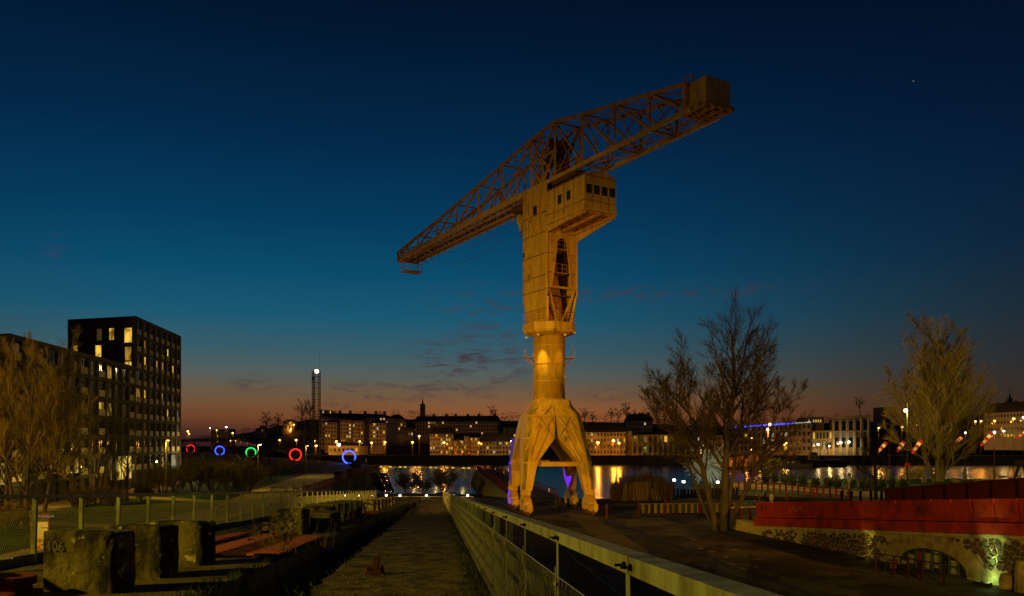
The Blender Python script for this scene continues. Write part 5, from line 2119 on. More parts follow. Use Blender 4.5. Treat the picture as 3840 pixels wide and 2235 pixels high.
far_building('long pale apartment block left of the church spire, with stepped balconies', 1197, 1457, 1562, 1566, 1672, 462, 455, 8, 24, 26, roof=2.2, rooff='hip', chim=6, balc=True, seed=1)
far_building('projecting bay of pale flats at the lattice mast end of the stepped block', 1218, 1262, 1582, 1582, 1672, 446, 446, 6, 4, 4, depth=9, balc=True, seed=2, roof=1.5)
far_building('second projecting bay of the stepped pale apartment block', 1276, 1318, 1574, 1574, 1672, 445, 445, 7, 4, 5, depth=9, balc=True, seed=3, roof=1.5)
far_building('third projecting bay of the stepped pale apartment block', 1322, 1362, 1576, 1576, 1672, 444, 444, 7, 4, 5, depth=9, balc=True, seed=4, roof=1.5)
far_building('fourth projecting bay of the stepped pale apartment block, nearest the church', 1386, 1446, 1585, 1585, 1674, 440, 440, 6, 5, 6, depth=10, balc=True, seed=5, roof=1.5)
far_building('flat topped tower end of the stepped apartment block beside the lattice mast', 1199, 1243, 1535, 1539, 1570, 470, 470, 2, 5, 2, seed=6, wall='facade_grey')
far_building('plain pale block joined behind the church end of the stepped flats', 1459, 1518, 1566, 1571, 1632, 472, 474, 4, 7, 2, roof=2.5, seed=7)
far_building('very long pale block with dark roof right of the church spire', 1552, 1866, 1580, 1578, 1632, 484, 478, 4, 30, 12, roof=3.2, rooff='gambrel', chim=7, seed=8)
far_building('small house glowing orange under street lamps below the church', 1510, 1550, 1602, 1604, 1636, 474, 474, 2, 4, 2, wall='facade_warm', roof=2.5, seed=9)
far_building('old riverside mansion with dark mansard roof and many lit windows', 1612, 1700, 1626, 1626, 1704, 412, 412, 5, 9, 14, wall='facade_grey', roof=3.2, rooff='gambrel', chim=2, seed=10)
far_building('narrow warm lit house beside the riverside mansion', 1702, 1738, 1650, 1650, 1704, 411, 411, 3, 4, 3, wall='facade_warm', roof=3, seed=11)
far_building('tall narrow grey house two doors from the riverside mansion', 1740, 1762, 1634, 1634, 1704, 411, 411, 4, 3, 1, wall='facade_grey', roof=1, seed=12)
far_building('riverside house with balconies standing before the crane legs', 1764, 1797, 1640, 1640, 1704, 411, 411, 4, 4, 4, wall='facade_warm', roof=2, seed=13, balc=True)
far_building('low dark riverside terrace just left of the crane legs', 1799, 1930, 1656, 1654, 1704, 412, 412, 3, 11, 7, wall='facade_grey', roof=4, rooff='gambrel', chim=3, seed=14)
far_building('pale hillside house seen behind the crane legs', 1886, 1960, 1600, 1600, 1640, 470, 470, 3, 6, 2, wall='facade_grey', roof=3, seed=15)
far_building('riverside block with orange lit ground floor right of the crane', 2176, 2348, 1619, 1619, 1706, 412, 412, 4, 14, 6, wall='facade_warm', roof=4, rooff='gambrel', chim=4, seed=16)
far_building('dark narrow building between the orange lit block and the columned hall', 2350, 2368, 1616, 1616, 1706, 414, 414, 0, 0, 0, wall='facade_grey', seed=17)
t_, al, nn, a, b_ = far_building('columned riverside hall with tall dark windows beside the bare tree', 2372, 2545, 1630, 1626, 1706, 412, 408, 2, 9, 3, wall='facade_grey', roof=1.5, seed=18, ww=2.6, wh=5.0)
for k in range(10):
    p = a + (b_ - a) * (k / 9) + nn * .5
    mb = MB()
    mb.bar(Vector((p.x, p.y, .3)), Vector((p.x, p.y, p.z - .8)), .7, .7)
    mb.build('column', MAT['facade_pale'], t_)
far_building('curved hilltop mansion with steep dark roof above the columned hall', 2354, 2448, 1578, 1578, 1620, 500, 500, 2, 8, 1, wall='facade_grey', roof=4.5, rooff='gambrel', chim=5, seed=19)
far_building('dim building behind the bare tree, left of the blue lit roof', 2547, 2738, 1634, 1630, 1706, 412, 410, 3, 12, 7, wall='facade_grey', roof=2, seed=20)
t_, al, nn, a, b_ = far_building('long modern building with a blue and white lit roof edge', 2742, 3042, 1604, 1584, 1694, 425, 405, 4, 18, 8, wall='facade_grey', seed=21, ww=2.4, wh=2.6)
for k in range(30):
    p = a + (b_ - a) * ((k + .5) / 30) + nn * .3 + Z1 * .2
    mb = MB()
    mb.bar(p - al * .5, p + al * .5, .25, .4)
    mb.build('roof_light', MAT['led_blue' if k < 24 else 'led_white'], t_)
t_, al, nn, a, b_ = far_building('big glazed hall with pale columns and a flat roof near the river', 3124, 3258, 1570, 1566, 1692, 402, 398, 2, 5, 0, wall='facade_grey', roof=0, seed=22, ww=4.0, wh=6.5)
for k in range(6):
    p = a + (b_ - a) * (k / 5) + nn * .6
    mb = MB()
    mb.bar(Vector((p.x, p.y, .3)), Vector((p.x, p.y, p.z - .6)), 1.0, 1.0)
    mb.build('column', MAT['facade_warm'], t_)
mb = MB()
mb.bar(a + nn * .4 - al * .6 + Z1 * .6, b_ + nn * .4 + al * .6 + Z1 * .6, 2.0, 1.4)
mb.bar(a + nn * .5 - Z1 * 6.6, b_ + nn * .5 - Z1 * 6.6, .7, .8)
mb.build('cornice', MAT['facade_warm'], t_)
far_building('low wing joining the blue lit building to the glazed hall', 3046, 3121, 1616, 1614, 1692, 404, 402, 2, 6, 4, wall='facade_warm', seed=23, ww=2.0, wh=3.5)
far_building('rooftop pavilion with a lit band of windows above the blue lit building', 3020, 3090, 1566, 1562, 1590, 470, 470, 1, 8, 5, wall='facade_grey', seed=24)
far_building('boxy dark block on the skyline behind the tall poplar', 3308, 3358, 1527, 1525, 1560, 560, 560, 2, 5, 1, wall='facade_grey', seed=25)
far_building('long barracks-like block under the far church spire', 3690, 3860, 1550, 1540, 1645, 425, 415, 4, 14, 2, wall='facade_grey', roof=5, rooff='gambrel', chim=5, seed=26)
far_building('pale office slab beyond the blue and green rings', 790, 860, 1612, 1608, 1672, 620, 620, 6, 12, 2, wall='facade_pale', seed=27, ww=2.0, wh=2.0, base_z=4)
far_building('dark house high on the wooded slope left of the lattice mast', 1060, 1092, 1580, 1578, 1610, 520, 520, 2, 4, 2, wall='facade_grey', roof=1, seed=28)
far_building('pale house among trees above the green ring', 958, 990, 1608, 1608, 1650, 520, 520, 3, 3, 1, wall='facade_grey', roof=2, seed=29)
far_building('low dark warehouse across the water behind the rings', 880, 1180, 1676, 1672, 1706, 520, 470, 0, 0, 0, wall='facade_grey', seed=30)
far_building('low brown building with a lit doorway beside the lattice mast', 1232, 1345, 1668, 1670, 1700, 418, 415, 1, 7, 1, wall='facade_grey', roof=1.5, seed=31)


def church(label, px, ytop, ysh, yb, wpx, d):
    c = W(px, yb, d)
    t = thing('church', label, 'church', c)
    k = d / F
    w = wpx * k
    zt, zs = CZ + (HY - ytop) * k, CZ + (HY - ysh) * k
    mb_ = MB()
    mb_.box(Vector((c.x, c.y, (c.z - 8 + zs) / 2)), w, w, zs - c.z + 8)
    tw = mb_.build('tower', MAT['facade_grey'], t)
    for sx in (-1, 1):
        for sy in (-1, 1):
            mb_ = MB()
            mb_.box(Vector((c.x + sx * w * .5, c.y + sy * w * .5, (c.z - 8 + zs) / 2)), w * .2, w * .2, zs - c.z + 9)
            mb_.tube(Vector((c.x + sx * w * .5, c.y + sy * w * .5, zs)), Vector((c.x + sx * w * .5, c.y + sy * w * .5, zs + (zt - zs) * .3)), w * .14, .02, 6)
            mb_.build('buttress', MAT['facade_grey'], tw)
    for x in (-.22, .22):
        mb_ = MB()
        mb_.box(Vector((c.x + x * w, c.y - w * .5, zs - (zs - c.z) * .3)), w * .2, .3, (zs - c.z) * .4)
        mb_.build('belfry_opening', MAT['dark_void'], tw)
    mb_ = MB()
    mb_.loft([[Vector((c.x + math.cos(i * math.pi / 4 + .39) * r, c.y + math.sin(i * math.pi / 4 + .39) * r, z)) for i in range(8)]
              for r, z in ((w * .5, zs), (w * .42, zs + (zt - zs) * .18), (w * .34, zs + (zt - zs) * .2), (w * .2, zs + (zt - zs) * .5), (.05, zt))])
    sp_ = mb_.build('spire', MAT['roof_dark'], t)
    mb_ = MB()
    mb_.bar((c.x, c.y, zt - 1), (c.x, c.y, zt + 2.2), .25)
    mb_.bar((c.x - .7, c.y, zt + 1.3), (c.x + .7, c.y, zt + 1.3), .25)
    mb_.build('cross', MAT['black_metal'], sp_)


church('tall church spire dark on the skyline over the pale blocks', 1585, 1494, 1522, 1572, 15, 620)
church('distant church spire at the far end of the skyline', 3787, 1468, 1498, 1520, 12, 640)

# ------------------------------------------------------------------ far trees
mb = MB()
rnd = random.Random(7)
clumps = []
for px in range(560, 4000, 15):
    d = rnd.uniform(500, 600)
    x = (px - HX) / F * d
    clumps.append((x, d, hill_height(x, d), rnd.uniform(3.0, 7.0) * (.7 if px < 1000 else 1), rnd.uniform(4, 8)))
for px in list(range(1000, 1200, 9)) + list(range(2560, 2760, 14)) + list(range(3090, 3700, 12)) + list(range(2480, 2520, 9)):
    d = rnd.uniform(440, 500)
    x = (px - HX) / F * d
    clumps.append((x, d, hill_height(x, d), rnd.uniform(4, 8.0), rnd.uniform(4, 7)))
for px in list(range(1465, 1620, 9)) + list(range(1500, 1600, 8)):
    d = rnd.uniform(425, 450)
    x = (px - HX) / F * d
    clumps.append((x, d, 0.5 + hill_height(x, d), rnd.uniform(2.5, 5.5), rnd.uniform(3.5, 6)))
for px in range(640, 960, 14):
    d = rnd.uniform(420, 520)
    x = (px - HX) / F * d
    clumps.append((x, d, 0, rnd.uniform(2, 4), rnd.uniform(4, 8)))
for (x, y, z, h, w) in clumps:
    for _ in range(150):
        a, b_, c_ = rnd.gauss(0, .42), rnd.gauss(0, .42), rnd.random() ** .7
        k = .55 + .6 * math.sin(c_ * 3.0)
        p = Vector((x + a * w * k, y + b_ * w * k, z + c_ * h * 1.35))
        s_ = rnd.uniform(.25, .8)
        u = Vector((rnd.uniform(-1, 1), rnd.uniform(-1, 1), rnd.uniform(-1, 1))) * s_
        v = Vector((rnd.uniform(-1, 1), rnd.uniform(-1, 1), rnd.uniform(-1, 1))) * s_
        mb.add([p, p + u, p + v], [(0, 1, 2)])
me = bpy.data.meshes.new('treeline')
me.from_pydata(mb.v, [], mb.f)
me.materials.append(MAT['evergreen'])
o = link('treeline', me)
o['kind'] = 'stuff'
tag(o, 'dark wooded slope and bushes behind the far bank houses', 'woods')
hp_ = bare_tree('bare_tree', 'round bare tree on the skyline above the long pale block', W(1850, 1585, 520), [((0, 0, 0), (0, 0, 1), 9, .3)], dict(SMALL, rmin=.05), 301, MAT['bark_dark'], MAT['twig'], group='bare trees along the skyline')


for i, (px, py, d, s, lab) in enumerate((
        (2195, 1592, 520, 1.0, 'round bare skyline tree just right of the crane legs'), (2222, 1594, 520, .8, 'smaller bare skyline tree right of the crane'),
        (2290, 1592, 520, 1.0, 'bare skyline tree left of the hilltop mansion'), (2318, 1590, 525, .9, 'bare skyline tree between two others by the hilltop mansion'),
        (2350, 1588, 520, 1.25, 'largest bare skyline tree touching the hilltop mansion'), (2466, 1588, 520, 1.3, 'bare skyline tree right of the hilltop mansion'),
        (1000, 1620, 520, 1.2, 'bare tree on the wooded slope above the green ring'), (1040, 1618, 520, 1.1, 'bare tree beside the dark house on the slope'),
        (1130, 1592, 520, 1.5, 'wide bare tree on the slope behind the lattice mast'), (1165, 1592, 525, 1.4, 'bare tree on the slope touching the lattice mast'),
        (3225, 1552, 560, 1.1, 'bare skyline tree above the glazed hall'), (2900, 1580, 540, 1.2, 'bare skyline tree above the blue roof lights'),
        (3640, 1560, 540, 1.2, 'bare skyline tree right of the tall poplar'))):
    copy_thing(hp_, lab, W(px, py, d), s, i * 1.3)
for i, px in enumerate((2226, 2258, 2290, 2326, 2358)):
    copy_thing(hp_, ordn[i].capitalize() + ' bare street tree from the crane before the orange lit facade', W(px, 1708, 404), .75, i * .9, 'street trees before the orange facade')
for i, (px, lab) in enumerate(((1722, 'bare tree before the narrow warm lit house'), (1868, 'bare street tree before the dark terrace, left of the crane legs'), (3075, 'small bare tree before the low wing by the hall'),
                               (3105, 'second bare tree before the low wing, touching the glazed hall'))):
    copy_thing(hp_, lab, W(px, 1706, 402), .7, i * 1.7)
# umbrella pine on the slope
pn = thing('umbrella_pine', 'dark umbrella pine with a flat crown on the slope above the red ring', 'tree', W(1032, 1625, 500))
c = W(1032, 1625, 500)
mb = MB()
mb.tube(c, c + Z1 * 4.5, .35, .25, 8)
mb.build('trunk', MAT['bark_dark'], pn)
mb = MB()
rnd = random.Random(12)
for _ in range(700):
    a, r = rnd.uniform(0, 6.28), math.sqrt(rnd.random()) * 4.4
    p = c + Vector((math.cos(a) * r, math.sin(a) * r, 4.2 + (1 - (r / 4.4) ** 2) * rnd.uniform(.3, 2.4)))
    u = Vector((rnd.uniform(-1, 1), rnd.uniform(-1, 1), rnd.uniform(-.6, .6))) * .5
    v = Vector((rnd.uniform(-1, 1), rnd.uniform(-1, 1), rnd.uniform(-.6, .6))) * .5
    mb.add([p, p + u, p + v], [(0, 1, 2)])
mb.build('crown', MAT['evergreen'], pn)

# ------------------------------------------------------------------ far street lamps
def street_lamp_mesh(h, m, r):
    mb_ = MB()
    mb_.tube((0, 0, 0), (0, 0, h), .11, .07, 6)
    mb_.mi = 1
    pm = mb_.mesh('lamp_post', [MAT['lamp_post'], MAT['lamp_post']])
    mb_ = MB()
    mb_.ball((0, -.25, h + .05), r, 8, 6, .8)
    hm = mb_.mesh('lamp_head', MAT[m])
    return pm, hm


LM = {}
FARL = [(705, 1618, 'o', 1.3), (710, 1627, 'o', 1.0), (788, 1605, 'w', .7), (813, 1614, 'o', .8), (849, 1602, 'w', 1.2), (873, 1624, 'o', 1.1), (865, 1653, 'o', .8), (884, 1652, 'o', .9), (903, 1653, 'o', .8), (928, 1654, 'o', .9), (957, 1655, 'o', 1.1),
        (998, 1648, 'o', .9), (1049, 1651, 'o', .9), (1091, 1610, 'o', 1.2), (1102, 1593, 'o', 1.0), (1111, 1651, 'o', 1.1), (1182, 1654, 'o', 1.1), (1186, 1672, 'o', 1.2), (1262, 1656, 'o', 1.0), (1271, 1668, 'w', 1.7), (1349, 1656, 'o', .9), (1394, 1661, 'o', 1.0),
        (1444, 1659, 'o', 1.0), (1521, 1600, 'o', 1.3), (1540, 1602, 'o', 1.3), (1547, 1659, 'o', 1.1), (1572, 1636, 'o', 1.0), (1665, 1660, 'o', 1.1), (1797, 1661, 'o', .9), (1918, 1654, 'w', .9), (1931, 1660, 'o', .9),
        (2242, 1660, 'o', 1.3), (2300, 1653, 'o', 1.4), (2321, 1662, 'o', 1.1), (2819, 1643, 'o', .9), (2818, 1687, 'o', 1.0), (2948, 1662, 'o', .9), (2942, 1668, 'o', .8), (3067, 1667, 'w', 1.2), (3152, 1660, 'w', 1.3), (3182, 1658, 'w', 1.3),
        (3082, 1624, 'o', .8), (3109, 1673, 'w', .8), (3258, 1612, 'o', 1.2), (3295, 1606, 'o', 1.1), (3382, 1602, 'o', 1.2), (3440, 1596, 'o', 1.1), (3499, 1593, 'o', 1.2), (3576, 1589, 'o', .9), (3657, 1581, 'o', 1.0), (3678, 1580, 'o', 1.1),
        (3729, 1579, 'o', .9), (3763, 1617, 'w', 1.0), (3619, 1623, 'w', .9), (3536, 1617, 'w', .9), (3800, 1571, 'o', 1.2), (3836, 1566, 'w', 1.0)]
tens = {2: 'twenty', 3: 'thirty', 4: 'forty', 5: 'fifty', 6: 'sixty'}


def ordinal(n):
    if n <= 20:
        return ordn[n - 1]
    if n % 10 == 0:
        return {30: 'thirtieth', 40: 'fortieth', 50: 'fiftieth', 60: 'sixtieth'}[n]
    return tens[n // 10] + '-' + ordn[n % 10 - 1]


FARL.sort()
for i, (px, py, c_, s) in enumerate(FARL):
    d = 520 if py < 1630 and px < 1600 else 404
    for _ in range(3):
        if d != 520:
            d = far_edge((px - HX) / F * d) + (4 if py > 1635 else 12)
    if px < 1000:
        d = 560
    z = W(px, py, d).z
    x, y = (px - HX) / F * d, d
    y0 = far_edge(x) + 3
    if y < y0 and px > 900:
        y = d = y0
        x = (px - HX) / F * d
        z = W(px, py, d).z
    gz = max(0.35, 0.35 + hill_height(x, y))
    h = max(4.0, z - gz)
    key = (round(h), c_, s)
    if key not in LM:
        LM[key] = street_lamp_mesh(round(h), 'lamp_orange' if c_ == 'o' else 'lamp_white', .52 * s)
    lab = ('orange' if c_ == 'o' else 'white') + ' street lamp across the river, ' + ordinal(i + 1) + ' from the left along the far bank'
    t = thing('street_lamp', lab, 'street lamp', (x, y, z - round(h)), 'street lamps along the far bank')
    link('lamp_post', LM[key][0], t)
    link('lamp_head', LM[key][1], t)
    P_ = {1182: 3000, 1262: 900, 1349: 1500, 1394: 1300, 1521: 5200, 1540: 5200, 2242: 2200, 2300: 2200, 2321: 1500, 1271: 500, 3067: 300, 3152: 320, 3182: 320, 1665: 1100, 3258: 1500, 3440: 1500, 3678: 1200, 1111: 900, 1444: 1500, 1797: 700, 957: 800, 1918: 900, 3295: 1200, 2818: 900, 1572: 900}
    if True:
        point('street_lamp_light', Vector((x, y - 1.0, z - .6)), P_.get(px, 520) * 2.3, (1, .34, .025) if c_ == 'o' else (1, .6, .16), .5, t)
# traffic signals on the far street
for (px, py, m, lab) in ((1708, 1697, 'signal_red', 'red traffic light before the narrow warm lit house'), (1737, 1695, 'signal_red', 'red traffic light at the tall narrow grey house'), (1760, 1698, 'signal_red', 'red traffic light before the balconied riverside house'),
                         (2033, 1700, 'signal_green', 'small green traffic light seen between the crane legs'), (2419, 1680, 'signal_green', 'green sign light glowing in the columned hall front')):
    p = W(px, py, 402)
    t = thing('traffic_light', lab, 'traffic light', (p.x, p.y, .35))
    mb = MB()
    mb.bar((p.x, p.y, .35), (p.x, p.y, p.z - .3), .12)
    mb.build('post', MAT['black_metal'], t)
    mb = MB()
    mb.box((p.x, p.y + .12, p.z), .5, .2, 1.1)
    mb.build('housing', MAT['black_metal'], t)
    mb = MB()
    mb.ball((p.x, p.y - .1, p.z), .34, 8, 6)
    mb.build('lens', MAT[m], t)
# ------------------------------------------------------------------ string of ground lights at the foot of the slipway
LY = 113.5
for i, px in enumerate((1296, 1347, 1398, 1449, 1500, 1599, 1702, 1754)):
    p = W(px, 1860, LY)
    t = thing('ground_light', ordn[i].capitalize() + ' bright low bollard light from the left in the string across the slipway foot', 'light', (p.x, p.y, 0), 'string of low lights across the slipway foot')
    mb = MB()
    mb.tube((p.x, p.y, 0), (p.x, p.y, p.z), .09, .07, 8)
    mb.tube((p.x, p.y, p.z + .16), (p.x, p.y, p.z + .2), .16, .16, 10)
    mb.build('bollard', MAT['black_metal'], t)
    mb = MB()
    mb.ball((p.x, p.y, p.z + .08), .15, 10, 6)
    mb.build('bulb', MAT['lamp_warm'], t)
    point('bollard_glow', (p.x, p.y - .5, p.z + .5), 45, (1, .72, .28), .1, t)
mb = MB()
a, b_ = W(1480, 1862, LY + .4), W(1775, 1863, LY + .4)
mb.bar(a, b_, .08, .1)
for k in range(8):
    p = a + (b_ - a) * k / 7
    mb.bar((p.x, p.y, 0), p, .08)
o = mb.build('barrier_rail', MAT['timber_pale'])
tag(o, 'low pale barrier rail running behind the string of ground lights', 'barrier')

# ------------------------------------------------------------------ left dock edge
lf = thing('dock_fence', 'rust red slatted fence along the left edge of the dock', 'fence', (dock_left(124), 124, 0))
n = 84
sl = MB()
sl.box((0, 0, .62), .5, .06, 1.25)
slm = sl.mesh('slat', MAT['red_steel_dark'])
for k in range(n):
    d = 118 + k * 1.42
    link('slat', slm, lf, Vector((dock_left(d) - .2, d, 0)) - ORG[lf.name], (0, 0, math.radians(90)))
mb = MB()
mb.bar((dock_left(117) - .2, 117, 1.3), (dock_left(238) - .2, 238, 1.3), .14, .1)
mb.build('top_rail', MAT['red_steel_dark'], lf)
for i, px in enumerate((1277, 1228)):
    p = G(px, 1790 + i * 12)
    mb = MB()
    mb.box(p + Vector((2.2, 0, 1.4)), 1.2, 2.6, 1.0)
    mb.box(p + Vector((2.2, 0, .5)), .8, 2.0, 1.0)
    o = bevel(mb.build('mooring_block', MAT['timber_dark']), .06)
    tag(o, ('farther' if i == 0 else 'nearer') + ' dark mooring block on the dock fence line', 'mooring block')
# gangway across the slip mouth
gw = thing('gangway', 'steel truss gangway with small lit lamps across the dock mouth', 'footbridge', W(1420, 1770, 228))
ga, gb = W(1420, 1782, 228), W(1768, 1788, 222)
dirg = (gb - ga).normalized()
up = 2.3
for y_ in (0, 1.8):
    for h in (0, up):
        mb = MB()
        mb.bar(ga + Vector((0, y_, h)), gb + Vector((0, y_, h)), .22, .26)
        mb.build('chord', MAT['gangway_steel'], gw)
    for k in range(15):
        q0, q1 = ga + (gb - ga) * k / 14, ga + (gb - ga) * min(1, (k + 1) / 14)
        mb = MB()
        mb.bar(q0 + Y1 * y_, q0 + Vector((0, y_, up)), .12)
        if k < 14:
            mb.bar(q0 + Vector((0, y_, 0 if k % 2 else up)), q1 + Vector((0, y_, up if k % 2 else 0)), .1)
        mb.build('web_member', MAT['gangway_steel'], gw)
mb = MB()
mb.bar(ga + Vector((0, .9, .1)), gb + Vector((0, .9, .1)), 1.7, .1)
mb.build('deck', MAT['timber_dark'], gw)
for k, px in enumerate((1430, 1465, 1503, 1521, 1558, 1575, 1618, 1638, 1678, 1700, 1739, 1759)):
    q = ga + (gb - ga) * ((px - 1420) / 348)
    mb = MB()
    mb.box(q + Vector((0, -.2, up + .15)), .75, .2, .3)
    mb.build('lamp', MAT['sock_core'], gw)
    if k % 3 == 1:
        point('gangway_light', q + Vector((0, -2.2, up + .3)), 130, (1, .75, .2), .2, gw)
# timber piles in the slip
dp = thing('timber_piles', 'cluster of leaning black timber piles at the dock edge before the water', 'piles', W(1432, 1835, 190))
random.seed(77)
for k in range(8):
    px = 1398 + k * 8.2
    d = 195 - (k % 3) * 4
    a = W(px - 8, 1772 + random.uniform(-3, 6), d)
    b_ = W(px + 22 - k * .5, 1842, d)
    mb = MB()
    mb.tube(a, b_, .2, .24, 8)
    mb.build('pile', MAT['timber_dark'], dp)
for z in (-.8, -2.2):
    mb = MB()
    mb.bar(Vector((W(1395, 1780, 190).x, 189, z)), Vector((W(1462, 1780, 190).x, 189, z)), .3, .35)
    mb.build('waler', MAT['timber_dark'], dp)

# ------------------------------------------------------------------ right jetty with red plank fences
def jl(d):
    return dock_right(d)


def jr(d):
    return 7.1 - 0.112 * (d - 112)


mb = MB()
secs = []
for k in range(26):
    d = 114 + k * 4.4
    a, b_ = Vector((jl(d) + .8, d, .05)), Vector((jr(d) - .8, d, .05))
    secs.append((a, b_))
for (a, b_), (c_, e_) in zip(secs[:-1], secs[1:]):
    mb.add([a, b_, e_, c_], [(0, 1, 2, 3)])
structure(mb.build('jetty_path_ground', MAT['quay_concrete']))
jf = MB()
jf.box((0, 0, .6), .34, .08, 1.2)
jfm = jf.mesh('plank', MAT['red_steel_dark'])
for (fn, lab, off, d0, d1) in ((jl, 'rust red plank fence along the slip side of the jetty beyond the crane', .5, 117, 222), (jr, 'rust red plank fence along the river side of the jetty, behind the crane legs', -.5, 113, 220)):
    t = thing('jetty_fence', lab, 'fence', (fn(d0) + off, d0, 0))
    k = 0
    d = d0
    while d < d1:
        link('plank', jfm, t, Vector((fn(d) + off, d, 0)) - ORG[t.name], (0, 0, math.radians(84)))
        d += 1.5
    for z in (.35, 1.12):
        mb = MB()
        mb.bar((fn(d0) + off, d0, z), (fn(d1) + off, d1, z), .1, .1)
        mb.build('rail', MAT['red_steel_dark'], t)
    for d in range(int(d0) + 6, int(d1), 22):
        mb = MB()
        mb.box((fn(d) + off + (.3 if off > 0 else -.3), d, .75), .12, .25, .5)
        mb.build('guide_light', MAT['sock_yellow'], t)
jw = thing('jetty_wall', 'ribbed concrete inner wall of the jetty sloping down into the slip', 'wall', (dock_right(120), 120, -4))
for k in range(36):
    d = 118 + k * 3.0
    mb = MB()
    x = dock_right(d)
    mb.prism([Vector((x - .05, d, .1)), Vector((x - .05, d + .5, .1)), Vector((x - 1.7, d + .5, -5)), Vector((x - 1.7, d, -5))], (.5, 0, 0))
    mb.build('rib', MAT['concrete'], jw)
mb = MB()
mb.prism([(dock_right(116), 116, .15), (dock_right(224), 224, .15), (dock_right(224) - 1.2, 224, -5), (dock_right(116) - 1.2, 116, -5)], (.6, 0, 0))
mb.build('face', MAT['quay_concrete'], jw)
rs = thing('speed_sign', 'round red rimmed traffic sign on a post on the jetty', 'sign', G(1830, 1768))
p = W(1830, 1752, 208)
mb = MB()
mb.tube((p.x, p.y, 0), (p.x, p.y, p.z + .5), .06, .06, 6)
mb.build('post', MAT['lamp_post'], rs)
mb = MB()
mb.tube((p.x, p.y - .08, p.z), (p.x, p.y - .14, p.z), .6, .6, 20)
mb.build('rim', MAT['red_cloth'], rs)
mb = MB()
mb.tube((p.x, p.y - .145, p.z), (p.x, p.y - .16, p.z), .43, .43, 20)
mb.build('face', MAT['sign_cream'], rs)
sg = thing('notice_board', 'small pale notice board on a post beside the nearer blue ring', 'sign', G(1373, 1752))
p = W(1373, 1727, 240)
mb = MB()
mb.tube((p.x, p.y, 0), (p.x, p.y, p.z), .06, .06, 6)
mb.build('post', MAT['lamp_post'], sg)
mb = MB()
mb.box((p.x, p.y - .1, p.z), .5, .06, 1.3)
mb.build('panel', MAT['sign_cream'], sg)

# ------------------------------------------------------------------ neon rings on the left quay
for (px, py, r, m, c_, lab, pw) in ((1309, 1714, 2.15, 'ring_blue', (.05, .08, 1), 'glowing blue neon ring nearest the dock mouth', 900), (1108, 1705, 2.25, 'ring_red', (1, .05, .02), 'glowing red neon ring left of the lattice mast', 420),
                                    (941, 1697, 2.2, 'ring_green', (.02, 1, .1), 'glowing green neon ring among bushes', 260), (824, 1690, 2.4, 'ring_blue', (.05, .08, 1), 'farther blue neon ring half hidden by bushes', 260),
                                    (715, 1683, 2.6, 'ring_red', (1, .05, .02), 'farthest red neon ring, just right of the dark apartment building', 260)):
    d = (CZ - 2.3) * F / (py - HY)
    c = W(px, py, d)
    t = thing('neon_ring', lab, 'neon ring', (c.x, c.y, 0), 'neon rings along the quay')
    Nn = Vector((-c.x * .4, -c.y, 0)).normalized()
    Xr = Vector((-Nn.y, Nn.x, 0))
    mb = MB()
    mb.torus(c + Nn * .08, (Xr, Z1, Nn), r, .23, 48, 8, math.radians(-88), math.radians(268))
    mb.build('neon_tube', MAT[m], t)
    mb = MB()
    mb.torus(c - Nn * .18, (Xr, Z1, Nn), r, .24, 40, 8)
    mb.build('steel_ring', MAT['black_metal'], t)
    mb = MB()
    mb.box(Vector((c.x, c.y, .25)) - Nn * .2, 1.6, .8, .5, (Xr, Nn, Z1))
    mb.build('plinth', MAT['quay_concrete'], t)
    point('neon_glow', c + Nn * 1.2, pw, c_, 1.2, t)

# ------------------------------------------------------------------ lattice light mast
mp_ = G(1186, 1776)
lm = thing('light_mast', 'tall square lattice mast with a blazing floodlight at its top', 'light mast', mp_)
hz, hw = CZ + (HY - 1392) / F * mp_.y, .8
cs = [(-hw, -hw), (hw, -hw), (hw, hw), (-hw, hw)]
for (x, y) in cs:
    mb = MB()
    mb.bar(mp_ + Vector((x, y, 0)), mp_ + Vector((x, y, hz)), .13, .13)
    mb.build('corner_leg', MAT['black_metal'], lm)
nlev = 18
for k in range(nlev):
    z0, z1 = hz * k / nlev, hz * (k + 1) / nlev
    mb = MB()
    for i in range(4):
        a, b_ = cs[i], cs[(i + 1) % 4]
        mb.bar(mp_ + Vector((a[0], a[1], z1)), mp_ + Vector((b_[0], b_[1], z1)), .09)
        mb.bar(mp_ + Vector((a[0], a[1], z0 if k % 2 else z1)), mp_ + Vector((b_[0], b_[1], z1 if k % 2 else z0)), .05)
        mb.bar(mp_ + Vector((a[0], a[1], z1 if k % 2 else z0)), mp_ + Vector((b_[0], b_[1], z0 if k % 2 else z1)), .05)
    mb.build('lattice_panel', MAT['black_metal'], lm)
mb = MB()
mb.bar(mp_ + Vector((-.4, -.3, 0)), mp_ + Vector((-.4, -.3, hz - 1)), .14, .14)
mb.build('ladder_cage', MAT['black_metal'], lm)
mb = MB()
mb.bar(mp_ + Vector((hw, 0, hz)), mp_ + Vector((hw, 0, hz + 4.6)), .04)
mb.build('antenna', MAT['black_metal'], lm)
mb = MB()
mb.ball(mp_ + Vector((.35, -.9, hz - .1)), .45, 10, 8)
mb.build('floodlight', MAT['lamp_warm'], lm)
mb = MB()
mb.box(mp_ + Vector((.35, -.4, hz - .1)), .9, .5, .9)
mb.box(mp_ + Vector((-.5, -.7, hz - 1.9)), .35, .35, .8)
mb.build('lamp_housing', MAT['black_metal'], lm)
spot('floodlight_beam', mp_ + Vector((.35, -1.6, hz - .1)), mp_ + Vector((6, -40, 0)), 5000, (1, .8, .3), 120, .7, .3, lm)

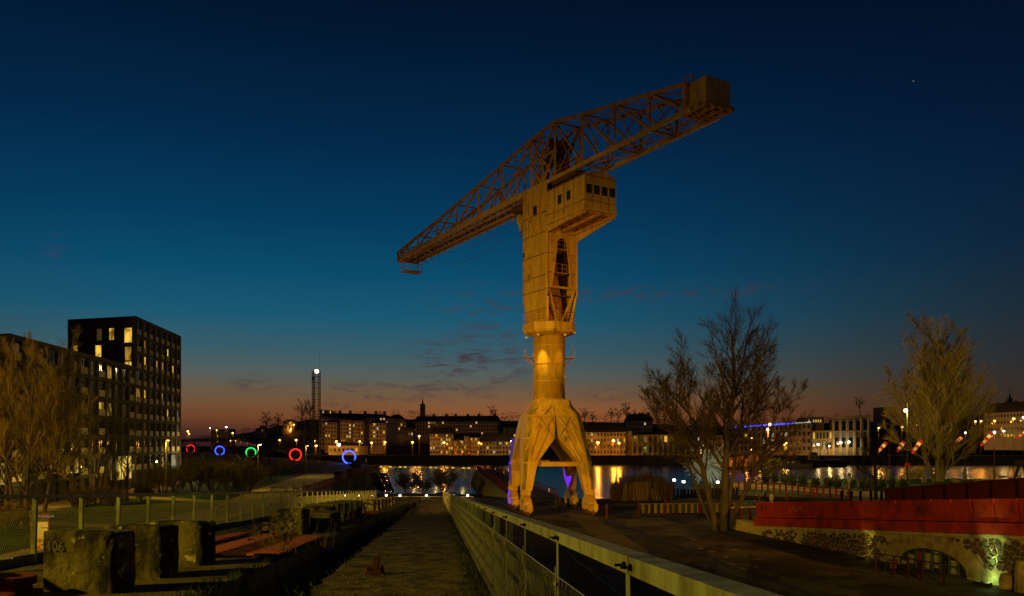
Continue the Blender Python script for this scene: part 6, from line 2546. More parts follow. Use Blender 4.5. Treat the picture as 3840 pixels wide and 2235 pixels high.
# ------------------------------------------------------------------ lamp posts, banner, benches, seats in the park
for (px, yb, yt, lab, pw, m) in ((967, 1840, 1668, 'slim park lamp post with a small bent head on the lawn edge', 220, 'lamp_white'), (1147, 1790, 1672, 'short park lamp post beside the lattice mast', 140, 'lamp_orange'),
                                 (622, 1865, 1652, 'thin orange lit lamp post before the end of the apartment building', 380, 'lamp_orange'), (672, 1825, 1700, 'dark slim lamp post by the last ground floor window', 0, None)):
    b0 = G(px, yb)
    z = CZ + (HY - yt) / F * b0.y
    t = thing('park_lamp', lab, 'lamp post', b0)
    mb = MB()
    mb.tube(b0, b0 + Z1 * z, .08, .05, 6)
    mb.build('post', MAT['lamp_post'], t)
    mb = MB()
    mb.bar(b0 + Z1 * z, b0 + Vector((.55, -.2, z + .1)), .1, .07)
    mb.build('head', MAT['lamp_post'], t)
    if m:
        mb = MB()
        mb.box(b0 + Vector((.42, -.18, z + .0)), .3, .2, .08)
        mb.build('lamp_glass', MAT[m], t)
        point('park_lamp_light', b0 + Vector((.45, -.4, z - .4)), pw * 4, SODIUM, .15, t)
bp0 = G(258, 1882)
bn = thing('banner_post', 'dark post carrying a narrow green banner with an orange patch before the lit doorway', 'banner', bp0)
k = bp0.y / F
zt = CZ + (HY - 1690) * k
mb = MB()
mb.tube(bp0, bp0 + Z1 * zt, .08, .06, 6)
mb.build('post', MAT['black_metal'], bn)
mb = MB()
mb.box(bp0 + Vector((.45, 0, CZ + (HY - 1738) * k)), .68, .04, 60 * k)
bnr = mb.build('banner_cloth', MAT['banner_green'], bn)
mb = MB()
mb.box(bp0 + Vector((.45, -.03, CZ + (HY - 1740) * k)), .4, .02, .5)
mb.build('print_patch', MAT['banner_orange'], bnr)
for i, (px, py, lab) in enumerate(((1045, 1850, 'dark metal frame bench on the path nearest the railing'), (1110, 1843, 'dark metal frame bench on the path, middle of three'), (1146, 1830, 'dark metal frame bench on the path, farthest of three'))):
    b0 = G(px, py)
    t = thing('park_bench', lab, 'bench', b0, 'frame benches on the path')
    dr = Vector((-.25, 1, 0)).normalized() if i else Vector((1, .1, 0)).normalized()
    sd = Vector((dr.y, -dr.x, 0))
    L_ = 2.4 if i == 0 else 3.2
    for (x, y) in ((-1, -1), (1, -1), (1, 1), (-1, 1)):
        mb = MB()
        mb.bar(b0 + dr * (x * L_ / 2) + sd * (y * .3), b0 + dr * (x * L_ / 2) + sd * (y * .3) + Z1 * (.95 if y < 0 else .5), .08)
        mb.build('leg', MAT['black_metal'], t)
    mb = MB()
    for y in (-.25, -.08, .09, .26):
        mb.bar(b0 - dr * (L_ / 2) + sd * y + Z1 * .48, b0 + dr * (L_ / 2) + sd * y + Z1 * .48, .13, .05)
    mb.build('seat', MAT['timber_dark'], t)
    mb = MB()
    for z in (.7, .92):
        mb.bar(b0 - dr * (L_ / 2) - sd * .3 + Z1 * z, b0 + dr * (L_ / 2) - sd * .3 + Z1 * z, .04, .1)
    mb.build('backrest', MAT['timber_dark'], t)
for (px, py, w, h, lab) in ((793, 1935, 1.25, .55, 'low concrete bench on the path, nearest of three seen through the railing'), (842, 1920, 1.15, .55, 'low concrete bench on the path between two others'), (873, 1912, .5, .8, 'narrow upright concrete block beside the path')):
    b0 = G(px, py)
    t = thing('concrete_bench', lab, 'seat', b0)
    mb = MB()
    mb.box(b0 + Z1 * (h / 2 + .02), w, .6, h - .02)
    bevel(mb.build('seat_block', MAT['concrete'], t), .04)
    mb = MB()
    mb.box(b0 + Z1 * (h + .04), w + .06, .66, .07)
    mb.build('seat_slab', MAT['timber_dark'], t)

# ------------------------------------------------------------------ map sign behind the railing
sb = G(150, 2092)
ms = thing('information_sign', 'cream information panel with a maroon header behind the platform railing', 'sign', sb)
k = sb.y / F
w, zt, zp, z0 = 68 * k, CZ + (HY - 1925) * k, CZ + (HY - 1945) * k, CZ + (HY - 2075) * k
mb = MB()
for s_ in (-1, 1):
    mb.bar(sb + X1 * (s_ * w / 2), sb + Vector((s_ * w / 2, 0, zt)), .1, .1)
mb.build('frame', MAT['sign_maroon'], ms)
mb = MB()
mb.box(sb + Z1 * ((zt + zp) / 2 + .02), w + .1, .14, zt - zp)
hd = mb.build('header', MAT['sign_maroon'], ms)
mb = MB()
mb.box(sb + Z1 * (zp - .1), w - .1, .1, .16)
mb.build('title_bar', MAT['gate_green'], ms)
mb = MB()
mb.box(sb + Z1 * ((z0 + zp) / 2 - .12), w - .1, .08, zp - z0 - .2)
pn_ = mb.build('panel', MAT['sign_cream'], ms)


def lettering(body, size, loc, parent, m, root, name='lettering'):
    cu_ = bpy.data.curves.new(name, 'FONT')
    cu_.body = body
    cu_.size = size
    cu_.extrude = .004
    cu_.materials.append(MAT[m])
    o_ = link(name, text_mesh(cu_, name), parent)
    o_.rotation_euler = (math.radians(90), 0, 0)
    o_.location = Vector(loc) - ORG[root.name]
    return o_


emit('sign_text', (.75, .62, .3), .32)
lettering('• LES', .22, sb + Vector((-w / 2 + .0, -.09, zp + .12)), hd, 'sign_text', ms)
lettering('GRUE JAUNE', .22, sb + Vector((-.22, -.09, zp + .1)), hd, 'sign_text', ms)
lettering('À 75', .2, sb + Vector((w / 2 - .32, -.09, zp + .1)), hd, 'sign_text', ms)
mb = MB()
for k in range(5):
    mb.box(sb + Vector((.14 + k * .1, -.05, zp - .62 - .02 * (k % 2))), .07, .01, .06)
mb.build('print_line', MAT['black_metal'], pn_)
mb = MB()
for (x, z, s_) in ((.0, .9, .3), (.15, .6, .2), (-.15, .4, .34), (.2, .25, .26)):
    mb.prism([sb + Vector((x - s_, -.06, z0 + z)), sb + Vector((x, -.06, z0 + z - s_ * .6)), sb + Vector((x + s_ * .8, -.06, z0 + z)), sb + Vector((x + .05, -.06, z0 + z + s_ * .5))], (0, -.006, 0))
mb.build('print_shape', MAT['banner_orange'], pn_)
mb = MB()
mb.bar(sb + Vector((-w / 2, .1, .12)), sb + Vector((w / 2, .1, .12)), .3, .24)
mb.build('footing', MAT['quay_concrete'], ms)
spot('sign_light', sb + Vector((.3, -3.2, 3.9)), sb + Z1 * 1.4, 60, (1, .85, .4), 60, .6, .1, ms)

# ------------------------------------------------------------------ red footbridge and rubble wall
BA, BT = Vector((20.6, 72, 0)), Vector((.244, -.970, 0)).normalized()
BN = Vector((-BT.y * -1, 0, 0))
BN = Vector((BT.y, -BT.x, 0)).normalized()       # toward the quay and the camera's left
if BN.x > 0:
    BN = -BN


def zg(t):                                          # underside of the girder
    return .82 + .0835 * (t - 3.2)


def BP(t, z, o=0.0):
    return BA + BT * t + BN * o + Z1 * z


fb = thing('red_footbridge', 'rust red steel panel footbridge ramp running on top of the rubble wall', 'footbridge', BP(3.2, 0))
PW = 1.56
T0 = 2.85
pts_n = 19
for k in range(pts_n):
    t0, t1 = T0 + k * PW, T0 + (k + 1) * PW - .09
    mb = MB()
    mb.prism([BP(t0, zg(t0) + .72, .12), BP(t1, zg(t1) + .72, .12), BP(t1, zg(t1) + 2.02, .3 + ((k * 7) % 5 - 2) * .018), BP(t0, zg(t0) + 2.02, .3 + ((k * 3) % 5 - 2) * .018)], BN * -.06)
    mb.build('side_panel', MAT['red_steel'], fb)
for k in range(7):
    t0, t1 = T0 - .35 + k * 4.7, T0 - .35 + (k + 1) * 4.7 - .02
    mb = MB()
    mb.prism([BP(t0, zg(t0), .2), BP(t1, zg(t1), .2), BP(t1, zg(t1) + .66, .2), BP(t0, zg(t0) + .66, .2)], BN * -.3)
    mb.build('girder_plate', MAT['red_steel'], fb)
mb = MB()
mb.prism([BP(T0, zg(T0) + .6, .05), BP(33, zg(33) + .6, .05), BP(33, zg(33) + 2.0, .05), BP(T0, zg(T0) + 2.0, .05)], BN * -.03)
mb.build('backing', MAT['red_joint'], fb)
mb = MB()
mb.prism([BP(T0 - .3, zg(T0) + .3, 0), BP(33, zg(33) + .3, 0), BP(33, zg(33) + .3, -5.2), BP(T0 - .3, zg(T0) + .3, -5.2)], (0, 0, .2))
mb.build('deck', MAT['timber_pale'], fb)
for k in range(9):
    t0 = 12.6 + k * 1.95
    mb = MB()
    z0_, z1_ = 3.05 + (t0 - 13.1) * .113, 3.05 + (t0 + 1.9 - 13.1) * .113
    mb.prism([BP(t0, z0_ - .2, -5.0), BP(t0 + 1.9, z1_ - .2, -5.0), BP(t0 + 1.9, z1_ + 1.42, -5.0), BP(t0, z0_ + 1.42, -5.0)], BN * -.08)
    mb.build('inner_panel', MAT['red_steel_dark'], fb)
    mb = MB()
    mb.bar(BP(t0, z0_ - .2, -4.95), BP(t0, z0_ + 1.42, -4.95), .1, .1)
    mb.build('inner_post', MAT['red_joint'], fb)
mb = MB()
mb.bar(BP(12.6, 4.47, -5.0), BP(33, 3.05 + 19.9 * .113 + 1.46, -5.0), .2, .12)
mb.build('inner_rail', MAT['red_steel_dark'], fb)
# faint chalk scribble on one panel
mb = MB()
sc = [(2.9, .3), (3.15, .75), (3.35, .4), (3.6, .8), (3.9, .45), (4.2, .5), (4.6, .85), (4.8, .4)]
for (x0, y0), (x1, y1) in zip(sc[:-1], sc[1:]):
    t0, t1 = T0 + 2 + x0, T0 + 2 + x1
    mb.bar(BP(t0, zg(t0) + .8 + y0, .26), BP(t1, zg(t1) + .8 + y1, .26), .02, .03)
mb.build('chalk_scribble', MAT['rust_plate'], fb)
# posts that carry the low end
for i, px in enumerate((2745, 2780, 2813)):
    p = G(px, 1958)
    mb = MB()
    mb.box(Vector((p.x, p.y, .7)), .25, .25, 1.4)
    mb.build('end_post', MAT['red_steel_dark'], fb)
mb = MB()
a, b_ = G(2740, 1958), G(2840, 1958)
mb.bar(Vector((a.x, a.y, 1.45)), Vector((b_.x + .4, b_.y - .3, 1.6)), .3, .12)
mb.build('end_deck', MAT['timber_pale'], fb)

# wall under the bridge with the arched opening
rw = thing('rubble_wall', 'old rubble and plaster retaining wall with an arched gate under the red footbridge', 'wall', BP(0, 0))


def wall_hit(px, py, o=0.0):
    d0 = Vector(((px - HX) / F, 1, (HY - py) / F))
    o0 = Vector((0, 0, CZ))
    k_ = (BP(0, 0, o) - o0).dot(BN) / d0.dot(BN)
    h_ = o0 + d0 * k_
    return (h_ - BA).dot(BT), h_.z


tL, zL = wall_hit(3367, 2140)
tA, zA = wall_hit(3478, 2056)
tR, zR = wall_hit(3626, 2196)
zbase = -.05
tl, tr = tL, tR
tm = (tl + tr) / 2
za = zA
zs = max(.15, zL * .4)
arc = []
for k in range(17):
    a = math.pi * k / 16
    arc.append((tm - (tr - tl) / 2 * math.cos(a), zs + (za - zs) * math.sin(a)))
TW1 = 34.0
# left of the arch, above it, right of it
poly = [(-3.2, -.3), (tl, -.3), (tl, zs)] + arc[1:-1] + [(tr, zs), (tr, -.3), (TW1, -.3), (TW1, zg(TW1) + .05), (3.0, zg(3.0) + .05), (2.6, .95), (-1.0, .95), (-3.2, .5)]
mb = MB()
mb.prism([BP(t, z, 0) for t, z in poly], BN * -.9)
mb.build('plaster_face', MAT['mortar'], rw)
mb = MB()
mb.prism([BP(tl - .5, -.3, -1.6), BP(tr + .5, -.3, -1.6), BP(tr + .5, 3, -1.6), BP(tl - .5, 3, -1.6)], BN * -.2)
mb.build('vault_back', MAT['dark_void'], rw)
# plaster skin over the arch
ap = []
for k in range(17):
    a = math.pi * k / 16
    ap.append((tm - ((tr - tl) / 2 + .15) * math.cos(a), zs + (za - zs + .08) * math.sin(a)))
outer = []
random.seed(4)
for k in range(17):
    a = math.pi * k / 16
    rr = 1.45 + random.uniform(-.12, .16)
    outer.append((tm - ((tr - tl) / 2 + rr) * math.cos(a), min(zs + (za - zs + rr * .8) * math.sin(a), zg(tm - (tr - tl) / 2 * math.cos(a)) - .25)))
mb = MB()
mb.prism([BP(t, z, .05) for t, z in ap + outer[::-1]], BN * -.05)
mb.build('plaster_arch', MAT['plaster'], rw)
mb = MB()
mb.bar(BP(5, zg(5) - .12, .02), BP(TW1, zg(TW1) - .12, .02), .16, .2)
mb.build('mortar_band', MAT['mortar'], rw)

# rubble stones: Voronoi cells, each a little proud of the mortar
def clip(poly, a, b2):
    """keep the part of poly nearer to a than to b2"""
    mx_, my_ = (a[0] + b2[0]) / 2, (a[1] + b2[1]) / 2
    nx, ny = b2[0] - a[0], b2[1] - a[1]
    out = []
    for i in range(len(poly)):
        p, q = poly[i], poly[(i + 1) % len(poly)]
        dp_ = (p[0] - mx_) * nx + (p[1] - my_) * ny
        dq_ = (q[0] - mx_) * nx + (q[1] - my_) * ny
        if dp_ <= 0:
            out.append(p)
        if dp_ * dq_ < 0:
            s_ = dp_ / (dp_ - dq_)
            out.append((p[0] + (q[0] - p[0]) * s_, p[1] + (q[1] - p[1]) * s_))
    return out


def in_poly(p, poly):
    c_ = False
    for i in range(len(poly)):
        a, b2 = poly[i], poly[i - 1]
        if (a[1] > p[1]) != (b2[1] > p[1]) and p[0] < (b2[0] - a[0]) * (p[1] - a[1]) / (b2[1] - a[1]) + a[0]:
            c_ = not c_
    return c_


rnd = random.Random(17)
seeds = []
cw_, chh = .40, .30
ti = 4.2
row = 0
z = .1
while z < 3.4:
    t = 4.0 + (row % 2) * cw_ / 2
    while t < 33:
        seeds.append((t + rnd.uniform(-.17, .17), z + rnd.uniform(-.13, .13)))
        t += cw_
    z += chh
    row += 1
hole = [(t, z) for t, z in ap] + [(tr + .2, -1), (tl - .2, -1)]
arch_zone = [(t, z) for t, z in outer] + [(tr + 1.4, -1), (tl - 1.4, -1)]
grid = {}
for s_ in seeds:
    grid.setdefault((int(s_[0] // .8), int(s_[1] // .8)), []).append(s_)
made, rest = 0, MB()
tU, zU = wall_hit(3728, 2195)
for s_ in seeds:
    top = zg(s_[0]) - .26
    if s_[1] > top - .08:
        continue
    if in_poly(s_, arch_zone) or s_[0] > tU + 2.6:
        continue
    if s_[0] > tr + 1.0 and s_[1] < .9:
        continue
    if tl - 2.0 < s_[0] < tl - .4 and rnd.random() < .35:
        continue
    if s_[0] < 9.5 and rnd.random() < .45:
        continue
    cell = [(s_[0] - .5, s_[1] - .4), (s_[0] + .5, s_[1] - .4), (s_[0] + .5, s_[1] + .4), (s_[0] - .5, s_[1] + .4)]
    gx, gz = int(s_[0] // .8), int(s_[1] // .8)
    for i in range(gx - 1, gx + 2):
        for j in range(gz - 1, gz + 2):
            for q in grid.get((i, j), []):
                if q is not s_ and cell:
                    cell = clip(cell, s_, q)
    if len(cell) < 3:
        continue
    cx_ = sum(p[0] for p in cell) / len(cell)
    cz_ = sum(p[1] for p in cell) / len(cell)
    k = rnd.uniform(.74, .86)
    c1 = [(cx_ + (p[0] - cx_) * k, min(top, max(.0, cz_ + (p[1] - cz_) * k))) for p in cell]
    c2 = [(cx_ + (p[0] - cx_) * k * .8, min(top - .02, max(.03, cz_ + (p[1] - cz_) * k * .8))) for p in cell]
    pr = rnd.uniform(.03, .085)
    mb = MB()
    mb.loft([[BP(t, z, -.02) for t, z in c1], [BP(t, z, pr * .6) for t, z in c1], [BP(t, z, pr) for t, z in c2]])
    if made < 300:
        mb.build('stone', MAT[rnd.choice(['rubble_a', 'rubble_a', 'rubble_b', 'rubble_c'])], rw)
        made += 1
    else:
        rest.add(mb.v, mb.f)
if rest.v:
    rest.build('small_stones', MAT['rubble_a'], rw, kind='stuff')
# steel gate filling the arch
gt = thing('arch_gate', 'dark green steel mesh gate with pale sheets behind, filling the arch in the wall', 'gate', BP(tm, 0, 0))


def arch_z(t):
    u = max(-1, min(1, (t - tm) / ((tr - tl) / 2)))
    return zs + (za - zs) * math.sqrt(max(0, 1 - u * u)) - .03


nbar = 8
for k in range(nbar + 1):
    t = tl + .08 + (tr - tl - .16) * k / nbar
    mb = MB()
    mb.bar(BP(t, 0, -.12), BP(t, max(.2, arch_z(t)), -.12), .11, .09)
    mb.build('gate_post', MAT['gate_green'], gt)
    if k < nbar:
        t1 = tl + .08 + (tr - tl - .16) * (k + 1) / nbar
        mb = MB()
        for j in range(9):
            tt = t + (t1 - t) * (j + .5) / 9
            mb.bar(BP(tt, .02, -.14), BP(tt, max(.1, arch_z(tt)), -.14), .014)
        for j in range(7):
            z = .1 + j * .32
            if z < min(arch_z(t), arch_z(t1)):
                mb.bar(BP(t, z, -.14), BP(t1, z, -.14), .014)
        mb.build('gate_mesh', MAT['gate_green'], gt)
        if k not in (5,):
            zt_ = min(arch_z(t), arch_z(t1)) - .08
            mb = MB()
            nn_ = 7
            lo_, hi_ = [], []
            for j in range(nn_):
                tt = t + .06 + (t1 - t - .12) * j / (nn_ - 1)
                oo = -.17 + .015 * math.sin(j * 2.3 + k)
                lo_.append(BP(tt, .06 + .18 * (k % 3), oo))
                hi_.append(BP(tt, max(.2, zt_ - .1 * (k % 2)), oo))
            for j in range(nn_ - 1):
                mb.add([lo_[j], lo_[j + 1], hi_[j + 1], hi_[j]], [(0, 1, 2, 3)])
            mb.build('hung_sheet', MAT['red_cloth' if k == 2 else 'curtain_white'], gt)
for j in range(12):
    t0, t1 = tl + (tr - tl) * j / 12, tl + (tr - tl) * (j + 1) / 12
    mb = MB()
    mb.bar(BP(t0, arch_z(t0), -.12), BP(t1, arch_z(t1), -.12), .1, .1)
    mb.build('arch_rim', MAT['gate_green'], gt)
for z in (.55, 1.15):
    ta, tb = tl, tr
    while arch_z(ta) < z:
        ta += .05
    while arch_z(tb) < z:
        tb -= .05
    mb = MB()
    mb.bar(BP(ta, z, -.1), BP(tb, z, -.1), .07, .07)
    mb.build('gate_rail', MAT['gate_green'], gt)
# guard rail in front of the arch
gr = thing('guard_rail', 'dark red post and rail barrier in front of the arched gate', 'barrier', BP(tl - 2, 0, 1.6))
prev = None
for i, (px, yb, yt, w) in enumerate(((3284, 2144, 2071, .08), (3352, 2158, 2083, .13), (3405, 2170, 2092, .13), (3457, 2180, 2101, .13), (3539, 2196, 2111, .09))):
    p = G(px, yb)
    z = CZ - (yt - HY) / F * p.y
    mb = MB()
    mb.box(Vector((p.x, p.y, z / 2)), w, w * .6, z)
    mb.build('post', MAT['post_red_dark'], gr)
    q = Vector((p.x, p.y, z - .04))
    if prev:
        mb = MB()
        mb.bar(prev, q, .05, .06)
        mb.build('rail', MAT['post_red_dark'], gr)
    prev = q
hr = thing('tube_hoop', 'small bent dark tube hoop standing by the guard rail', 'hoop', G(3318, 2146))
p = G(3318, 2146)
mb = MB()
mb.path([p, p + Vector((.05, 0, .55)), p + Vector((.2, .05, .75)), p + Vector((.9, .25, .7)), p + Vector((1.0, .3, 0))], .035, 6)
mb.build('tube', MAT['black_metal'], hr)
mb = MB()
mb.box(p + Vector((.55, .15, .42)), .7, .03, .4)
mb.build('plate', MAT['rust_dark'], hr)
# uplights washing the wall
for (t0, lab, pw, c_, hgt, w) in ((tU, 'box uplight throwing a bright greenish white beam up the rubble wall', 900, (.55, 1.0, .28), 2.3, .75), (wall_hit(3262, 2112)[0], 'small uplight throwing a yellow beam up the wall left of the arch', 150, (1.0, .88, .1), 1.8, .5)):
    p = BP(t0, 0, .75)
    t = thing('wall_uplight', lab, 'uplight', p)
    mb = MB()
    for s_ in (-1, 1):
        mb.box(p + BT * (s_ * w / 2) + Z1 * .1, .04, w * .6, .2, (BT, BN, Z1))
        mb.box(p + BN * (s_ * w * .3) + Z1 * .1, w, .04, .2, (BT, BN, Z1))
    mb.box(p + Z1 * .02, w, w * .6, .04, (BT, BN, Z1))
    mb.build('housing', MAT['black_metal'], t)
    mb = MB()
    mb.box(p + Z1 * .1, w * .6, w * .3, .04, (BT, BN, Z1))
    mb.build('lens', MAT['lamp_warm'], t)
    spot('uplight_beam', p + Z1 * .2, BP(t0, hgt, .05), pw, c_, 46, .8, .12, t)
    point('uplight_spill', p + Z1 * .35 - BN * .35, pw * .03, c_, .1, t)
# plinth stones at the far right foot of the wall
for (t0, w, h, lab) in ((tU + 1.1, .7, .8, 'broken masonry stub at the foot of the wall beside the bright uplight'), (tU + 2.2, 1.0, 1.7, 'plastered vault pier at the very edge of the picture')):
    mb = MB()
    rings = []
    rr_ = random.Random(int(t0 * 10))
    for j in range(8):
        z = h * j / 7
        kk = 1 - .25 * (j / 7) ** 2
        rings.append([BP(t0 + (w / 2 * kk + rr_.uniform(-.05, .05)) * math.cos(a), z, .25 + (.45 * kk + rr_.uniform(-.04, .04)) * math.sin(a)) for a in [q * math.pi / 6 for q in range(12)]])
    mb.loft(rings)
    o = mb.build('masonry_stub', MAT['plaster'])
    tag(o, lab, 'masonry')
# low stepped wall and planks by the big tree
lw = thing('plank_wall', 'low retaining wall of pale upright planks behind the big bare tree', 'wall', G(2600, 1925))
for k in range(34):
    px = 2400 + k * 11.5
    p = G(px, 1925 - k * .12)
    mb = MB()
    mb.box(Vector((p.x, p.y, .5)), .34 if k % 3 else .24, .12, 1.0)
    mb.build('plank', MAT['plank_mid' if k % 2 else 'timber_dark'], lw)
mb = MB()
mb.bar(G(2395, 1925) + Z1 * 1.06, G(2800, 1921) + Z1 * 1.06, .4, .1)
mb.build('cap', MAT['plank_mid'], lw)
for i, (px, py) in enumerate(((2392, 1932), (2495, 1928), (2620, 1922), (2738, 1918), (2273, 1945))):
    p = G(px, py)
    mb = MB()
    mb.box(Vector((p.x, p.y - .4, .75)), .2, .2, 1.5)
    mb.box(Vector((p.x, p.y - .4, 1.53)), .26, .26, .06)
    o = mb.build('red_post', MAT['red_steel_dark'])
    tag(o, ('First', 'Second', 'Third', 'Fourth', 'Isolated')[i] + (' dark red post from the crane standing before the plank wall' if i < 4 else ' dark red post nearest the crane leg on the quay'), 'post')
# dark dock trench behind the plank wall: sheet wall with pale tags
dw = thing('dock_wall', 'dark concrete dock wall below the lit riverside path', 'wall', G(2850, 1868))
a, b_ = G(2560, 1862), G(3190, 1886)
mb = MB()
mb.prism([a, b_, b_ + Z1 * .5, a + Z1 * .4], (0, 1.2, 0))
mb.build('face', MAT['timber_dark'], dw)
for px in (2783, 2835):
    mb = MB()
    p = G(px, 1866)
    mb.box(p + Vector((0, -.3, .28)), .5, .04, .45)
    mb.build('poster', MAT['facade_grey'], dw)
# red post and rail along the lit path
pf = thing('path_fence', 'row of rust red posts with rails along the lit riverside path', 'fence', G(2900, 1850))
prev = None
for i in range(19):
    px = 2770 + i * 21.5 * (1 + i * .004)
    yb = 1836 + max(0, i - 3) * 2.4
    p = G(px, yb) + Z1 * .0
    h = 1.45
    mb = MB()
    mb.box(p + Z1 * (h / 2), .24, .2, h)
    mb.build('post', MAT['red_steel'], pf)
    if prev:
        for z in (.45, .9, 1.35):
            mb = MB()
            mb.bar(prev + Z1 * z, p + Z1 * z, .05, .05)
            mb.build('rail', MAT['red_steel_dark'], pf)
    prev = p
for i, px in enumerate((3156, 3190, 3227, 3266, 3306)):
    p = G(px, 1893)
    mb = MB()
    mb.box(p + Z1 * .85, .26, .24, 1.7)
    mb.box(p + Z1 * 1.72, .3, .28, .05)
    o = mb.build('bollard_post', MAT['red_joint'])
    tag(o, ordn[i].capitalize() + ' dark post from the left in the row behind the footbridge panels', 'post', 'dark posts behind the footbridge')
for i, (px, py) in enumerate(((2847, 1900), (2951, 1893), (3051, 1875))):
    p = G(px, py)
    mb = MB()
    mb.box(p + Z1 * .75, .16, .16, 1.5)
    mb.box(p + Z1 * 1.52, .2, .2, .05)
    o = mb.build('chain_post', MAT['red_steel'])
    tag(o, ('First', 'Second', 'Third')[i] + ' thin red chain post from the tree beside the standing people', 'post')
p0, p1, p2 = [G(px, py) + Z1 * 1.35 for px, py in ((2847, 1900), (2951, 1893), (3051, 1875))]
for i, (a, b_) in enumerate(((p0, p1), (p1, p2))):
    mb = MB()
    pts = [a + (b_ - a) * (k / 10) - Z1 * (.8 * 4 * (k / 10) * (1 - k / 10)) for k in range(11)]
    mb.path(pts, .035, 4)
    o = mb.build('hanging_chain', MAT['rust_dark'])
    tag(o, 'sagging chain between the ' + ('first and second' if i == 0 else 'second and third') + ' thin red chain posts', 'chain')
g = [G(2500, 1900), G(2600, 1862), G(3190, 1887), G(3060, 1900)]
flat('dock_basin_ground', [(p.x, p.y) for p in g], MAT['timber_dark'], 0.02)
# small sign on post by the path
ss = thing('path_sign', 'white notice on a post by the riverside path, next to a dark bin', 'sign', G(3184, 1862))
p = G(3184, 1862)
mb = MB()
mb.tube(p, p + Z1 * 3.6, .06, .06, 6)
mb.build('post', MAT['white_paint'], ss)
mb = MB()
mb.box(p + Vector((0, -.06, 2.75)), .52, .05, 1.25)
mb.build('notice', MAT['white_paint'], ss)
mb = MB()
mb.box(p + Vector((0, -.09, 3.15)), .4, .02, .3)
mb.build('picture', MAT['banner_green'], ss)
bi = thing('litter_bin', 'square dark litter bin beside the white notice post', 'bin', G(3188, 1868))
p = G(3188, 1868)
mb = MB()
mb.box(p + Z1 * .5, .6, .6, 1.0)
bevel(mb.build('body', MAT['black_metal'], bi), .04)
mb = MB()
mb.box(p + Z1 * 1.04, .66, .66, .08)
mb.build('lid', MAT['galvanised'], bi)

# ------------------------------------------------------------------ spiky white sculpture and its ground spots
sc_ = W(2655, 1738, 128)
st_ = thing('spiky_sculpture', 'large burst of white metal spikes radiating from a centre by the water', 'sculpture', Vector((sc_.x, sc_.y, 0)))
rnd = random.Random(44)
for _ in range(170):
    v = Vector((rnd.gauss(0, 1), rnd.gauss(0, .8), rnd.gauss(0, 1))).normalized()
    L_ = rnd.uniform(2.9, 4.1)
    if sc_.z + v.z * L_ < .05:
        L_ = (sc_.z - .05) / -v.z
    mb = MB()
    mb.tube(sc_ + v * .3, sc_ + v * L_, .06, .035, 5)
    mb.build('spike', MAT['spike_white'], st_)
mb = MB()
mb.ball(sc_, .4, 10, 8)
mb.tube(Vector((sc_.x, sc_.y, 0)), sc_, .15, .12, 8)
mb.build('core', MAT['spike_white'], st_)
for i, (px, py) in enumerate(((2527, 1800), (2562, 1806), (2690, 1808))):
    p = W(px, py, 122)
    t = thing('ground_spot', ('First', 'Second', 'Third')[i] + ' small white ground spotlight left to right under the spiky sculpture', 'spotlight', (p.x, p.y, 0))
    mb = MB()
    mb.box((p.x, p.y, p.z), .5, .4, .4)
    mb.bar((p.x, p.y, 0), (p.x, p.y, p.z), .1)
    mb.build('housing', MAT['black_metal'], t)
    mb = MB()
    mb.box((p.x, p.y - .22, p.z), .42, .03, .32)
    mb.build('lens', MAT['lamp_white'], t)
    spot('ground_spot_beam', (p.x, p.y - .6, p.z + .4), sc_, 260, (.95, 1.0, .7), 70, .6, .15, t)
# bright orange lamp in front of the sculpture
p = W(2628, 1693, 140)
t = thing('orange_lamp', 'bright orange lamp on a thin post just above the spiky sculpture', 'lamp post', (p.x, p.y, 0))
mb = MB()
mb.tube((p.x, p.y, 0), (p.x, p.y, p.z), .08, .06, 6)
mb.build('post', MAT['lamp_post'], t)
mb = MB()
mb.ball((p.x, p.y - .2, p.z), .4, 8, 6)
mb.build('globe', MAT['lamp_orange'], t)
point('orange_lamp_light', (p.x, p.y - .8, p.z - .2), 520, ORANGE, .2, t)

# ------------------------------------------------------------------ timber dolphin by the reeds
td = thing('timber_dolphin', 'broken dark timber landing on raking piles in the water beside the reeds', 'timber landing', W(2420, 1835, 135))
for (px, py0, py1) in ((2385, 1790, 1855), (2398, 1790, 1850), (2425, 1775, 1850), (2440, 1772, 1850), (2460, 1795, 1855), (2475, 1798, 1855)):
    mb = MB()
    mb.tube(W(px, py0, 138), W(px - 8, py1 + 14, 136), .28, .3, 7)
    mb.build('pile', MAT['timber_dark'], td)
for y in (1788, 1797, 1806):
    mb = MB()
    mb.bar(W(2372, y, 137), W(2486, y + 6, 139), .8, .35)
    mb.build('beam', MAT['timber_dark'], td)
# sheet piles along the river bank under the sculpture
sp2 = thing('sheet_piling', 'dark vertical timber piling along the bank below the spiky sculpture', 'piling', W(2600, 1880, 115))
for k in range(22):
    px = 2490 + k * 13
    p = W(px, 1835 - abs(k - 8) * .6, 117)
    mb = MB()
    mb.tube((p.x, p.y, -1), (p.x, p.y, p.z), .2, .17, 6)
    mb.build('pile', MAT['timber_dark'], sp2)

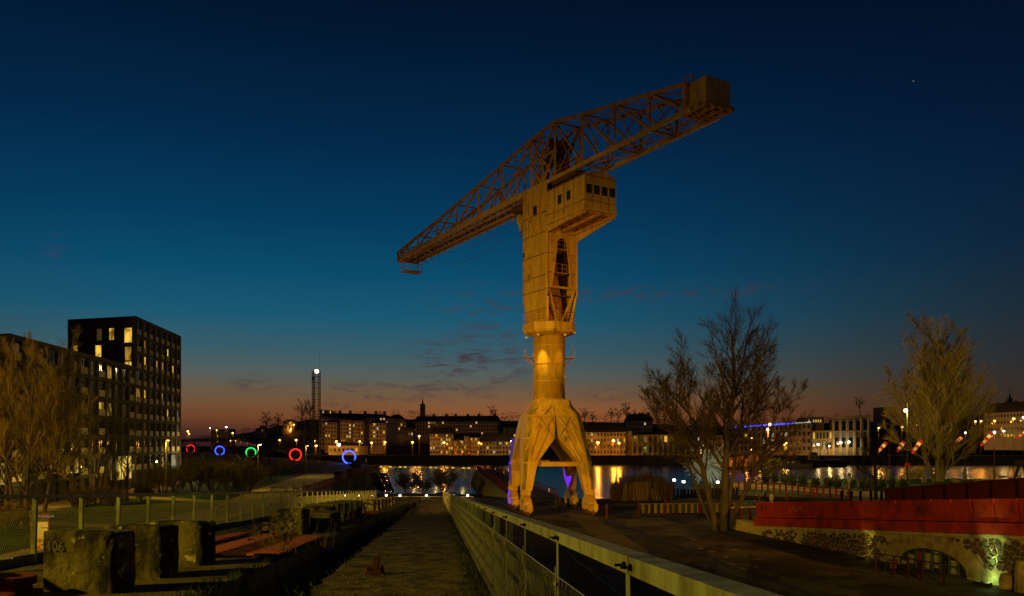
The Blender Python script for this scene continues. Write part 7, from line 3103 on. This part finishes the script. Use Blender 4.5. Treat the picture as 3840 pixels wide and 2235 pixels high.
# ------------------------------------------------------------------ windsocks on poles along the right bank
for (ptop, pbot, yp, ybase, lab) in (((3322, 1661), (3288, 1700), 3335, 1802, 'first'), ((3389, 1658), (3365, 1692), 3405, 0, 'second'), ((3454, 1653), (3421, 1699), 3465, 1810, 'third'), ((3606, 1642), (3586, 1657), 3618, 1800, 'fourth'), ((3719, 1624), (3679, 1671), 3729, 1797, 'fifth'), ((3850, 1618), (3812, 1642), 3862, 1795, 'sixth')):
    d = (CZ) * F / ((ybase or 1806) - HY)
    a, b_ = W(ptop[0], ptop[1], d), W(ptop[0] + (pbot[0] - ptop[0]) * 1.0, pbot[1], d - .6)
    t = thing('windsock', 'red and yellow striped lit windsock, ' + lab + ' from the left on the river bank', 'windsock', (a.x, a.y, 0), 'lit windsocks along the river bank')
    n = 5
    for k in range(n):
        p, q = a + (b_ - a) * (k / n), a + (b_ - a) * ((k + 1) / n)
        r0, r1 = .4 - .16 * k / n, .4 - .16 * (k + 1) / n
        mb = MB()
        mb.tube(p, q, r0, r1, 14, caps=False)
        mb.build('stripe', MAT['sock_red' if k % 2 == 0 else ('sock_core' if k == 1 else 'sock_yellow')], t, smooth=True)
    if ybase:
        g0 = Vector(((yp - HX) / F * d, d, 0))
        zt_ = a.z + .5
        mb = MB()
        mb.tube(g0, g0 + Z1 * zt_, .1, .07, 8)
        mb.bar(g0 + Z1 * (zt_ - .5), a, .08)
        mb.build('pole', MAT['rust_dark'], t)
        mb = MB()
        mb.box(g0 + Z1 * 1.15, .62, .62, 2.3)
        bevel(mb.build('concrete_foot', MAT['concrete'], t), .05)
# tall lamp on the river bank with red plate
b0 = G(3402, 1826)
t = thing('tall_lamp', 'tall dark lamp post by the poplar with a brilliant white lamp and red plates', 'lamp post', b0)
z = CZ + (HY - 1545) / F * b0.y
mb = MB()
mb.tube(b0, b0 + Z1 * (z + 1.5), .13, .07, 8)
mb.build('post', MAT['black_metal'], t)
mb = MB()
mb.bar(b0 + Z1 * (z + .6), b0 + Vector((-.45, -.3, z + .35)), .1)
mb.build('arm', MAT['black_metal'], t)
mb = MB()
mb.ball(b0 + Vector((-.45, -.4, z + .25)), .3, 10, 8)
mb.build('globe', MAT['lamp_warm'], t)
point('tall_lamp_light', b0 + Vector((-.5, -1.1, z - .1)), 6000, (1, .72, .16), .25, t)
mb = MB()
for s_ in (-1, 1):
    mb.box(b0 + Vector((s_ * .27, -.15, CZ + (HY - 1743) / F * b0.y)), .46, .05, .62)
mb.build('red_plate', MAT['red_cloth'], t)
b0 = G(2880, 1802)
t = thing('tall_lamp', 'tall lamp post with two white heads behind the yucca row', 'lamp post', b0)
mb = MB()
zz = CZ + (HY - 1592) / F * b0.y
mb.tube(b0, b0 + Z1 * zz, .13, .07, 8)
mb.build('post', MAT['rust_dark'], t)
for (dx, py) in ((.25, 1592), (-.15, 1611)):
    z = CZ + (HY - py) / F * b0.y
    mb = MB()
    mb.ball(b0 + Vector((dx, -.35, z)), .26, 10, 8)
    mb.build('globe', MAT['lamp_warm'], t)
    point('tall_lamp_light', b0 + Vector((dx, -1.0, z - .2)), 5200, (1, .74, .12), .25, t)
# white lamp on the fifth windsock pole's mast top
d = CZ * F / (1797 - HY)
p = W(3729, 1621, d)
o = MB().ball(p, .24, 8, 6).build('pole_lamp', MAT['lamp_white'])
tag(o, 'small white lamp at the top of the fifth windsock pole', 'lamp')
point('pole_lamp_light', p + Vector((.3, -.9, 0)), 900, (1, .8, .3), .2, o)
# stone benches on the grass
for i, (px, py) in enumerate(((3577, 1803), (3588, 1811), (3667, 1805), (3758, 1792), (3812, 1788))):
    p = G(px, py)
    mb = MB()
    mb.box(p + Z1 * .28, 1.35, .6, .5)
    o = bevel(mb.build('stone_bench', MAT['concrete']), .05)
    tag(o, ordn[i].capitalize() + ' pale stone seat from the poplar on the river bank grass', 'seat', 'stone seats on the bank')
# timber trestle at the right edge
tt = thing('timber_trestle', 'dark timber trestle on the bank at the right edge of the picture', 'trestle', G(3830, 1795))
p = G(3830, 1795)
for s_ in (-1, 1):
    mb = MB()
    mb.bar(p + X1 * (s_ * 1.4), p + Vector((s_ * .35, 0, 3.2)), .4, .4)
    mb.build('leg', MAT['timber_dark'], tt)
mb = MB()
mb.box(p + Z1 * 3.4, 2.4, .8, .9)
mb.build('beam', MAT['timber_dark'], tt)

# ------------------------------------------------------------------ boats
def boat(label, px0, px1, ywl, d, hullh, m, cabins, lights=()):
    a, b_ = W(px0, ywl, d), W(px1, ywl, d)
    a.z = b_.z = -4.1
    L_ = b_.x - a.x
    t = thing('moored_boat', label, 'boat', a)
    mb_ = MB()
    secs = []
    for k in range(9):
        u = k / 8
        w = 2.4 * (math.sin(math.pi * min(1, (u + .12) / .7) / 2) if u < .6 else math.sqrt(max(.02, 1 - ((u - .6) / .42) ** 2)))
        w = max(.12, w)
        x = a.x + L_ * u
        sh = hullh * (1 + .35 * max(0, u - .5))
        secs.append([Vector((x, a.y - w, -4.1 + sh)), Vector((x, a.y - w * .7, -4.1)), Vector((x, a.y + w * .7, -4.1)), Vector((x, a.y + w, -4.1 + sh))])
    mb_.loft(secs)
    mb_.build('hull', MAT[m], t)
    for (u0, u1, z0, z1) in cabins:
        mb_ = MB()
        mb_.box((a.x + L_ * (u0 + u1) / 2, a.y, -4.1 + (z0 + z1) / 2), L_ * (u1 - u0), 2.8, z1 - z0)
        cb = bevel(mb_.build('cabin', MAT['white_paint' if m == 'white_paint' else 'facade_grey'], t), .15)
        n = max(2, int(L_ * (u1 - u0) / 1.6))
        for k in range(n):
            mb_ = MB()
            mb_.box((a.x + L_ * (u0 + (u1 - u0) * (k + .5) / n), a.y - 1.42, -4.1 + z0 + (z1 - z0) * .62), .9, .06, (z1 - z0) * .34)
            mb_.build('porthole', MAT['far_window_dim' if k in lights else 'glass_dark'], cb)
    mb_ = MB()
    mb_.tube((a.x + L_ * .45, a.y, -4.1 + hullh), (a.x + L_ * .45, a.y, -4.1 + hullh + 5), .08, .05, 6)
    mb_.build('mast', MAT['lamp_post'], t)


boat('small pale cabin cruiser moored under the far quay', 2925, 3045, 1757, 352, 1.7, 'facade_grey', ((.15, .6, 1.6, 3.2),), (0, 1))
boat('long dark barge moored behind the pale cabin cruiser', 3025, 3175, 1752, 372, 3.0, 'roof_dark', ((.05, .3, 3.0, 5.0), (.08, .24, 5.0, 6.6)), (2,))
# orange-lit pontoon restaurant seen through the tree
pr_ = thing('orange_pavilion', 'slatted riverside pavilion glowing orange behind the big bare tree', 'pavilion', W(2790, 1755, 330))
d = 330
mb = MB()
a, b_, c_, e_ = W(2722, 1752, d), W(2872, 1748, d), W(2872, 1702, d), W(2722, 1722, d)
mb.prism([a, b_, c_, e_], (0, 6, 0))
mb.build('wall', MAT['facade_warm'], pr_)
for k in range(18):
    u = (k + .5) / 18
    lo_, hi_ = a + (b_ - a) * u, e_ + (c_ - e_) * u
    mb = MB()
    mb.bar(lo_ + Vector((0, -.3, .6)), hi_ + Vector((.9, -.3, .6)), .3, .4)
    mb.build('slat', MAT['facade_warm'], pr_)
mb = MB()
mb.bar(W(2715, 1753, d - 1.5), W(2880, 1750, d - 1.5), 3, .6)
mb.build('pontoon', MAT['timber_dark'], pr_)
for px in (2745, 2800, 2850):
    q = W(px, 1738, d - 4)
    point('pavilion_lamp', q, 420, (1, .2, .015), .3, pr_)
    mb = MB()
    mb.ball(W(px, 1730, d - 2.0), .3, 8, 6)
    mb.build('lantern', MAT['sock_yellow'], pr_)

# ------------------------------------------------------------------ people
def person(label, base, face, h, coat, legs, lean=0.0, seed=0):
    base = Vector(base)
    t = thing('person', label, 'person', base)
    k = h / 1.75
    co, ed, ra = [], [], []

    def V(x, y, z, r):
        co.append((x * k, y * k, z * k))
        ra.append(r * k)
        return len(co) - 1
    pel = V(0, 0, .95, .135)
    wst = V(0, .01, 1.12, .125)
    ch = V(0, .0, 1.34, .15)
    nk = V(0, -.01, 1.5, .06)
    hd0 = V(0, -.02, 1.58, .075)
    hd1 = V(0, -.03, 1.67, .085)
    ed += [(pel, wst), (wst, ch), (ch, nk), (nk, hd0), (hd0, hd1)]
    for s_ in (-1, 1):
        hp2 = V(s_ * .09, 0, .88, .1)
        kn = V(s_ * .1, -.03 + lean * s_, .5, .065)
        an = V(s_ * .1, .02 + lean * s_ * 1.3, .1, .045)
        to = V(s_ * .11, -.13 + lean * s_ * 1.3, .035, .035)
        ed += [(pel, hp2), (hp2, kn), (kn, an), (an, to)]
        sh = V(s_ * .19, .0, 1.41, .065)
        el_ = V(s_ * .25, .03, 1.13, .05)
        wr = V(s_ * .22, -.1, .92, .035)
        hn = V(s_ * .21, -.13, .84, .035)
        ed += [(ch, sh), (sh, el_), (el_, wr), (wr, hn)]
    me = bpy.data.meshes.new('body')
    me.from_pydata(co, ed, [])
    for m in (coat, legs, 'skin'):
        me.materials.append(MAT[m])
    o = link('body', me, t, (0, 0, 0), (0, 0, face))
    sk = o.modifiers.new('skin', 'SKIN')
    for i, r in enumerate(ra):
        me.skin_vertices[0].data[i].radius = (r, r)
    me.skin_vertices[0].data[0].use_root = True
    ss_ = o.modifiers.new('sub', 'SUBSURF')
    ss_.levels = ss_.render_levels = 2
    mb_ = MB()
    mb_.ball(base + Vector((0, .02, 1.665 * k)), .1 * k, 10, 8, 1.05)
    mb_.build('hair', MAT['bark_dark'], t)
    # a coat hem makes the clothing read
    mb_ = MB()
    mb_.loft([[base + Vector((math.cos(a) * r * k, math.sin(a) * r * .75 * k, z * k)) for a in [i * math.pi / 5 for i in range(10)]] for r, z in ((.2, .72), (.18, .95), (.17, 1.15), (.19, 1.38), (.1, 1.47))])
    mb_.build('coat', MAT[coat], t, smooth=True)
    return t


person('person in a dark coat standing by the thin red chain posts', G(2870, 1898), math.radians(40), 1.76, 'cloth_dark', 'cloth_dark', seed=1)
person('person in a pale tan coat beside the one in dark', G(2893, 1898), math.radians(-30), 1.7, 'cloth_tan', 'cloth_tan', lean=.05, seed=2)
person('person in dark clothes standing on the quay between the crane legs', G(2086, 1925), math.radians(10), 1.75, 'cloth_dark', 'cloth_dark', lean=.06, seed=3)
person('second person in dark clothes under the crane, nearer its right leg', G(2098, 1918), math.radians(-20), 1.72, 'cloth_dark', 'cloth_dark', lean=.04, seed=4)

# ------------------------------------------------------------------ lamps that stand outside the picture
def floodlight_post(label, base, z, target, power, color, angle, blend=.6, radius=.25):
    base = Vector(base)
    t = thing('floodlight_post', label, 'lamp post', base)
    mb_ = MB()
    mb_.tube(base, base + Z1 * z, .16, .1, 8)
    mb_.build('post', MAT['lamp_post'], t)
    top = base + Z1 * z
    dv = (Vector(target) - top).normalized()
    mb_ = MB()
    mb_.box(top + Z1 * .15, .5, .4, .4)
    mb_.build('head', MAT['black_metal'], t)
    if angle:
        spot('floodlight_beam', top + dv * .7 + Z1 * .1, target, power, color, angle, blend, radius, t)
    else:
        point('street_lamp_light', top - Z1 * .4 + X1 * .4, power, color, radius, t)
    return t


floodlight_post('sodium street lamp standing left of the slipway, out of view', (-18, 4.5, 0), 13.5, (0, 12, 6), 7800, SODIUM, 0, radius=.12)
floodlight_post('flood lamp post left of the park that lights the crane', (-44, 7, 0), 16, (3, 92, 4), 230000, (1.0, .6, .05), 48, 1.0, .3)
floodlight_post('orange flood lamp post right of the slipway that lights the crane', (38, 24, 0), 12, (5, 92, 8), 75000, (1.0, .4, .03), 48, 1.0, .3)
floodlight_post('unseen flood lamp post added behind the slipway to light the footbridge', (14, 8, 0), 13, (25, 56, 1), 24000, (1.0, .6, .05), 48, 1.0, .3)  # lamp added out of view to brighten the footbridge and arched gate
floodlight_post('sodium lamp post on the bank right of the picture', (112, 132, 0), 12, (86, 150, 8), 13000, SODIUM, 0)
floodlight_post('sodium street lamp at the near end of the park, left of the picture', (-52, 58, 0), 9, (-45, 70, 0), 7500, (1, .58, .04), 0)
